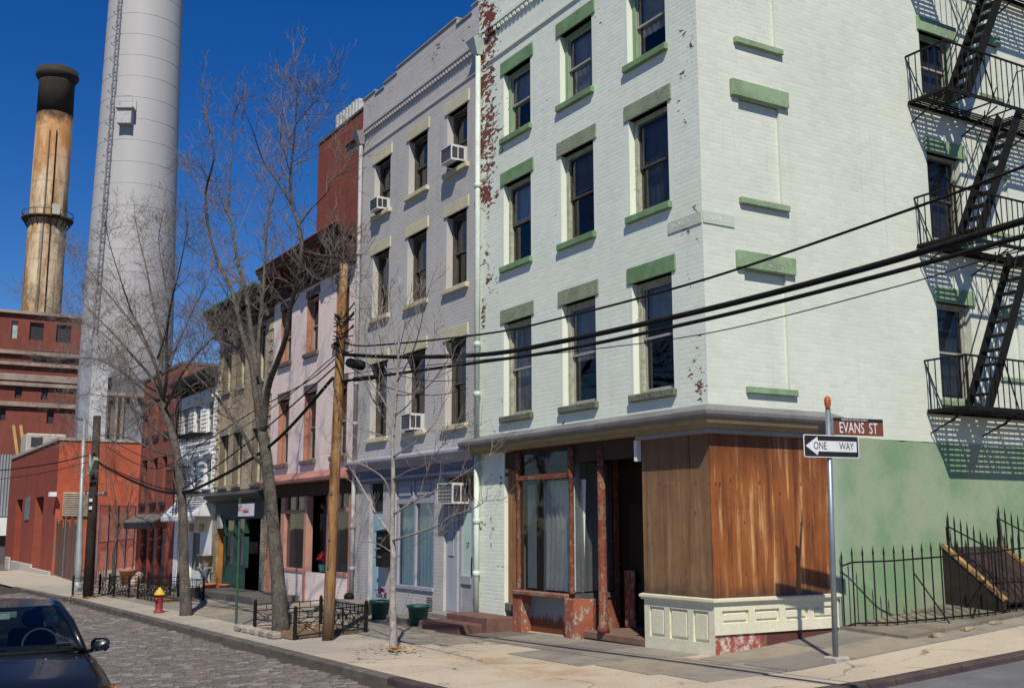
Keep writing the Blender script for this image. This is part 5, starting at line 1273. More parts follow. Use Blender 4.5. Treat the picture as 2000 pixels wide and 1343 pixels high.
m = MB(); a, b = onY(658, 240, YB+2.5), onY(700, 225, YB+2.5); n_ = 14
for i in range(n_): x0, x1 = lerp(a.x, b.x, i/n_), lerp(a.x, b.x, (i+1)/n_); m.hexa([(x0, YB+2.4+.1*(i % 2), zt), (x1, YB+2.4+.1*(i % 2), zt), (x1, YB+5, zt), (x0, YB+5, zt), (x0, YB+2.4+.1*(i % 2), a.z+.6), (x1, YB+2.4+.1*(i % 2), a.z+.6), (x1, YB+5, a.z+.6), (x0, YB+5, a.z+.6)])
m.build('cladding', P('pale_corrugated', (.52, .53, .53), (.46, .47, .47), .6, 1), tk)
# ================================================================== street furniture
# ---- near sign post
sp_ = hit(1632, 1288); SPX, SPY, SPZ = sp_.x, sp_.y, sp_.z
SP = thing('sign_post', tuple(sp_), 'galvanised street sign post with orange cap at the corner', 'sign post')
tp = onPlane(1617, 800, (SPX, SPY), (SPX+RT.x, SPY+RT.y)); th = tp.z
topv = Vector((tp.x, tp.y, th)); base = Vector((SPX, SPY, SPZ-.1))
M_post = P('galvanised_post', (.30, .34, .37), (.24, .28, .31), .45, 6, .6, .5)
MB().tube([base, topv], .038, 16).build('pole', M_post, SP, True)
def pole_at(z): return base.lerp(topv, (z-base.z)/(topv.z-base.z))
m = MB(); m.lathe([(.030, 0), (.034, .04), (.044, .08), (.046, .13), (.036, .17), (.012, .19)], tuple(topv), 14); m.build('cap', P('orange_rusty_cap', (.50, .12, .03), (.30, .06, .02), .6, 25), SP, True)
m = MB(); m.lathe([(.044, -.07), (.05, -.06), (.05, .06), (.044, .07)], tuple(pole_at(th-.42)), 14); m.build('clamp', M_post, SP, True)
ag = R(99); sd = Vector((math.cos(ag), math.sin(ag), 0)); sn = Vector((math.sin(ag), -math.cos(ag), 0))   # along sign, facing out (towards camera)
sd = Vector((-math.sin(R(-9)), math.cos(R(-9)), 0)); sn = Vector((sd.y, -sd.x, 0))
def slab(name, c, hw, hh, mat, parent, dn=.0, th_=.004, rc=0.0):
    m = MB(); n_ = 5; poly = []
    for sx, sy, a0 in ((1, 1, 0), (-1, 1, 90), (-1, -1, 180), (1, -1, 270)):
        if rc:
            for k in range(n_+1): a = R(a0+90*k/n_); poly.append((sx*(hw-rc)+rc*math.cos(a), sy*(hh-rc)+rc*math.sin(a)))
        else: poly.append((sx*hw, sy*hh))
    k = len(poly); vs = [c+sd*u+Vector((0, 0, v))+sn*(dn+t) for t in (0, th_) for u, v in poly]
    m.add(vs, [tuple(range(k-1, -1, -1)), tuple(range(k, 2*k))]+[(i, (i+1) % k, (i+1) % k+k, i+k) for i in range(k)]); o = m.build(name, mat, parent); fixnorm(o); return o
M_sb = P('sign_black', (.012, .012, .014), (.018, .018, .02), .45, 5); M_sw = P('sign_white', (.70, .71, .74), (.64, .65, .68), .45, 4); M_br = P('sign_brown', (.17, .055, .03), (.15, .05, .028), .5, 5)
zo = onPlane(1620, 872, (SPX, SPY), (SPX+sd.x, SPY+sd.y)).z
co = pole_at(zo)+sn*.05
OW = thing('one_way_sign', tuple(co), 'black and white one way sign with arrow pointing left', 'sign')
slab('sign_plate', co, .455, .152, M_sw, OW, 0, .004, .025); slab('black_field', co, .442, .14, M_sb, OW, .005, .001, .02)
ar = [(-.425, 0), (-.235, .125), (-.225, .09), (-.225, .072), (.415, .072), (.415, -.072), (-.225, -.072), (-.225, -.09), (-.235, -.125)]
m = MB(); m.add([co+sd*u+Vector((0, 0, v))+sn*.0075 for u, v in ar], [tuple(range(len(ar)))]); fixnorm(m.build('arrow', M_sw, OW))
text('lettering', 'ONE', M_sb, OW, .145, frame_mtx(co+sd*-.19+sn*.0085, sd, (0, 0, 1)), sx=.72); text('lettering', 'WAY', M_sb, OW, .145, frame_mtx(co+sd*.245+sn*.0085, sd, (0, 0, 1)), sx=.72)
zs_ = onPlane(1680, 834, (SPX, SPY), (SPX+sd.x, SPY+sd.y)).z
ce = pole_at(zs_)+sd*.50+Vector((0, 0, 0))
EV = thing('street_name_sign', tuple(ce), 'brown street name sign reading EVANS ST', 'sign')
slab('sign_plate', ce, .425, .118, M_br, EV, -.004, .008); slab('header_strip', ce+Vector((0, 0, .0945)), .425, .0235, M_sb, EV, .0045, .001)
text('lettering', 'EVANS  ST', M_sw, EV, .215, frame_mtx(ce+Vector((0, 0, -.022))+sn*.006, sd, (0, 0, 1)), sx=.66, depth=.0005)
text('header_lettering', 'VINEGAR HILL HISTORIC DISTRICT', M_sw, EV, .036, frame_mtx(ce+Vector((0, 0, .094))+sn*.0065-sd*.06, sd, (0, 0, 1)), sx=.8, depth=.0005)
m = MB(); m.hexa([ce-sd*.43+sd*a+sn*b+Vector((0, 0, z)) for z in (-.11, .11) for a, b in ((-.055, -.02), (0, -.02), (0, .02), (-.055, .02))]); m.build('mounting', M_post, EV)
cc = pole_at(th-.24); vr = ray(1617, 810); vr = Vector((vr.x, vr.y, 0)).normalized(); sd2 = (vr*.8-RT*.13).normalized()
CS = thing('street_name_sign', tuple(cc), 'street name sign seen nearly edge on above the brown sign', 'sign')
m = MB(); m.hexa([cc+sd2*a+Vector((0, 0, b))+Vector((sd2.y, -sd2.x, 0))*t for b in (-.115, .115) for a, t in ((.05, -.004), (.85, -.004), (.85, .004), (.05, .004))]); m.build('sign_plate', P('dull_sign_back', (.17, .16, .16), (.13, .12, .12), .5, 5), CS)
m = MB(); m.cbox(SPX-.13, SPX+.12, SPY-.10, SPY+.16, SPZ-.05, SPZ+.045, .02); FO = m.build('footing', P('broken_concrete', (.42, .40, .37), (.3, .28, .26), .9, 8, 0, .3, .8, 20, bd=.03), SP)
# ---- wooden utility pole
def leaning_pole(pxb, pyb, pxt, pyt):
    b = hit(pxb, pyb); t = onY(pxt, pyt, b.y); return b, t
ub, ut = leaning_pole(640, 1248, 672, 516)
A0 = (ub.x, ub.y); B0 = (5.0, -2.45)
UPO = thing('utility_pole', tuple(ub), 'golden brown wooden utility pole before the pink building', 'utility pole')
nW = N('pole_wood'); p = nW.xyz()
s = nW.noise(3.5, 5, .6, nW.pos((3, 3, .35)), .5)
c = nW.mix(nW.ramp(s, .35, .65), (.34, .18, .065), (.17, .08, .03)); c = nW.mix(nW.ramp(p[2], 5.9, 7.6), c, (.42, .36, .29)); c = nW.mix(nW.ramp(p[2], .9, .2), c, (.14, .075, .04))
c = nW.mix(nW.math('MULTIPLY', nW.ramp(nW.noise(30, 4, .7, nW.pos((1, 1, .08))), .5, .75), .6), c, (.07, .035, .015)); ckp = nW.ramp(nW.noise(16, 3, .5, nW.pos((1, 1, .03))), .60, .64); c = nW.mix(nW.math('MULTIPLY', ckp, .75), c, (.03, .016, .008)); c = nW.mix(nW.math('MULTIPLY', nW.ramp(nW.noise(2.2, 5, .65, nW.pos((1, 1, .5))), .5, .7), .45), c, (.24, .19, .14)); nW.bump(nW.math('SUBTRACT', nW.noise(30, 4, .6, nW.pos((1, 1, .08))), ckp), .8, .025); M_pole = nW.fin(c, .7, 0, .35)
pts = [ub.lerp(ut, t/10) + Vector((0, 0, -.2 if t == 0 else 0)) for t in range(11)]
MB().tube(pts, [lerp(.105, .078, t/10) for t in range(11)], 20).build('pole_shaft', M_pole, UPO, True)
def up_at(z): return ub.lerp(ut, (z-ub.z)/(ut.z-ub.z))
for z in (5.05, 5.55): m = MB(); c_ = up_at(z); m.tube([c_+Vector((.05, -.06, 0)), c_+Vector((.12, -.16, .02))], .035, 8); m.build('insulator_bracket', BLK, UPO)
m = MB(); c_ = up_at(5.35); 
m.tube([onPlane(683, 708, A0, B0), onPlane(706, 714, A0, B0)], .085, 10); m.build('splice_case', BLK, UPO, True)
m = MB(); c_ = up_at(4.9); m.tube([onPlane(692, 741, A0, B0), onPlane(740, 735, A0, B0)], .042, 10); m.build('splice_case', BLK, UPO, True)
m = MB(); 
for i in range(9):
    a = up_at(5.6-.08*i)+Vector((.15, -.2, 0)); m.tube([a, a+Vector((.3, .02, rr.uniform(-.25, .2))), a+Vector((.8, .05, rr.uniform(-.3, .1)))], .012, 4)
tag(m.build('loose_wires', BLK, UPO), kind='stuff')
for z in (1.1, 1.6, 2.4): m = MB(); c_ = up_at(z); m.box(c_.x+.055, c_.x+.085, c_.y-.10, c_.y-.06, z-.03, z+.04); m.build('metal_tag', M_galv, UPO)
# ---- cables to the right: run along the street and cross the corner
def cable(pxs, r, label, a=A0, b=B0, grp='overhead cables', ext=0):
    pts = [onPlane(x, y, a, b) for x, y in pxs]
    if ext:
        d = pts[-1]-pts[-2]; pts.append(pts[-1]+d*ext)
    sm = []
    for i in range(len(pts)-1):       # catmull-rom
        p0, p1, p2, p3 = pts[max(i-1, 0)], pts[i], pts[i+1], pts[min(i+2, len(pts)-1)]
        for k in range(8):
            t = k/8; sm.append(.5*((2*p1)+(p2-p0)*t+(2*p0-5*p1+4*p2-p3)*t*t+(3*p1-p0-3*p2+p3)*t**3))
    sm.append(pts[-1])
    o = MB().tube(sm, r, 6).build('overhead_cable', BLK, None, True, org=tuple(pts[0])); return tag(o, label, 'cable', grp)
cable([(672, 668), (720, 675), (945, 652), (1100, 620), (1385, 543), (1780, 408), (2000, 325)], .014, 'thin upper overhead cable crossing the mint corner building', ext=1.5)
cable([(672, 692), (780, 697), (945, 692), (1090, 668), (1385, 603), (1700, 521), (2000, 431)], .033, 'thickest overhead cable, upper one of the heavy pair on the right', ext=1.5)
cable([(668, 745), (720, 737), (945, 706), (1100, 683), (1385, 622), (1700, 543), (2000, 461)], .023, 'heavy overhead cable, lower one of the pair on the right', ext=1.5)
cable([(672, 730), (945, 702), (1100, 688), (1385, 650), (1760, 557), (2000, 482)], .006, 'thinnest overhead wire, lowest of those crossing the corner', ext=1.5)
# service drops to the grey and mint facades
for (q0, q1, sag, lab) in (((up_at(5.0)), Vector((-7.1, -.1, 4.75)), .25, 'service wire from the utility pole to the grey facade edge'), ((up_at(4.8)), Vector((-7.1, -.1, 4.55)), .35, 'lower slack service wire from the pole to the grey facade')):
    pts = [q0.lerp(q1, i/10)-Vector((0, 0, sag*4*(i/10)*(1-i/10))) for i in range(11)]; tag(MB().tube(pts, .008, 5).build('service_wire', BLK, None, True, org=tuple(q0)), lab, 'cable', 'overhead cables')
# ---- far dark utility pole, with wires from the near one
fb, ft = leaning_pole(172, 1166, 190, 812)
FP = thing('utility_pole', tuple(fb), 'dark brown wooden utility pole in front of the brick garage', 'utility pole')
M_dkp = P('creosote_pole', (.045, .032, .026), (.03, .022, .018), .85, 5, 0, .3, .6, 20)
MB().tube([fb-Vector((0, 0, .2)), ft], [.17, .12], 14).build('pole_shaft', M_dkp, FP, True)
def fp_at(z): return fb.lerp(ft, (z-fb.z)/(ft.z-fb.z))
m = MB(); c_ = fp_at(4.4); m.tube([c_+Vector((.3, -.2, -.3)), c_+Vector((.45, -.2, -.85))], .06, 8); m.build('insulator', M_galv, FP); m = MB(); m.bar(c_+Vector((.35, -.2, -.95)), c_+Vector((.75, -.1, -.45)), .14, .16); m.build('lamp_head', P('grey_green_lamp', (.30, .36, .30)), FP)
for i, z in enumerate((2.6, 2.35)): m = MB(); c_ = fp_at(z); m.box(c_.x+.1, c_.x+.18, c_.y-.14, c_.y-.05, z, z+.1); m.build('metal_tag', M_sw, FP)
A1, B1 = (ub.x, ub.y), (fb.x, fb.y)
cable([(650, 738), (530, 868), (400, 946), (345, 961), (290, 952), (215, 917), (190, 900)], .035, 'thick black cable sagging from the near pole to the far pole', A1, B1)
cable([(655, 715), (520, 835), (400, 925), (330, 955), (215, 914), (190, 898)], .016, 'thin cable just above the thick one between the two poles', A1, B1)
cable([(655, 700), (600, 745), (500, 800), (400, 862), (300, 915), (205, 870)], .012, 'highest thin wire between the two poles', A1, B1)
cable([(660, 690), (632, 712), (560, 775), (450, 850), (340, 912), (195, 848)], .010, 'loose wire running from the near pole top to the far pole', A1, B1)
A2, B2 = (fb.x, fb.y), (fb.x-9, fb.y-7)
cable([(186, 885), (100, 905), (0, 918), (-80, 918)], .018, 'dark cable running from the far pole out of the picture on the left', A2, B2)
cable([(186, 897), (100, 920), (0, 935), (-80, 940)], .010, 'lower thin cable running from the far pole to the left', A2, B2)
# ---- metal lamp post with signs behind the dark pole
lb, lt = leaning_pole(151, 1152, 165, 818)
LP_ = thing('lamp_post', tuple(lb), 'grey steel lamp post with a street name plate by the brick garage', 'lamp post')
MB().tube([lb-Vector((0, 0, .2)), lb+Vector((0, 0, 1.0)), lb.lerp(lt, .45), lt], [.14, .13, .08, .06], 14).build('shaft', P('grey_green_steel', (.33, .38, .38), (.28, .32, .33), .5, 4, .3), LP_, True)
MB().lathe([(.2, -.1), (.2, .15), (.15, .3)], tuple(lb), 14).build('base', P('grey_green_steel', (.33, .38, .38)), LP_, True)
MB().bar(lt+Vector((.0, -.02, -.05)), lt+Vector((.5, -.9, .05)), .06).build('arm', M_galv, LP_)
nb = lb.lerp(lt, .57)
PS = thing('street_name_sign', tuple(nb), 'dark street name plate reading PLYMOUTH ST on the far lamp post', 'sign')
va_ = onPlane(166, 962, (nb.x+.1, nb.y), (nb.x+.1+RT.x, nb.y+RT.y)); vb_ = onPlane(209, 964, (nb.x+.1, nb.y), (nb.x+.1+RT.x, nb.y+RT.y))
m = MB(); m.hexa([q+Vector((t, 0, h)) for h in (-.09, .09) for q, t in ((va_, 0), (vb_, 0), (vb_, -.02), (va_, -.02))]); m.build('sign_plate', P('black_red_plate', (.10, .035, .03)), PS)
text('lettering', 'PLYMOUTH ST', M_sw, PS, .17, frame_mtx((va_+vb_)/2-fwd*.03, RT, (0, 0, 1)), sx=.58)
# ---- green no-parking sign post
gb, gt = leaning_pole(461, 1224, 469, 972)
GS = thing('parking_sign', tuple(gb), 'slim green post with a small red and white parking sign', 'sign post')
MB().tube([gb-Vector((0, 0, .1)), gt], .028, 8).build('post', P('dark_green_post', (.03, .085, .05), (.025, .07, .04), .6, 5), GS)
a_, b_ = onY(466, 984, gb.y-.04), onY(496, 1007, gb.y-.04)
MB().box(a_.x, b_.x, gb.y-.045, gb.y-.04, b_.z, a_.z).build('sign_plate', M_sw, GS)
M_sr = P('sign_red', (.55, .03, .04)); cx_, cz_ = (a_.x+b_.x)/2, (a_.z+b_.z)/2
text('lettering', 'NO', M_sr, GS, .17, frame_mtx((a_.x+.14, gb.y-.047, a_.z-.10), (1, 0, 0), (0, 0, 1))); text('lettering', 'PARKING', M_sr, GS, .10, frame_mtx((cx_, gb.y-.047, cz_-.02), (1, 0, 0), (0, 0, 1)))
m = MB(); m.box(cx_-.16, cx_+.16, gb.y-.047, gb.y-.0455, b_.z+.07, b_.z+.10); m.build('arrow', M_sr, GS)
# ---- hydrant
h = hit(310, 1195)
HY = thing('fire_hydrant', tuple(h), 'red fire hydrant with a yellow domed cap', 'fire hydrant')
M_hr = P('hydrant_red', (.26, .028, .028), (.18, .02, .02), .6, 14); M_hy = P('hydrant_yellow', (.62, .42, .04), (.48, .31, .03), .6, 14)
k = 1.0
m = MB(); m.lathe([(.125, -.05), (.125, .04), (.10, .055), (.092, .07), (.09, .28), (.096, .30), (.096, .41), (.10, .42)], tuple(h), 18); m.build('barrel', M_hr, HY, True)
m = MB(); m.lathe([(.135, .42), (.14, .44), (.125, .46), (.095, .51), (.062, .555), (.035, .57), (.035, .60), (.015, .61)], tuple(h), 18); m.build('bonnet', M_hy, HY, True)
for d in ((-.75, -.65), (.65, -.75)): v = Vector((d[0], d[1], 0)).normalized(); m = MB(); m.tube([h+v*.08+Vector((0, 0, .32)), h+v*.15+Vector((0, 0, .32))], .045, 10); m.build('outlet', M_hr, HY, True)
# ---- tree guards
def guard(name_lab, pts, hgt=.50, closed=False, grp='black iron tree guards'):
    t = thing('tree_guard', tuple(pts[0]), name_lab, 'tree guard', grp)
    for i, p in enumerate(pts):
        m = MB(); m.cbox(p.x-.03, p.x+.03, p.y-.03, p.y+.03, p.z-.05, p.z+hgt+.03, .004); m.ball((p.x, p.y, p.z+hgt+.05), .035, 8, 5); m.build('post', BLK, t)
    for a, b in zip(pts, pts[1:]+([pts[0]] if closed else [])):
        L = (b-a).length; n = max(1, round(L/.42)); up = Vector((0, 0, 1))
        m = MB()
        for z in (.06, .36, hgt-.02): m.bar(a+up*z, b+up*z, .018)
        for i in range(n):
            p, q = a.lerp(b, i/n), a.lerp(b, (i+1)/n); c = (p+q)/2
            m.bar(p+up*.06, q+up*.36, .012); m.bar(q+up*.06, p+up*.36, .012); m.bar(q+up*.02, q+up*(hgt-.02), .014); m.bar(c+up*.36, c+up*(hgt-.02), .012)
            ring = [c+up*.21+(q-p).normalized()*.05*math.cos(k*.785)+up*.05*math.sin(k*.785) for k in range(9)]; m.tube(ring, .007, 4, False)
        m.build('rail_panel', BLK, t)
def W(x, y): return Vector((x, y, walk(x, y)))
g1 = hit(580, 1244); g2 = hit(654, 1240)
guard('black iron guard round the bed of the forked tree by the wooden pole', [W(g1.x+.3, g1.y-.15), W(g2.x-.1, g1.y+1.3), W(g1.x-2.2, g1.y+1.3), W(g1.x-2.3, g1.y-.05)])
h1 = hit(305, 1180); h2 = hit(200, 1172)
guard('black iron guard round the garden bed behind the hydrant', [W(h1.x-.6, h1.y+.2), W(h1.x-3.2, h1.y+.2), W(h1.x-3.2, h1.y+1.4), W(h1.x-.4, h1.y+1.4)], .6, True)
guard('black iron guard round the bare bed left of the hydrant', [W(h1.x-4.2, h1.y+.15), W(h1.x-7.2, h1.y+.15), W(h1.x-7.2, h1.y+1.4), W(h1.x-4.2, h1.y+1.4)], .6, True)
guard('small black iron guard round the dark utility pole', [W(fb.x+.9, fb.y+.6), W(fb.x-1.4, fb.y+.6), W(fb.x-1.6, fb.y-.2)], .6)
# tree bed soil and litter
M_soil = P('bed_soil', (.12, .085, .06), (.20, .14, .085), .95, 6, 0, .2, .9, 30, bd=.03)
def bed(x0, x1, y0, y1, label):
    m = MB(); nx, ny = 10, 8
    m.add([(lerp(x0, x1, i/nx), lerp(y0, y1, j/ny), walk(lerp(x0, x1, i/nx), lerp(y0, y1, j/ny))+(.03+.03*rr.random() if 0 < i < nx and 0 < j < ny else .004)) for i in range(nx+1) for j in range(ny+1)], [(i*(ny+1)+j, (i+1)*(ny+1)+j, (i+1)*(ny+1)+j+1, i*(ny+1)+j+1) for i in range(nx) for j in range(ny)])
    o = m.build('planting_bed', M_soil, None, True, org=(x0, y0, walk(x0, y0))); tag(o, label, 'soil bed', kind='structure')
bed(g1.x-2.2, g1.x+.2, g1.y-.2, g1.y+1.2, 'bare soil bed at the foot of the forked tree')
bed(h1.x-3.1, h1.x-.6, h1.y+.25, h1.y+1.3, 'soil bed behind the hydrant'); bed(h1.x-7.1, h1.x-4.3, h1.y+.25, h1.y+1.3, 'soil bed left of the hydrant')
t3 = hit(768, 1270)

M_leaf = P('dry_leaf_litter', (.42, .26, .12), (.28, .15, .07), .9, 10, 0, .2, rand=.4)
def litter(cx, cy, sx, sy, n, label):
    m = MB()
    for i in range(n):
        x, y = rr.gauss(cx, sx), rr.gauss(cy, sy); z = (walk(x, y) if y > KY else road(x, y))+rr.uniform(.03, .08); a = rr.uniform(0, 6.3); s = rr.uniform(.03, .06); d = Vector((math.cos(a), math.sin(a), rr.uniform(-.3, .3)))*s; e = Vector((-math.sin(a), math.cos(a), rr.uniform(-.4, .4)))*s*.6; c = Vector((x, y, z)); m.quad(c-d, c+e, c+d, c-e)
    tag(m.build('leaf_litter', M_leaf), label, 'dry leaves', kind='stuff')
litter(fb.x+.2, fb.y+.1, .7, .5, 160, 'dry leaves round the dark pole'); litter(t3.x, t3.y, .3, .2, 90, 'dry leaves at the young tree'); litter(g1.x-1, g1.y+.5, .7, .4, 90, 'dry leaves in the forked tree bed')
M_blk = P('pale_kerb_block', (.40, .36, .31), (.28, .25, .22), .9, 8, 0, .3, .8, 20, .2, bd=.03)
for i in range(5):
    x = g1.x-2.3+i*.5; o = MB().cbox(x-.2, x+.2, g1.y-.42, g1.y-.24, walk(x, g1.y)-.03, walk(x, g1.y)+.10, .03).build('edging_block', M_blk, None, org=(x, g1.y-.3, walk(x, g1.y))); tag(o, 'rough pale stone edging the forked tree bed', 'stone', 'edging stones of the forked tree bed')
# ---- planters
def tub(px, py, label, plant):
    p = hit(px, py); t = thing('planter', tuple(p), label, 'planter', 'dark green planters')
    m = MB(); m.lathe([(.17, 0), (.205, .34), (.235, .345), (.24, .40), (.215, .40), (.20, .36)], tuple(p), 20); m.build('tub', P('dark_teal_plastic', (.018, .085, .075), (.015, .07, .06), .5, 5), t, True)
    m = MB(); m.lathe([(.20, .33), (.01, .36)], tuple(p), 16); m.build('soil', M_soil, t)
    if plant:
        m = MB(); r_ = random.Random(4)
        for i in range(60):
            a = r_.uniform(0, 6.28); e = r_.uniform(0, 1.4); c = p+Vector((.02+math.cos(a)*math.cos(e)*.12, math.sin(a)*math.cos(e)*.12, .44+math.sin(e)*.2)); d = Vector((r_.uniform(-1, 1), r_.uniform(-1, 1), r_.uniform(-.3, .8))).normalized()*.05; q = d.cross(Vector((.2, .4, .9))).normalized()*.025; m.quad(c-d, c+q, c+d, c-q)
        m.build('flowers', P('magenta_flowers', (.30, .02, .10), (.2, .015, .07), .7, 10), t)
tub(742, 1209, 'dark green planter with magenta flowers beside the pale blue door', True); tub(817, 1221, 'empty dark green planter in front of the aqua shop window', False)
# ---- things before the white and red houses
def lathe_thing(name, loc, prof, mat, label, cat, part='body', grp=None):
    t = thing(name, tuple(loc), label, cat, grp); MB().lathe(prof, tuple(loc), 18).build(part, mat, t, True); return t
M_terra = P('terracotta', (.40, .13, .06), (.32, .10, .05), .8, 5)
u0_ = hit(400, 1152); ur = thing('garden_urn', tuple(u0_), 'stone bowl urn on a four legged pedestal by the white house', 'urn')
M_urn = P('weathered_urn_stone', (.34, .30, .20), (.26, .23, .15), .85, 6, 0, .3, .4)
for dx, dy in ((-1, -1), (1, -1), (1, 1), (-1, 1)): MB().tube([u0_+Vector((dx*.26, dy*.2, 0)), u0_+Vector((dx*.10, dy*.08, .35)), u0_+Vector((dx*.12, dy*.1, .55)), u0_+Vector((dx*.24, dy*.2, .72))], .035, 7).build('leg', P('pale_plaster', (.6, .57, .5)), ur, True)
MB().lathe([(.30, .72), (.30, .77)], tuple(u0_), 18).build('pedestal_top', M_urn, ur); MB().lathe([(.14, .77), (.10, .82), (.22, .92), (.28, 1.12), (.31, 1.13), (.31, 1.17), (.26, 1.17), (.2, 1.0)], tuple(u0_), 18).build('bowl', M_urn, ur, True)
lathe_thing('flower_pot', hit(409, 1160), [(.13, 0), (.2, .28), (.22, .28), (.22, .34), (.17, .34), (.15, .25)], M_terra, 'terracotta pot at the foot of the stone urn', 'pot')
lathe_thing('flower_pot', hit(437, 1157), [(.11, 0), (.16, .22), (.18, .22), (.18, .27), (.14, .27)], M_terra, 'small terracotta pot near the green shopfront', 'pot')
lathe_thing('flower_pot', hit(248, 1140), [(.22, 0), (.32, .5), (.36, .5), (.36, .6), (.28, .6)], P('salmon_terracotta', (.42, .16, .09), (.35, .13, .07), .8, 5), 'large salmon pot in the garden of the red house', 'pot')
p_ = hit(428, 1150); m = MB(); [m.ball((p_.x+dx, p_.y+dy, p_.z+.16+dz), .2, 10, 7, (1.2, .9, .8)) for dx, dy, dz in ((0, 0, 0),)]; o = m.build('rubbish_bag', P('white_plastic_bag', (.66, .67, .72), (.5, .52, .58), .4, 9, 0, .5, 1.0, 12, bd=.06), None, True, org=tuple(p_)); tag(o, 'white plastic bag by the tan building pier', 'bag')
# low fence before the red house garden, with a stump and stones
M_rfl = P('rusty_low_fence', (.16, .075, .055), (.11, .055, .045), .8, 8)
lf_ = thing('low_fence', (-34, -2.6, -.6), 'low rusty garden fence in front of the red brick house', 'fence')
for i in range(15):
    x = -31.2-i*.45; z = walk(x, -2.3); m = MB(); m.tube([(x, -2.3, z-.05), (x, -2.3, z+.6), (x-.11, -2.3, z+.72), (x-.22, -2.3, z+.6), (x-.22, -2.3, z-.05)], .014, 5); m.build('hoop', M_rfl, lf_)
m = MB(); m.bar((-31, -2.3, walk(-31, -2.3)+.25), (-37.7, -2.3, walk(-37.7, -2.3)+.25), .03); m.build('rail', M_rfl, lf_)
sp2 = hit(290, 1132); lathe_thing('tree_stump', sp2, [(.5, -.05), (.42, .15), (.38, .6), (.40, .75), (.3, .8)], P('stump_bark', (.16, .12, .085), (.10, .08, .06), .95, 6, 0, .2, .9, 14, bd=.04), 'low tree stump in the garden before the red house', 'stump')
for i in range(6):
    q = hit(262+rr.uniform(-9, 9), 1145-i*3); o = MB().ball((q.x, q.y, q.z+.12+.1*(i % 3)), .2, 8, 6, (1.2, 1, .8)).build('garden_stone', P('pink_grey_stone', (.42, .33, .28), (.33, .26, .22), .9, 8, rand=.2), None, False, org=tuple(q)); tag(o, 'rounded pinkish stone piled in the garden before the red house', 'stone', 'stones piled in the red house garden')
# timber fence and chain link gate between the garage and the garden
CF = thing('board_fence', (XG+6, 1.5, -.7), 'leaning brown board and chain link fence by the garage corner', 'fence')
fa, fc = hit(106, 1122), hit(146, 1135); M_bf = P('brown_fence_board', (.17, .08, .05), (.11, .055, .04), .85, 4, rand=.3)
for i in range(9):
    a = fa.lerp(fc, i/9); b = fa.lerp(fc, (i+.92)/9); hh = 2.7+.25*math.sin(i*2.3); m = MB(); m.hexa([a, b, b+Vector((-.05, .06, 0)), a+Vector((-.05, .06, 0))]+[v+Vector((.0, 0, hh)) for v in (a, b, b+Vector((-.05, .06, 0)), a+Vector((-.05, .06, 0)))]); m.build('board', M_bf, CF)
for i in range(3): a = fa.lerp(fc, i/2)+Vector((.25, -.1, 0)); MB().tube([a, a+Vector((.1*(i-1), 0, 3.1))], .028, 8).build('fence_post', M_galv, CF)
ca, cb_ = hit(186, 1140), hit(258, 1122)
GT = thing('chain_link_fence', tuple(ca), 'grey chain link fence across the garden beside the garage', 'fence')
for i in range(5): a = ca.lerp(cb_, i/4); MB().tube([a, a+Vector((0, 0, 3.3))], .045, 8).build('fence_post', M_galv, GT)
for z in (.1, 1.7, 3.25): MB().bar(ca+Vector((0, 0, z)), cb_+Vector((0, 0, z)), .05).build('rail', M_galv, GT)
m = MB(); L = (cb_-ca); n_ = 60
for i in range(-24, n_):
    for sgn in (1, -1):
        a0 = i/n_; z0 = .1; b0 = (i+24)/n_; 
        ta, tb = max(a0, 0), min(b0, 1)
        za = .1+3.1*(ta-a0)/(b0-a0); zb = .1+3.1*(tb-a0)/(b0-a0)
        if tb > ta:
            if sgn < 0: za, zb = 3.3-za, 3.3-zb
            m.bar(ca+L*ta+Vector((0, 0, za)), ca+L*tb+Vector((0, 0, zb)), .004)
tag(m.build('wire_mesh', M_galv, GT), kind='stuff')
# ---- standpipe at the pink building
q = hit(682, 1190); sp3 = thing('standpipe', tuple(q), 'small black hooded standpipe at the foot of the pink building', 'standpipe')
MB().tube([q-Vector((0, 0, .1)), q+Vector((0, 0, .30))], .07, 12).build('pipe', BLK, sp3, True); MB().ball((q.x+.02, q.y-.02, q.z+.30), .125, 14, 9, (1.15, 1, .85)).build('hood', BLK, sp3, True)
# raised slab in front of the green shop
o = MB(); za = walk(-21, -1); o.hexa([(-23.6, -1.35, za-.2), (-16.6, -1.35, za-.2), (-16.6, -.05, za-.2), (-23.6, -.05, za-.2), (-23.6, -1.35, za+.16), (-16.6, -1.35, za+.24), (-16.6, -.05, za+.24), (-23.6, -.05, za+.16)])
o = o.build('stone_platform', P('dark_stone_platform', (.12, .11, .105), (.09, .085, .08), .85, 3), None, org=(-20, -.7, za)); tag(o, 'dark raised stone platform before the green and pink shopfronts', 'step')
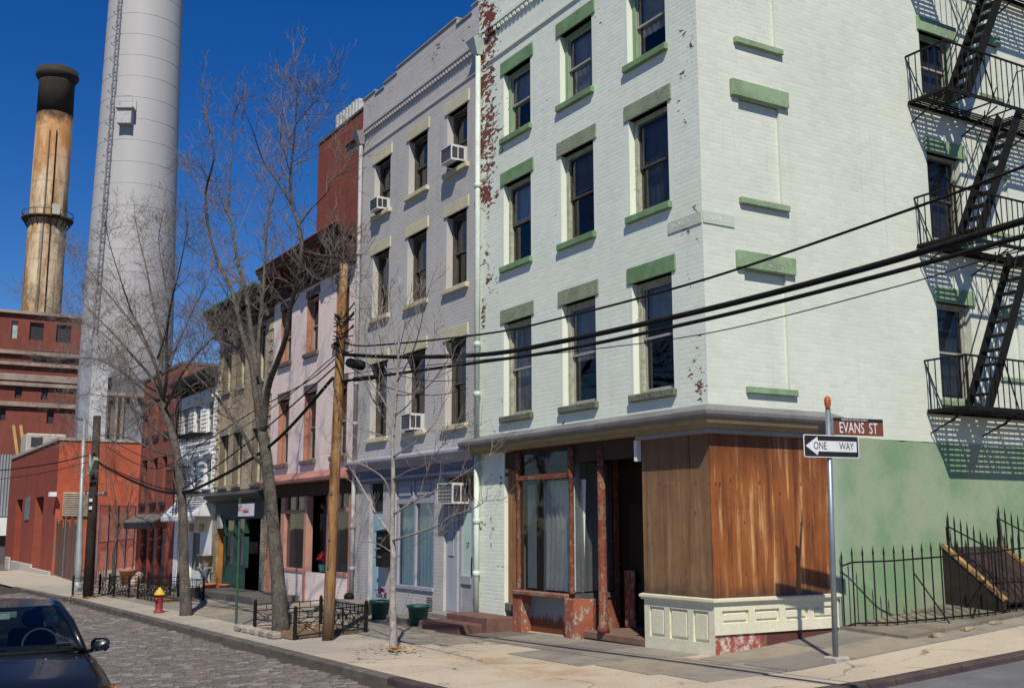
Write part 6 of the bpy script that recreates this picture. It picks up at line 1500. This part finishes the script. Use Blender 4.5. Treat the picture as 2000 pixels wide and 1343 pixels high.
# ================================================================== iron fence and cellar hatch on the side street
IF = thing('iron_fence', (.6, 4, .3), 'black iron picket fence with spear tops along the green side wall', 'fence')
def sideg(x, y): return walk(x, y)+(.05 if y > 2.5 and x < 1.38 else 0)
m = MB(); 
for i in range(12):
    ya_, yb_ = 2.46+i*.8, 2.46+(i+1)*.8; m = MB(); zz = [walk(x, y) for x, y in ((.09, ya_), (1.36, ya_), (1.36, yb_), (.09, yb_))]
    m.hexa([(x, y, z-.1) for (x, y), z in zip(((.1, ya_+.006), (1.36, ya_+.006), (1.36, yb_-.006), (.1, yb_-.006)), zz)]+[(x, y, z+.05) for (x, y), z in zip(((.1, ya_+.006), (1.36, ya_+.006), (1.36, yb_-.006), (.1, yb_-.006)), zz)]); m.build('areaway_slab', P('areaway_concrete', (.20, .175, .14), (.14, .125, .10), .9, 3, 0, .3, .5, 30, .15), pav)
line = [Vector((.16, 2.5, 0)), Vector((.66, 3.0, 0)), Vector((.96, 3.8, 0)), Vector((1.18, 4.6, 0)), Vector((1.28, 5.8, 0)), Vector((1.3, 8.5, 0))]
rs = resample([(v.x, v.y) for v in line], .155)
top = []; bot = []
for i, p in enumerate(rs):
    z = sideg(p.x, p.y); h_ = 1.07
    m = MB(); m.tube([(p.x, p.y, z-.05), (p.x, p.y, z+h_-.02), (p.x, p.y, z+h_), (p.x, p.y, z+h_+.11)], [.0115, .0115, .017, .002], 6); m.build('picket', BLK, IF); top.append((p.x, p.y, z+h_-.12)); bot.append((p.x, p.y, z+.04))
MB().tube(top, .013, 6).build('rail', BLK, IF); MB().tube(bot, .013, 6).build('rail', BLK, IF)
p = rs[7]; z = sideg(p.x, p.y); MB().bar((p.x, p.y, z+.75), (p.x+.35, p.y+.32, z+.0), .022).build('stay', BLK, IF); p = rs[14]; MB().bar((p.x-.02, p.y+.2, z+.6), (p.x+.02, p.y-.2, z+.04), .022).build('stay', BLK, IF)
for j, (ya_, n) in enumerate(((5.06, 9), (6.4, 9))):     # raking guard rails of the cellar steps
    t = thing('stair_guard', (.5, ya_, sideg(.5, ya_)), ('nearer' if j == 0 else 'farther')+' sloping spear topped guard rail beside the cellar hatch', 'railing', 'guard rails of the cellar hatch')
    tp_ = []
    for i in range(n):
        x = .14+i*.105; y = ya_+.02*i; z = sideg(x, y); h_ = 1.36-.05*i; m = MB(); m.tube([(x, y, z), (x, y, z+h_), (x, y, z+h_+.12)], [.011, .014, .002], 6); m.build('picket', BLK, t); tp_.append((x, y, z+h_-.12))
    MB().tube(tp_, .014, 6).build('top_rail', BLK, t); MB().bar((.1, ya_, tp_[0][2]+.0), (.12, ya_, sideg(.1, ya_)+.8), .02).build('end_bar', BLK, t)
CH = thing('cellar_hatch', (.5, 5.6, .5), 'sloping cellar hatch with dark red boards against the side wall', 'hatch')
y0, y1 = 4.95, 6.45; zb_ = sideg(.5, 5.5)
for y in (y0, y1):
    m = MB(); m.prism([(.1, zb_-.1), (1.18, zb_-.1), (1.18, zb_+.06), (.1, 1.45)], y-.03, y+.03, 'y'); m.build('cheek', P('black_hatch_side', (.014, .012, .012), (.03, .02, .018), .8, 6), CH)
    m = MB(); m.bar((.1, y-.0, 1.49), (1.2, y-.0, zb_+.09), .09, .05); m.build('edge_board', P('yellow_worn_edge', (.42, .27, .10), (.10, .055, .03), .8, 9), CH)
for i in range(9):
    a, b = lerp(y0+.05, y1-.05, i/9)+.006, lerp(y0+.05, y1-.05, (i+1)/9)-.006; m = MB(); m.hexa([(1.16, a, zb_+.02), (1.16, b, zb_+.02), (.1, b, 1.40), (.1, a, 1.40), (1.18, a, zb_+.06), (1.18, b, zb_+.06), (.1, b, 1.45), (.1, a, 1.45)]); m.build('board', P('dark_red_boards', (.04, .02, .018), (.025, .014, .013), .8, 4, rand=.2), CH)
for x_, y_, px_ in ((1.5, 2.9, 0), (1.46, 4.3, 1), (1.52, 5.1, 2), (1.5, 3.6, 3)):
    r3 = random.Random(px_); mm = MB(); mm.hexa([(x_+a*.05*r3.uniform(.6, 1.3), y_+b*.10*r3.uniform(.6, 1.3), walk(x_, y_)+c*r3.uniform(.03, .06)) for c in (0, 1) for a, b in ((-1, -1), (1, -1), (1, 1), (-1, 1))]); o = mm.build('brick_rubble', P('pale_rubble', (.42, .32, .22), (.30, .22, .15), .9, 10), None, False, org=(x_, y_, walk(x_, y_))); tag(o, 'pale lump of rubble lying beside the iron fence', 'rubble', 'rubble along the iron fence')
# ================================================================== bare trees
nT = N('grey_bark'); 
c = nT.mix(nT.ramp(nT.noise(6, 6, .65, nT.pos((1, 1, .35))), .35, .65), (.125, .110, .096), (.066, .057, .049)); c = nT.mix(nT.math('MULTIPLY', nT.ramp(nT.noise(18, 4), .55, .7), .5), c, (.26, .235, .20)); nT.bump(nT.noise(26, 6, .7, nT.pos((1, 1, .22)), .4), 1.0, .05); M_bark = nT.fin(c, .9, 0, .2)
M_bark2 = P('pale_young_bark', (.38, .36, .335), (.20, .18, .165), .85, 9, 0, .25, .9, 40, 0, (1, 1, .8), bd=.02)
M_twig = P('twig_bark', (.15, .125, .11), (.095, .078, .068), .85, 3)
M_twig2 = P('pale_twig', (.25, .215, .19), (.14, .11, .095), .85, 4)
def grow(m, r_, p, d, L, r, lev, maxlev, up=.15, dens=1.0, stat=None):
    n = max(2, min(5, int(L/.12))); pts = [p]; rad = [r]; q = p.copy(); dd = d.copy()
    for i in range(n):
        dd = (dd+Vector((r_.gauss(0, .13), r_.gauss(0, .13), r_.gauss(0, .10)+up*.35))).normalized(); q = q+dd*(L/n); pts.append(q.copy()); rad.append(max(.0028, r*(1-.75*(i+1)/n)))
    m.tube(pts, rad, 4 if r > .012 else 3, False)
    if lev >= maxlev: return
    k = int(round((2.6+1.4*r_.random())*dens)) if lev < maxlev-1 else int(round((2+2*r_.random())*dens))
    for i in range(k):
        t = r_.uniform(.25, .98); f = t*(len(pts)-1); a = int(f); a = min(a, len(pts)-2); pp = pts[a].lerp(pts[a+1], f-a); ax = (pts[a+1]-pts[a]).normalized()
        o = ax.orthogonal().normalized(); o.rotate(Matrix.Rotation(r_.uniform(0, 6.28), 3, ax)); an = R(r_.uniform(28, 58)); nd = (ax*math.cos(an)+o*math.sin(an)+Vector((0, 0, up))).normalized()
        grow(m, r_, pp, nd, L*r_.uniform(.42, .68), max(.0035, rad[a]*.6), lev+1, maxlev, up, dens)
def limb(px_list, y0, y1):     # pixel polyline -> 3d with depth drifting from y0 to y1
    n = len(px_list); return [onY(px, py, lerp(y0, y1, (i/(n-1))**1.0)) for i, (px, py) in enumerate(px_list)]
def smooth(pts, k=4):
    out = []
    for i in range(len(pts)-1):
        p0, p1, p2, p3 = pts[max(i-1, 0)], pts[i], pts[i+1], pts[min(i+2, len(pts)-1)]
        for j in range(k):
            t = j/k; out.append(.5*((2*p1)+(p2-p0)*t+(2*p0-5*p1+4*p2-p3)*t*t+(3*p1-p0-3*p2+p3)*t**3))
    out.append(pts[-1]); return out
def tree(name, label, trunk, trunk_r, limbs, y, seed, bark, twig, spawn=9, tl=1.1, maxlev=3, up=.15, dens=1.0, group='bare street trees', skirt=1.35):
    """trunk: px polyline; limbs: (px polyline, r0, r1, depth drift, spawn factor)"""
    r_ = random.Random(seed); tp = [onY(a, b, y) for a, b in trunk]
    t = thing(name, tuple(tp[0]), label, 'tree', group)
    sp_ = smooth(tp); n = len(sp_); rad = [lerp(trunk_r[0], trunk_r[1], i/(n-1))*(1+(skirt-1)*math.exp(-i*.9)) for i in range(n)]
    sp_[0] = sp_[0]-Vector((0, 0, .15)); MB().tube(sp_, rad, 14).build('trunk', bark, t, True)
    crown = MB(); lm = []
    for pxs, r0, r1, dy, f in limbs:
        pts = smooth(limb(pxs, y, y+dy)); n = len(pts); rad = [.78*lerp(r0, r1, (i/(n-1))**.8) for i in range(n)]
        m = MB(); m.tube(pts, rad, 8 if r0 > .03 else 6); m.build('limb', bark if r0 > .025 else twig, t, True)
        L = sum((b-a).length for a, b in zip(pts, pts[1:]))
        for k in range(int(L*spawn*f)):
            u = r_.uniform(.18, 1.0)**.8*(n-1); a = min(int(u), n-2); p = pts[a].lerp(pts[a+1], u-a); ax = (pts[a+1]-pts[a]).normalized()
            o = ax.orthogonal().normalized(); o.rotate(Matrix.Rotation(r_.uniform(0, 6.28), 3, ax)); an = R(r_.uniform(30, 65)); d = (ax*math.cos(an)+o*math.sin(an)+Vector((0, 0, up))).normalized()
            grow(crown, r_, p, d, tl*r_.uniform(.45, 1.1)*(1-.35*u/n), max(.006, rad[a]*.42), 1, maxlev, up, dens)
        grow(crown, r_, pts[-1], (pts[-1]-pts[-2]).normalized(), tl*.6, r1, 1, maxlev, up, dens)
    tag(crown.build('crown', twig, t), kind='stuff'); return t
y1_ = hit(548, 1234).y
tree('street_tree', 'tall forked bare tree beside the golden wooden utility pole', [(549, 1234), (541, 1110), (532, 1010), (521, 900), (513, 845)], (.140, .110), [
    ([(510, 850), (499, 770), (490, 705), (470, 640), (453, 569), (427, 514), (409, 452), (402, 377), (418, 300), (400, 225), (396, 170)], .105, .010, -.8, 1),
    ([(512, 850), (503, 745), (492, 660), (478, 559), (466, 520), (452, 437), (447, 384), (452, 302), (458, 223), (474, 190)], .10, .010, .7, 1),
    ([(514, 840), (506, 740), (505, 660), (514, 562), (518, 500), (524, 423), (538, 370), (552, 330), (556, 280)], .075, .008, 1.3, 1),
    ([(514, 845), (523, 760), (542, 706), (557, 663), (565, 612), (577, 562), (588, 510), (586, 455), (572, 402), (567, 350), (571, 300), (577, 241), (579, 169), (574, 105)], .10, .008, -.5, 1),
    ([(585, 440), (606, 410), (638, 377), (650, 350), (670, 338), (688, 320)], .028, .006, .6, .8), ([(638, 377), (639, 345), (648, 325)], .016, .005, .3, .8),
    ([(571, 402), (542, 355), (513, 312), (495, 259), (481, 225)], .035, .006, -1.2, 1), ([(568, 323), (600, 312), (642, 288), (668, 252)], .022, .005, .9, .8),
    ([(577, 294), (592, 277), (631, 223)], .02, .005, .5, 1), ([(577, 244), (610, 205), (656, 162)], .018, .004, -.6, 1), ([(572, 300), (560, 240), (550, 190), (551, 150)], .02, .005, .4, 1), ([(567, 377), (548, 290), (553, 200)], .02, .005, -.4, 1),
    ([(518, 910), (497, 890), (480, 855), (455, 818), (428, 780), (398, 748), (370, 722), (330, 690), (280, 640)], .07, .008, -1.5, .7),
    ([(503, 735), (478, 690), (451, 673), (418, 650), (370, 625), (300, 600)], .05, .007, .9, .8), ([(488, 670), (446, 640), (412, 620), (350, 560), (330, 520)], .03, .006, -1.6, .9),
    ([(478, 560), (430, 520), (380, 490), (340, 455)], .025, .005, -1.0, 1), ([(453, 440), (420, 400), (380, 350), (355, 310)], .025, .005, .9, 1), ([(455, 480), (480, 420), (505, 360), (520, 300)], .022, .005, 1.2, 1), ([(592, 490), (640, 500), (665, 490)], .02, .005, -.5, 1.4), ([(577, 560), (545, 540), (520, 520)], .02, .005, -.8, 1), ([(588, 515), (620, 545), (650, 530)], .018, .005, -.9, 1.4)],
    y1_, 11, M_bark, M_twig, 4.3, 1.0, 3, .16, 1.0)
p2 = hit(363, 1200); y2_ = p2.y
tree('street_tree', 'bushy bare tree behind the red fire hydrant', [(364, 1200), (359, 1100), (357, 1000), (350, 920), (340, 860), (326, 815), (318, 780)], (.125, .085), [
    ([(318, 785), (312, 735), (316, 670), (300, 600), (285, 520), (270, 460), (262, 410)], .09, .008, .8, 1),
    ([(318, 785), (326, 730), (325, 660), (335, 590), (352, 520), (365, 450)], .08, .008, -.8, 1),
    ([(316, 775), (290, 730), (255, 690), (215, 645), (170, 600), (135, 560)], .07, .007, -1.4, 1), ([(316, 790), (280, 760), (235, 725), (180, 700), (120, 700), (60, 690)], .06, .006, 1.6, 1),
    ([(322, 800), (350, 740), (385, 690), (425, 650), (455, 610)], .06, .006, -1.6, 1), ([(335, 860), (300, 835), (262, 800), (225, 780), (170, 770), (110, 790)], .055, .006, .8, .9), ([(345, 890), (305, 880), (250, 855), (200, 850), (120, 870)], .04, .005, -1.2, .9),
    ([(318, 780), (300, 700), (262, 620), (240, 560), (215, 480), (205, 430)], .06, .006, -2.0, 1), ([(316, 760), (340, 690), (380, 600), (410, 540), (420, 480)], .05, .006, 1.6, 1), ([(310, 730), (270, 650), (200, 560), (150, 500), (120, 470)], .045, .006, 1.0, 1),
    ([(320, 790), (360, 760), (400, 745), (440, 740)], .035, .005, 1.0, .9), ([(308, 700), (330, 620), (320, 540), (310, 470), (318, 420)], .045, .006, -.3, 1), ([(322, 800), (300, 790), (270, 820), (225, 860), (190, 930)], .03, .004, -.9, 1), ([(318, 770), (270, 740), (200, 650), (110, 610), (40, 570)], .035, .004, -.4, 1)],
    y2_, 23, M_bark, M_twig, 4.8, 1.25, 3, .10, 1.0)
y3_ = t3.y
tree('street_tree', 'slim pale young tree in front of the aqua shop window', [(769, 1272), (767, 1180), (768, 1080), (766, 1040), (768, 940), (767, 860), (773, 790), (778, 700), (780, 620), (781, 540)], (.056, .009), [
    ([(768, 1055), (800, 1045), (850, 1028), (881, 1008), (928, 991), (950, 975)], .030, .005, -.6, .8), ([(770, 1003), (810, 978), (850, 958), (908, 923), (966, 882)], .028, .005, .4, .8),
    ([(767, 1047), (738, 1008), (711, 958), (688, 919), (665, 895)], .030, .005, .2, .8), ([(765, 975), (750, 935), (715, 910), (680, 890), (640, 862)], .022, .004, -.6, .8),
    ([(769, 935), (800, 918), (835, 904), (873, 857), (900, 825)], .020, .004, -.5, .8), ([(769, 892), (800, 870), (823, 854), (854, 819), (870, 770)], .020, .004, .5, .8), ([(770, 850), (740, 800), (720, 760), (700, 700), (697, 640)], .020, .004, .5, .8),
    ([(775, 770), (800, 770), (835, 755), (870, 710), (880, 690)], .022, .005, -.3, 1), ([(775, 760), (752, 715), (742, 660), (732, 600), (728, 560)], .02, .004, .2, 1), ([(776, 745), (800, 700), (818, 650), (828, 600), (840, 560)], .02, .004, -.2, 1), ([(777, 700), (768, 640), (762, 590), (764, 545)], .016, .004, -.1, 1), ([(772, 830), (748, 780), (722, 740), (715, 690), (712, 640)], .02, .004, -.2, 1), ([(773, 810), (805, 780), (840, 700), (850, 640)], .02, .004, .3, 1), ([(773, 800), (750, 740), (735, 700), (728, 640)], .016, .004, -.4, .8), ([(776, 730), (760, 670), (745, 620), (738, 580)], .014, .003, .3, .8), ([(777, 720), (795, 670), (810, 630), (820, 580)], .014, .003, .2, .8), ([(778, 690), (790, 640), (800, 590)], .012, .003, -.2, .8),
    ([(768, 870), (745, 850), (690, 830), (660, 790)], .016, .003, -.3, .8), ([(768, 1080), (735, 1060), (700, 1055), (690, 1030)], .014, .003, -.3, .8), ([(768, 1090), (790, 1080), (830, 1050), (850, 1045)], .012, .003, .3, .8)],
    y3_, 31, M_bark2, M_twig2, 5.0, .6, 2, .35, 1.0, skirt=1.5)
# small trees in the garden by the garage
def sapling(px, py, y, h, seed, label, bark, n=6, spread=.35, r0=.05):
    b = hit(px, py) if y is None else onY(px, py, y); r_ = random.Random(seed); t = thing('garden_sapling', tuple(b), label, 'tree', 'bare saplings in the garden')
    tr = [b+Vector((r_.gauss(0, .03), r_.gauss(0, .03), 0))*i+Vector((0, 0, h*.4*i/4)) for i in range(5)]; tr[0] = tr[0]-Vector((0, 0, .1)); MB().tube(tr, [lerp(r0, r0*.7, i/4) for i in range(5)], 8).build('trunk', bark, t, True)
    m = MB()
    for k in range(n):
        a = 6.28*k/n+r_.uniform(-.3, .3); d = Vector((math.cos(a)*spread, math.sin(a)*spread, 1)).normalized(); grow(m, r_, tr[-1-(k % 2)], d, h*.5*r_.uniform(.8, 1.1), r0*.5, 0, 3, .12, .9)
    tag(m.build('crown', M_twig, t), kind='stuff')
sapling(219, 1136, None, 5.6, 3, 'vase shaped bare sapling in front of the garage side wall', M_bark, 7, .35, .07)
sapling(275, 1128, None, 4.6, 5, 'twisted pale sapling before the red house posts', M_twig2, 4, .3, .07)
sapling(345, 1150, None, 8.0, 8, 'tall thin pale sapling between the red and white houses', M_twig2, 4, .22, .06)
sapling(240, 1120, None, 3.2, 9, 'low bare shrub beside the large salmon pot', M_twig, 8, .7, .03)
# ================================================================== dark sedan in the foreground, nose towards the camera
RZ = -.45
wc = onZ(163, 1262, RZ+1.0)               # windscreen base corner on the street side
ccy = wc.y-.70; nose = wc.x+1.42          # car centre line, nose position
CAR = thing('parked_car', (nose-2.3, ccy, RZ), 'dark navy sedan facing the camera on the cobbled road', 'car')
def cv(u, v, z): return Vector((nose-u, ccy+v, RZ+z))     # u back from nose, v to the kerb side
nP = N('navy_car_paint'); c = nP.mix(nP.noise(1.5, 3), (.004, .005, .008), (.006, .007, .010)); M_car = nP.fin(c, .3, .0, .3); nP.b.inputs['Coat Weight'].default_value = .35; nP.b.inputs['Coat Roughness'].default_value = .03
def loft(secs, name, mat, parent, smooth_=True, close=False):
    m = MB(); k = len(secs[0]); vs = [p for s in secs for p in s]
    fs = [(i*k+j, (i+1)*k+j, (i+1)*k+j+1, i*k+j+1) for i in range(len(secs)-1) for j in range(k-1)]
    if close: fs += [tuple(range(k)), tuple((len(secs)-1)*k+j for j in range(k-1, -1, -1))]
    m.add(vs, fs); o = m.build(name, mat, parent, smooth_); fixnorm(o); return o
# body stations: u, half width, shoulder z, hood crown z, sill z
STN = [(.00, .58, .50, .56, .25), (.06, .70, .60, .68, .20), (.20, .80, .68, .765, .18), (.55, .865, .76, .85, .18), (1.00, .885, .83, .925, .18), (1.40, .895, .875, .975, .18), (1.9, .90, .91, .95, .18), (2.8, .905, .93, .95, .18), (3.6, .90, .945, .96, .2), (4.1, .87, .95, 1.03, .22), (4.5, .80, .90, .98, .28), (4.62, .70, .75, .80, .32)]
secs = []
for u, hw, sz, cz_, sl in STN:
    half = [(0, cz_), (hw*.35, cz_-.004), (hw*.62, cz_-.022), (hw*.82, cz_-.055), (hw*.93, sz-.015), (hw*.985, sz-.09), (hw, sz-.22), (hw*.99, .36 if sl < .3 else .42), (hw*.93, sl)]
    secs.append([cv(u, -v, z) for v, z in reversed(half)]+[cv(u, v, z) for v, z in half[1:]])
body = loft(secs, 'body', M_car, CAR, True, True)
# shut lines, cowl and washer jets
M_gap = P('panel_gap', (.001, .001, .001), (.002, .002, .002), .9, 5)
for s in (-1, 1):
    m = MB(); m.tube([cv(u, s*hw*.80, cz_-.05+.004) for u, hw, sz, cz_, sl in STN[2:6]], .006, 5); m.build('bonnet_shut_line', M_gap, CAR)
    m = MB(); m.tube([cv(1.62, s*.905, z) for z in (.30, .45, .60, .72)], .005, 5); m.build('door_shut_line', M_gap, CAR)
    m = MB(); m.ball(tuple(cv(1.05, s*.28, .928)), .012, 6, 5); m.build('washer_jet', M_galv, CAR)
m = MB(); m.tube([cv(1.34+.18*(abs(i/8-1))**2, .70*(i/8-1), .972) for i in range(17)], .018, 6); m.build('cowl', M_gap, CAR, True)
# greenhouse
def arc_row(u0, hw, z, bow, n=10): return [cv(u0+bow*(abs(2*i/n-1))**2, hw*(2*i/n-1), z-.02*(abs(2*i/n-1))**2*0) for i in range(n+1)]
wb = arc_row(1.38, .70, .985, .22); wt = arc_row(2.18, .545, 1.385, .16)
GC = glass('car_glass', (.74, .88, .84), .38, .01, .0, 1.0, .0)
loft([[a.lerp(b, t)+Vector((.03*math.sin(math.pi*t), 0, .02*math.sin(math.pi*t))) for a, b in zip(wb, wt)] for t in (0, .25, .5, .75, 1)], 'windscreen', GC, CAR)
rows = [wt]
for u, hw, z in ((2.45, .575, 1.425), (2.9, .585, 1.44), (3.3, .565, 1.42), (3.6, .54, 1.37)): rows.append([cv(u+.04*(abs(2*i/10-1))**2, hw*(2*i/10-1), z-.05*(abs(2*i/10-1))**3) for i in range(11)])
loft(rows, 'roof', M_car, CAR)
rb = arc_row(4.15, .66, 1.0, -.12); loft([rows[-1], [a.lerp(b, .5)+Vector((0, 0, .03)) for a, b in zip(rows[-1], rb)], rb], 'rear_window', GC, CAR)
for s in (-1, 1):
    k0 = 10 if s > 0 else 0
    m = MB(); m.tube([wb[k0]+Vector((.05, s*.02, -.03)), wb[k0].lerp(wt[k0], .5)+Vector((.0, s*.035, .02)), wt[k0]+Vector((-.05, s*.02, .0)), rows[2][k0]+Vector((0, s*.01, -.01)), rows[4][k0], rb[k0]+Vector((0, 0, -.03))], [.045, .045, .045, .04, .045, .05], 8); m.build('pillar', M_car, CAR, True)
    sd_ = [wb[k0]+Vector((-.1, s*.05, -.05)), cv(2.7, s*.80, .95), cv(3.7, s*.78, .96), rb[k0]+Vector((.15, s*.05, -.05))]; st_ = [wt[k0]+Vector((-.05, s*.02, -.0)), rows[1][k0], rows[3][k0], rows[4][k0]]
    loft([sd_, st_], 'side_window', GC, CAR)
    # door mirror
    mc = cv(1.72, s*.93, .98); m = MB(); m.cbox(mc.x-.05, mc.x+.07, mc.y-.10, mc.y+.09, mc.z-.065, mc.z+.075, .035); m.bar(mc+Vector((0, -s*.08, -.05)), mc+Vector((0, -s*.24, -.08)), .05, .04); m.build('door_mirror', M_car, CAR, True)
    # head lamps
    hl = [[cv(.10+.30*t+.05*(1-q), s*lerp(.47, .83, t), .575+.11*q+.045*t) for q in (0, .5, 1)] for t in (0, .25, .5, .75, 1)]
    hl = [[p+Vector((.035, s*.012, .012)) for p in r_] for r_ in hl]
    o = loft(hl, 'headlight', glass('headlight_lens', (.9, .93, .95), .1, .03, 0, 1, .1), CAR)
    loft([[p+Vector((-.02, -s*.008, 0)) for p in r_] for r_ in hl], 'reflector', P('chrome', (.55, .57, .6), (.4, .42, .45), .2, 12, 1.0), o)
    m = MB(); m.ball(tuple(hl[2][1]), .05, 10, 7); m.build('bulb_housing', P('chrome', (.55, .57, .6)), o, True)
    m = MB(); m.ball(tuple(hl[4][1]+Vector((-.03, 0, -.01))), .035, 8, 6); m.build('indicator', P('amber_lens', (.5, .16, .03), (.4, .12, .03), .3, 8), o, True)
    for u in (.85, 3.65):
        w_ = MB(); c_ = cv(u, s*.80, .31); prof = [(.20, -.10), (.29, -.10), (.315, -.06), (.315, .06), (.29, .10), (.20, .10)]; n_ = 24
        w_.add([(c_.x+r_*math.cos(6.2832*k/n_), c_.y+t, c_.z+r_*math.sin(6.2832*k/n_)) for r_, t in prof for k in range(n_)], [(i*n_+k, i*n_+(k+1) % n_, (i+1)*n_+(k+1) % n_, (i+1)*n_+k) for i in range(5) for k in range(n_)])
        wo = w_.build('wheel', P('tyre_rubber', (.015, .015, .015), (.02, .02, .02), .8, 8), CAR, True)
        rm = MB(); rm.tube([(c_.x, c_.y+s*.05, c_.z), (c_.x, c_.y+s*.09, c_.z)], .20, 20); rm.build('rim', P('alloy_rim', (.4, .41, .42), (.3, .31, .32), .35, 8, .9), wo)
loft([[cv(.03+.02*k, v, z) for v in [i*.1-.45 for i in range(10)]] for k, z in ((0, .55), (1, .60), (2, .64))], 'grille', P('black_grille', (.01, .01, .01), (.02, .02, .02), .5, 9), CAR)
m = MB(); m.tube([cv(.12+.12*(abs(i/8-1))**2, .52*(i/8-1), .715+.0) for i in range(17)], .016, 6); m.build('chrome_trim', P('chrome', (.55, .57, .6)), CAR, True)
# cabin: dashboard, seats, steering wheel, mirror, papers
M_cab = P('dark_cabin', (.014, .015, .017), (.02, .02, .022), .9, 4)
m = MB(); m.hexa([cv(1.55, -.68, .80), cv(1.55, .68, .80), cv(2.0, .68, .80), cv(2.0, -.68, .80), cv(1.6, -.66, .97), cv(1.6, .66, .97), cv(1.95, .64, .99), cv(1.95, -.64, .99)]); m.build('dashboard', M_cab, CAR)
for v in (-.36, .36):
    m = MB(); m.cbox(cv(2.75, 0, 0).x, cv(2.6, 0, 0).x, ccy+v-.25, ccy+v+.25, RZ+.5, RZ+1.12, .05); m.ball(tuple(cv(2.7, v, 1.22)), .13, 10, 7, (.5, 1, .8)); m.build('seat', M_cab, CAR)
m = MB(); c_ = cv(2.0, .36, .98); m.tube([c_+Vector((.06*math.cos(6.2832*k/20)*0-.09*math.sin(6.2832*k/20), .185*math.cos(6.2832*k/20), .17*math.sin(6.2832*k/20))) for k in range(21)], .014, 6, False); m.build('steering_wheel', P('wheel_grey', (.09, .10, .10)), CAR, True)
m = MB(); c_ = cv(2.22, 0, 1.30); m.cbox(c_.x-.015, c_.x+.015, c_.y-.13, c_.y+.13, c_.z-.035, c_.z+.035, .01); m.build('rear_view_mirror', P('pale_mirror_back', (.30, .38, .38), (.26, .33, .33), .5, 5), CAR)
m = MB(); c_ = cv(2.14, -.0, 1.29); m.cbox(c_.x-.006, c_.x+.006, c_.y-.05, c_.y+.05, c_.z-.03, c_.z+.03, .004); m.build('toll_tag', P('white_tag', (.8, .82, .8)), CAR)
m = MB(); c_ = cv(1.70, .54, .998); m.hexa([c_+Vector((a*.05, b*.075, z+a*.03)) for z in (0, .004) for a, b in ((-1, -1), (1, -1), (1, 1), (-1, 1))]); m.build('dashboard_papers', P('white_tag', (.8, .82, .8)), CAR)
for s in (-.55, .15): m = MB(); m.tube([cv(1.36, s, .985), cv(1.45, s+.15, 1.0), cv(1.46, s+.5, 1.0)], .012, 5); m.build('wiper', BLK, CAR)
m = MB(); m.box(cv(4.3, 0, 0).x, cv(.4, 0, 0).x, ccy-.76, ccy+.76, RZ+.2, RZ+.45); m.build('floor_pan', M_cab, CAR)
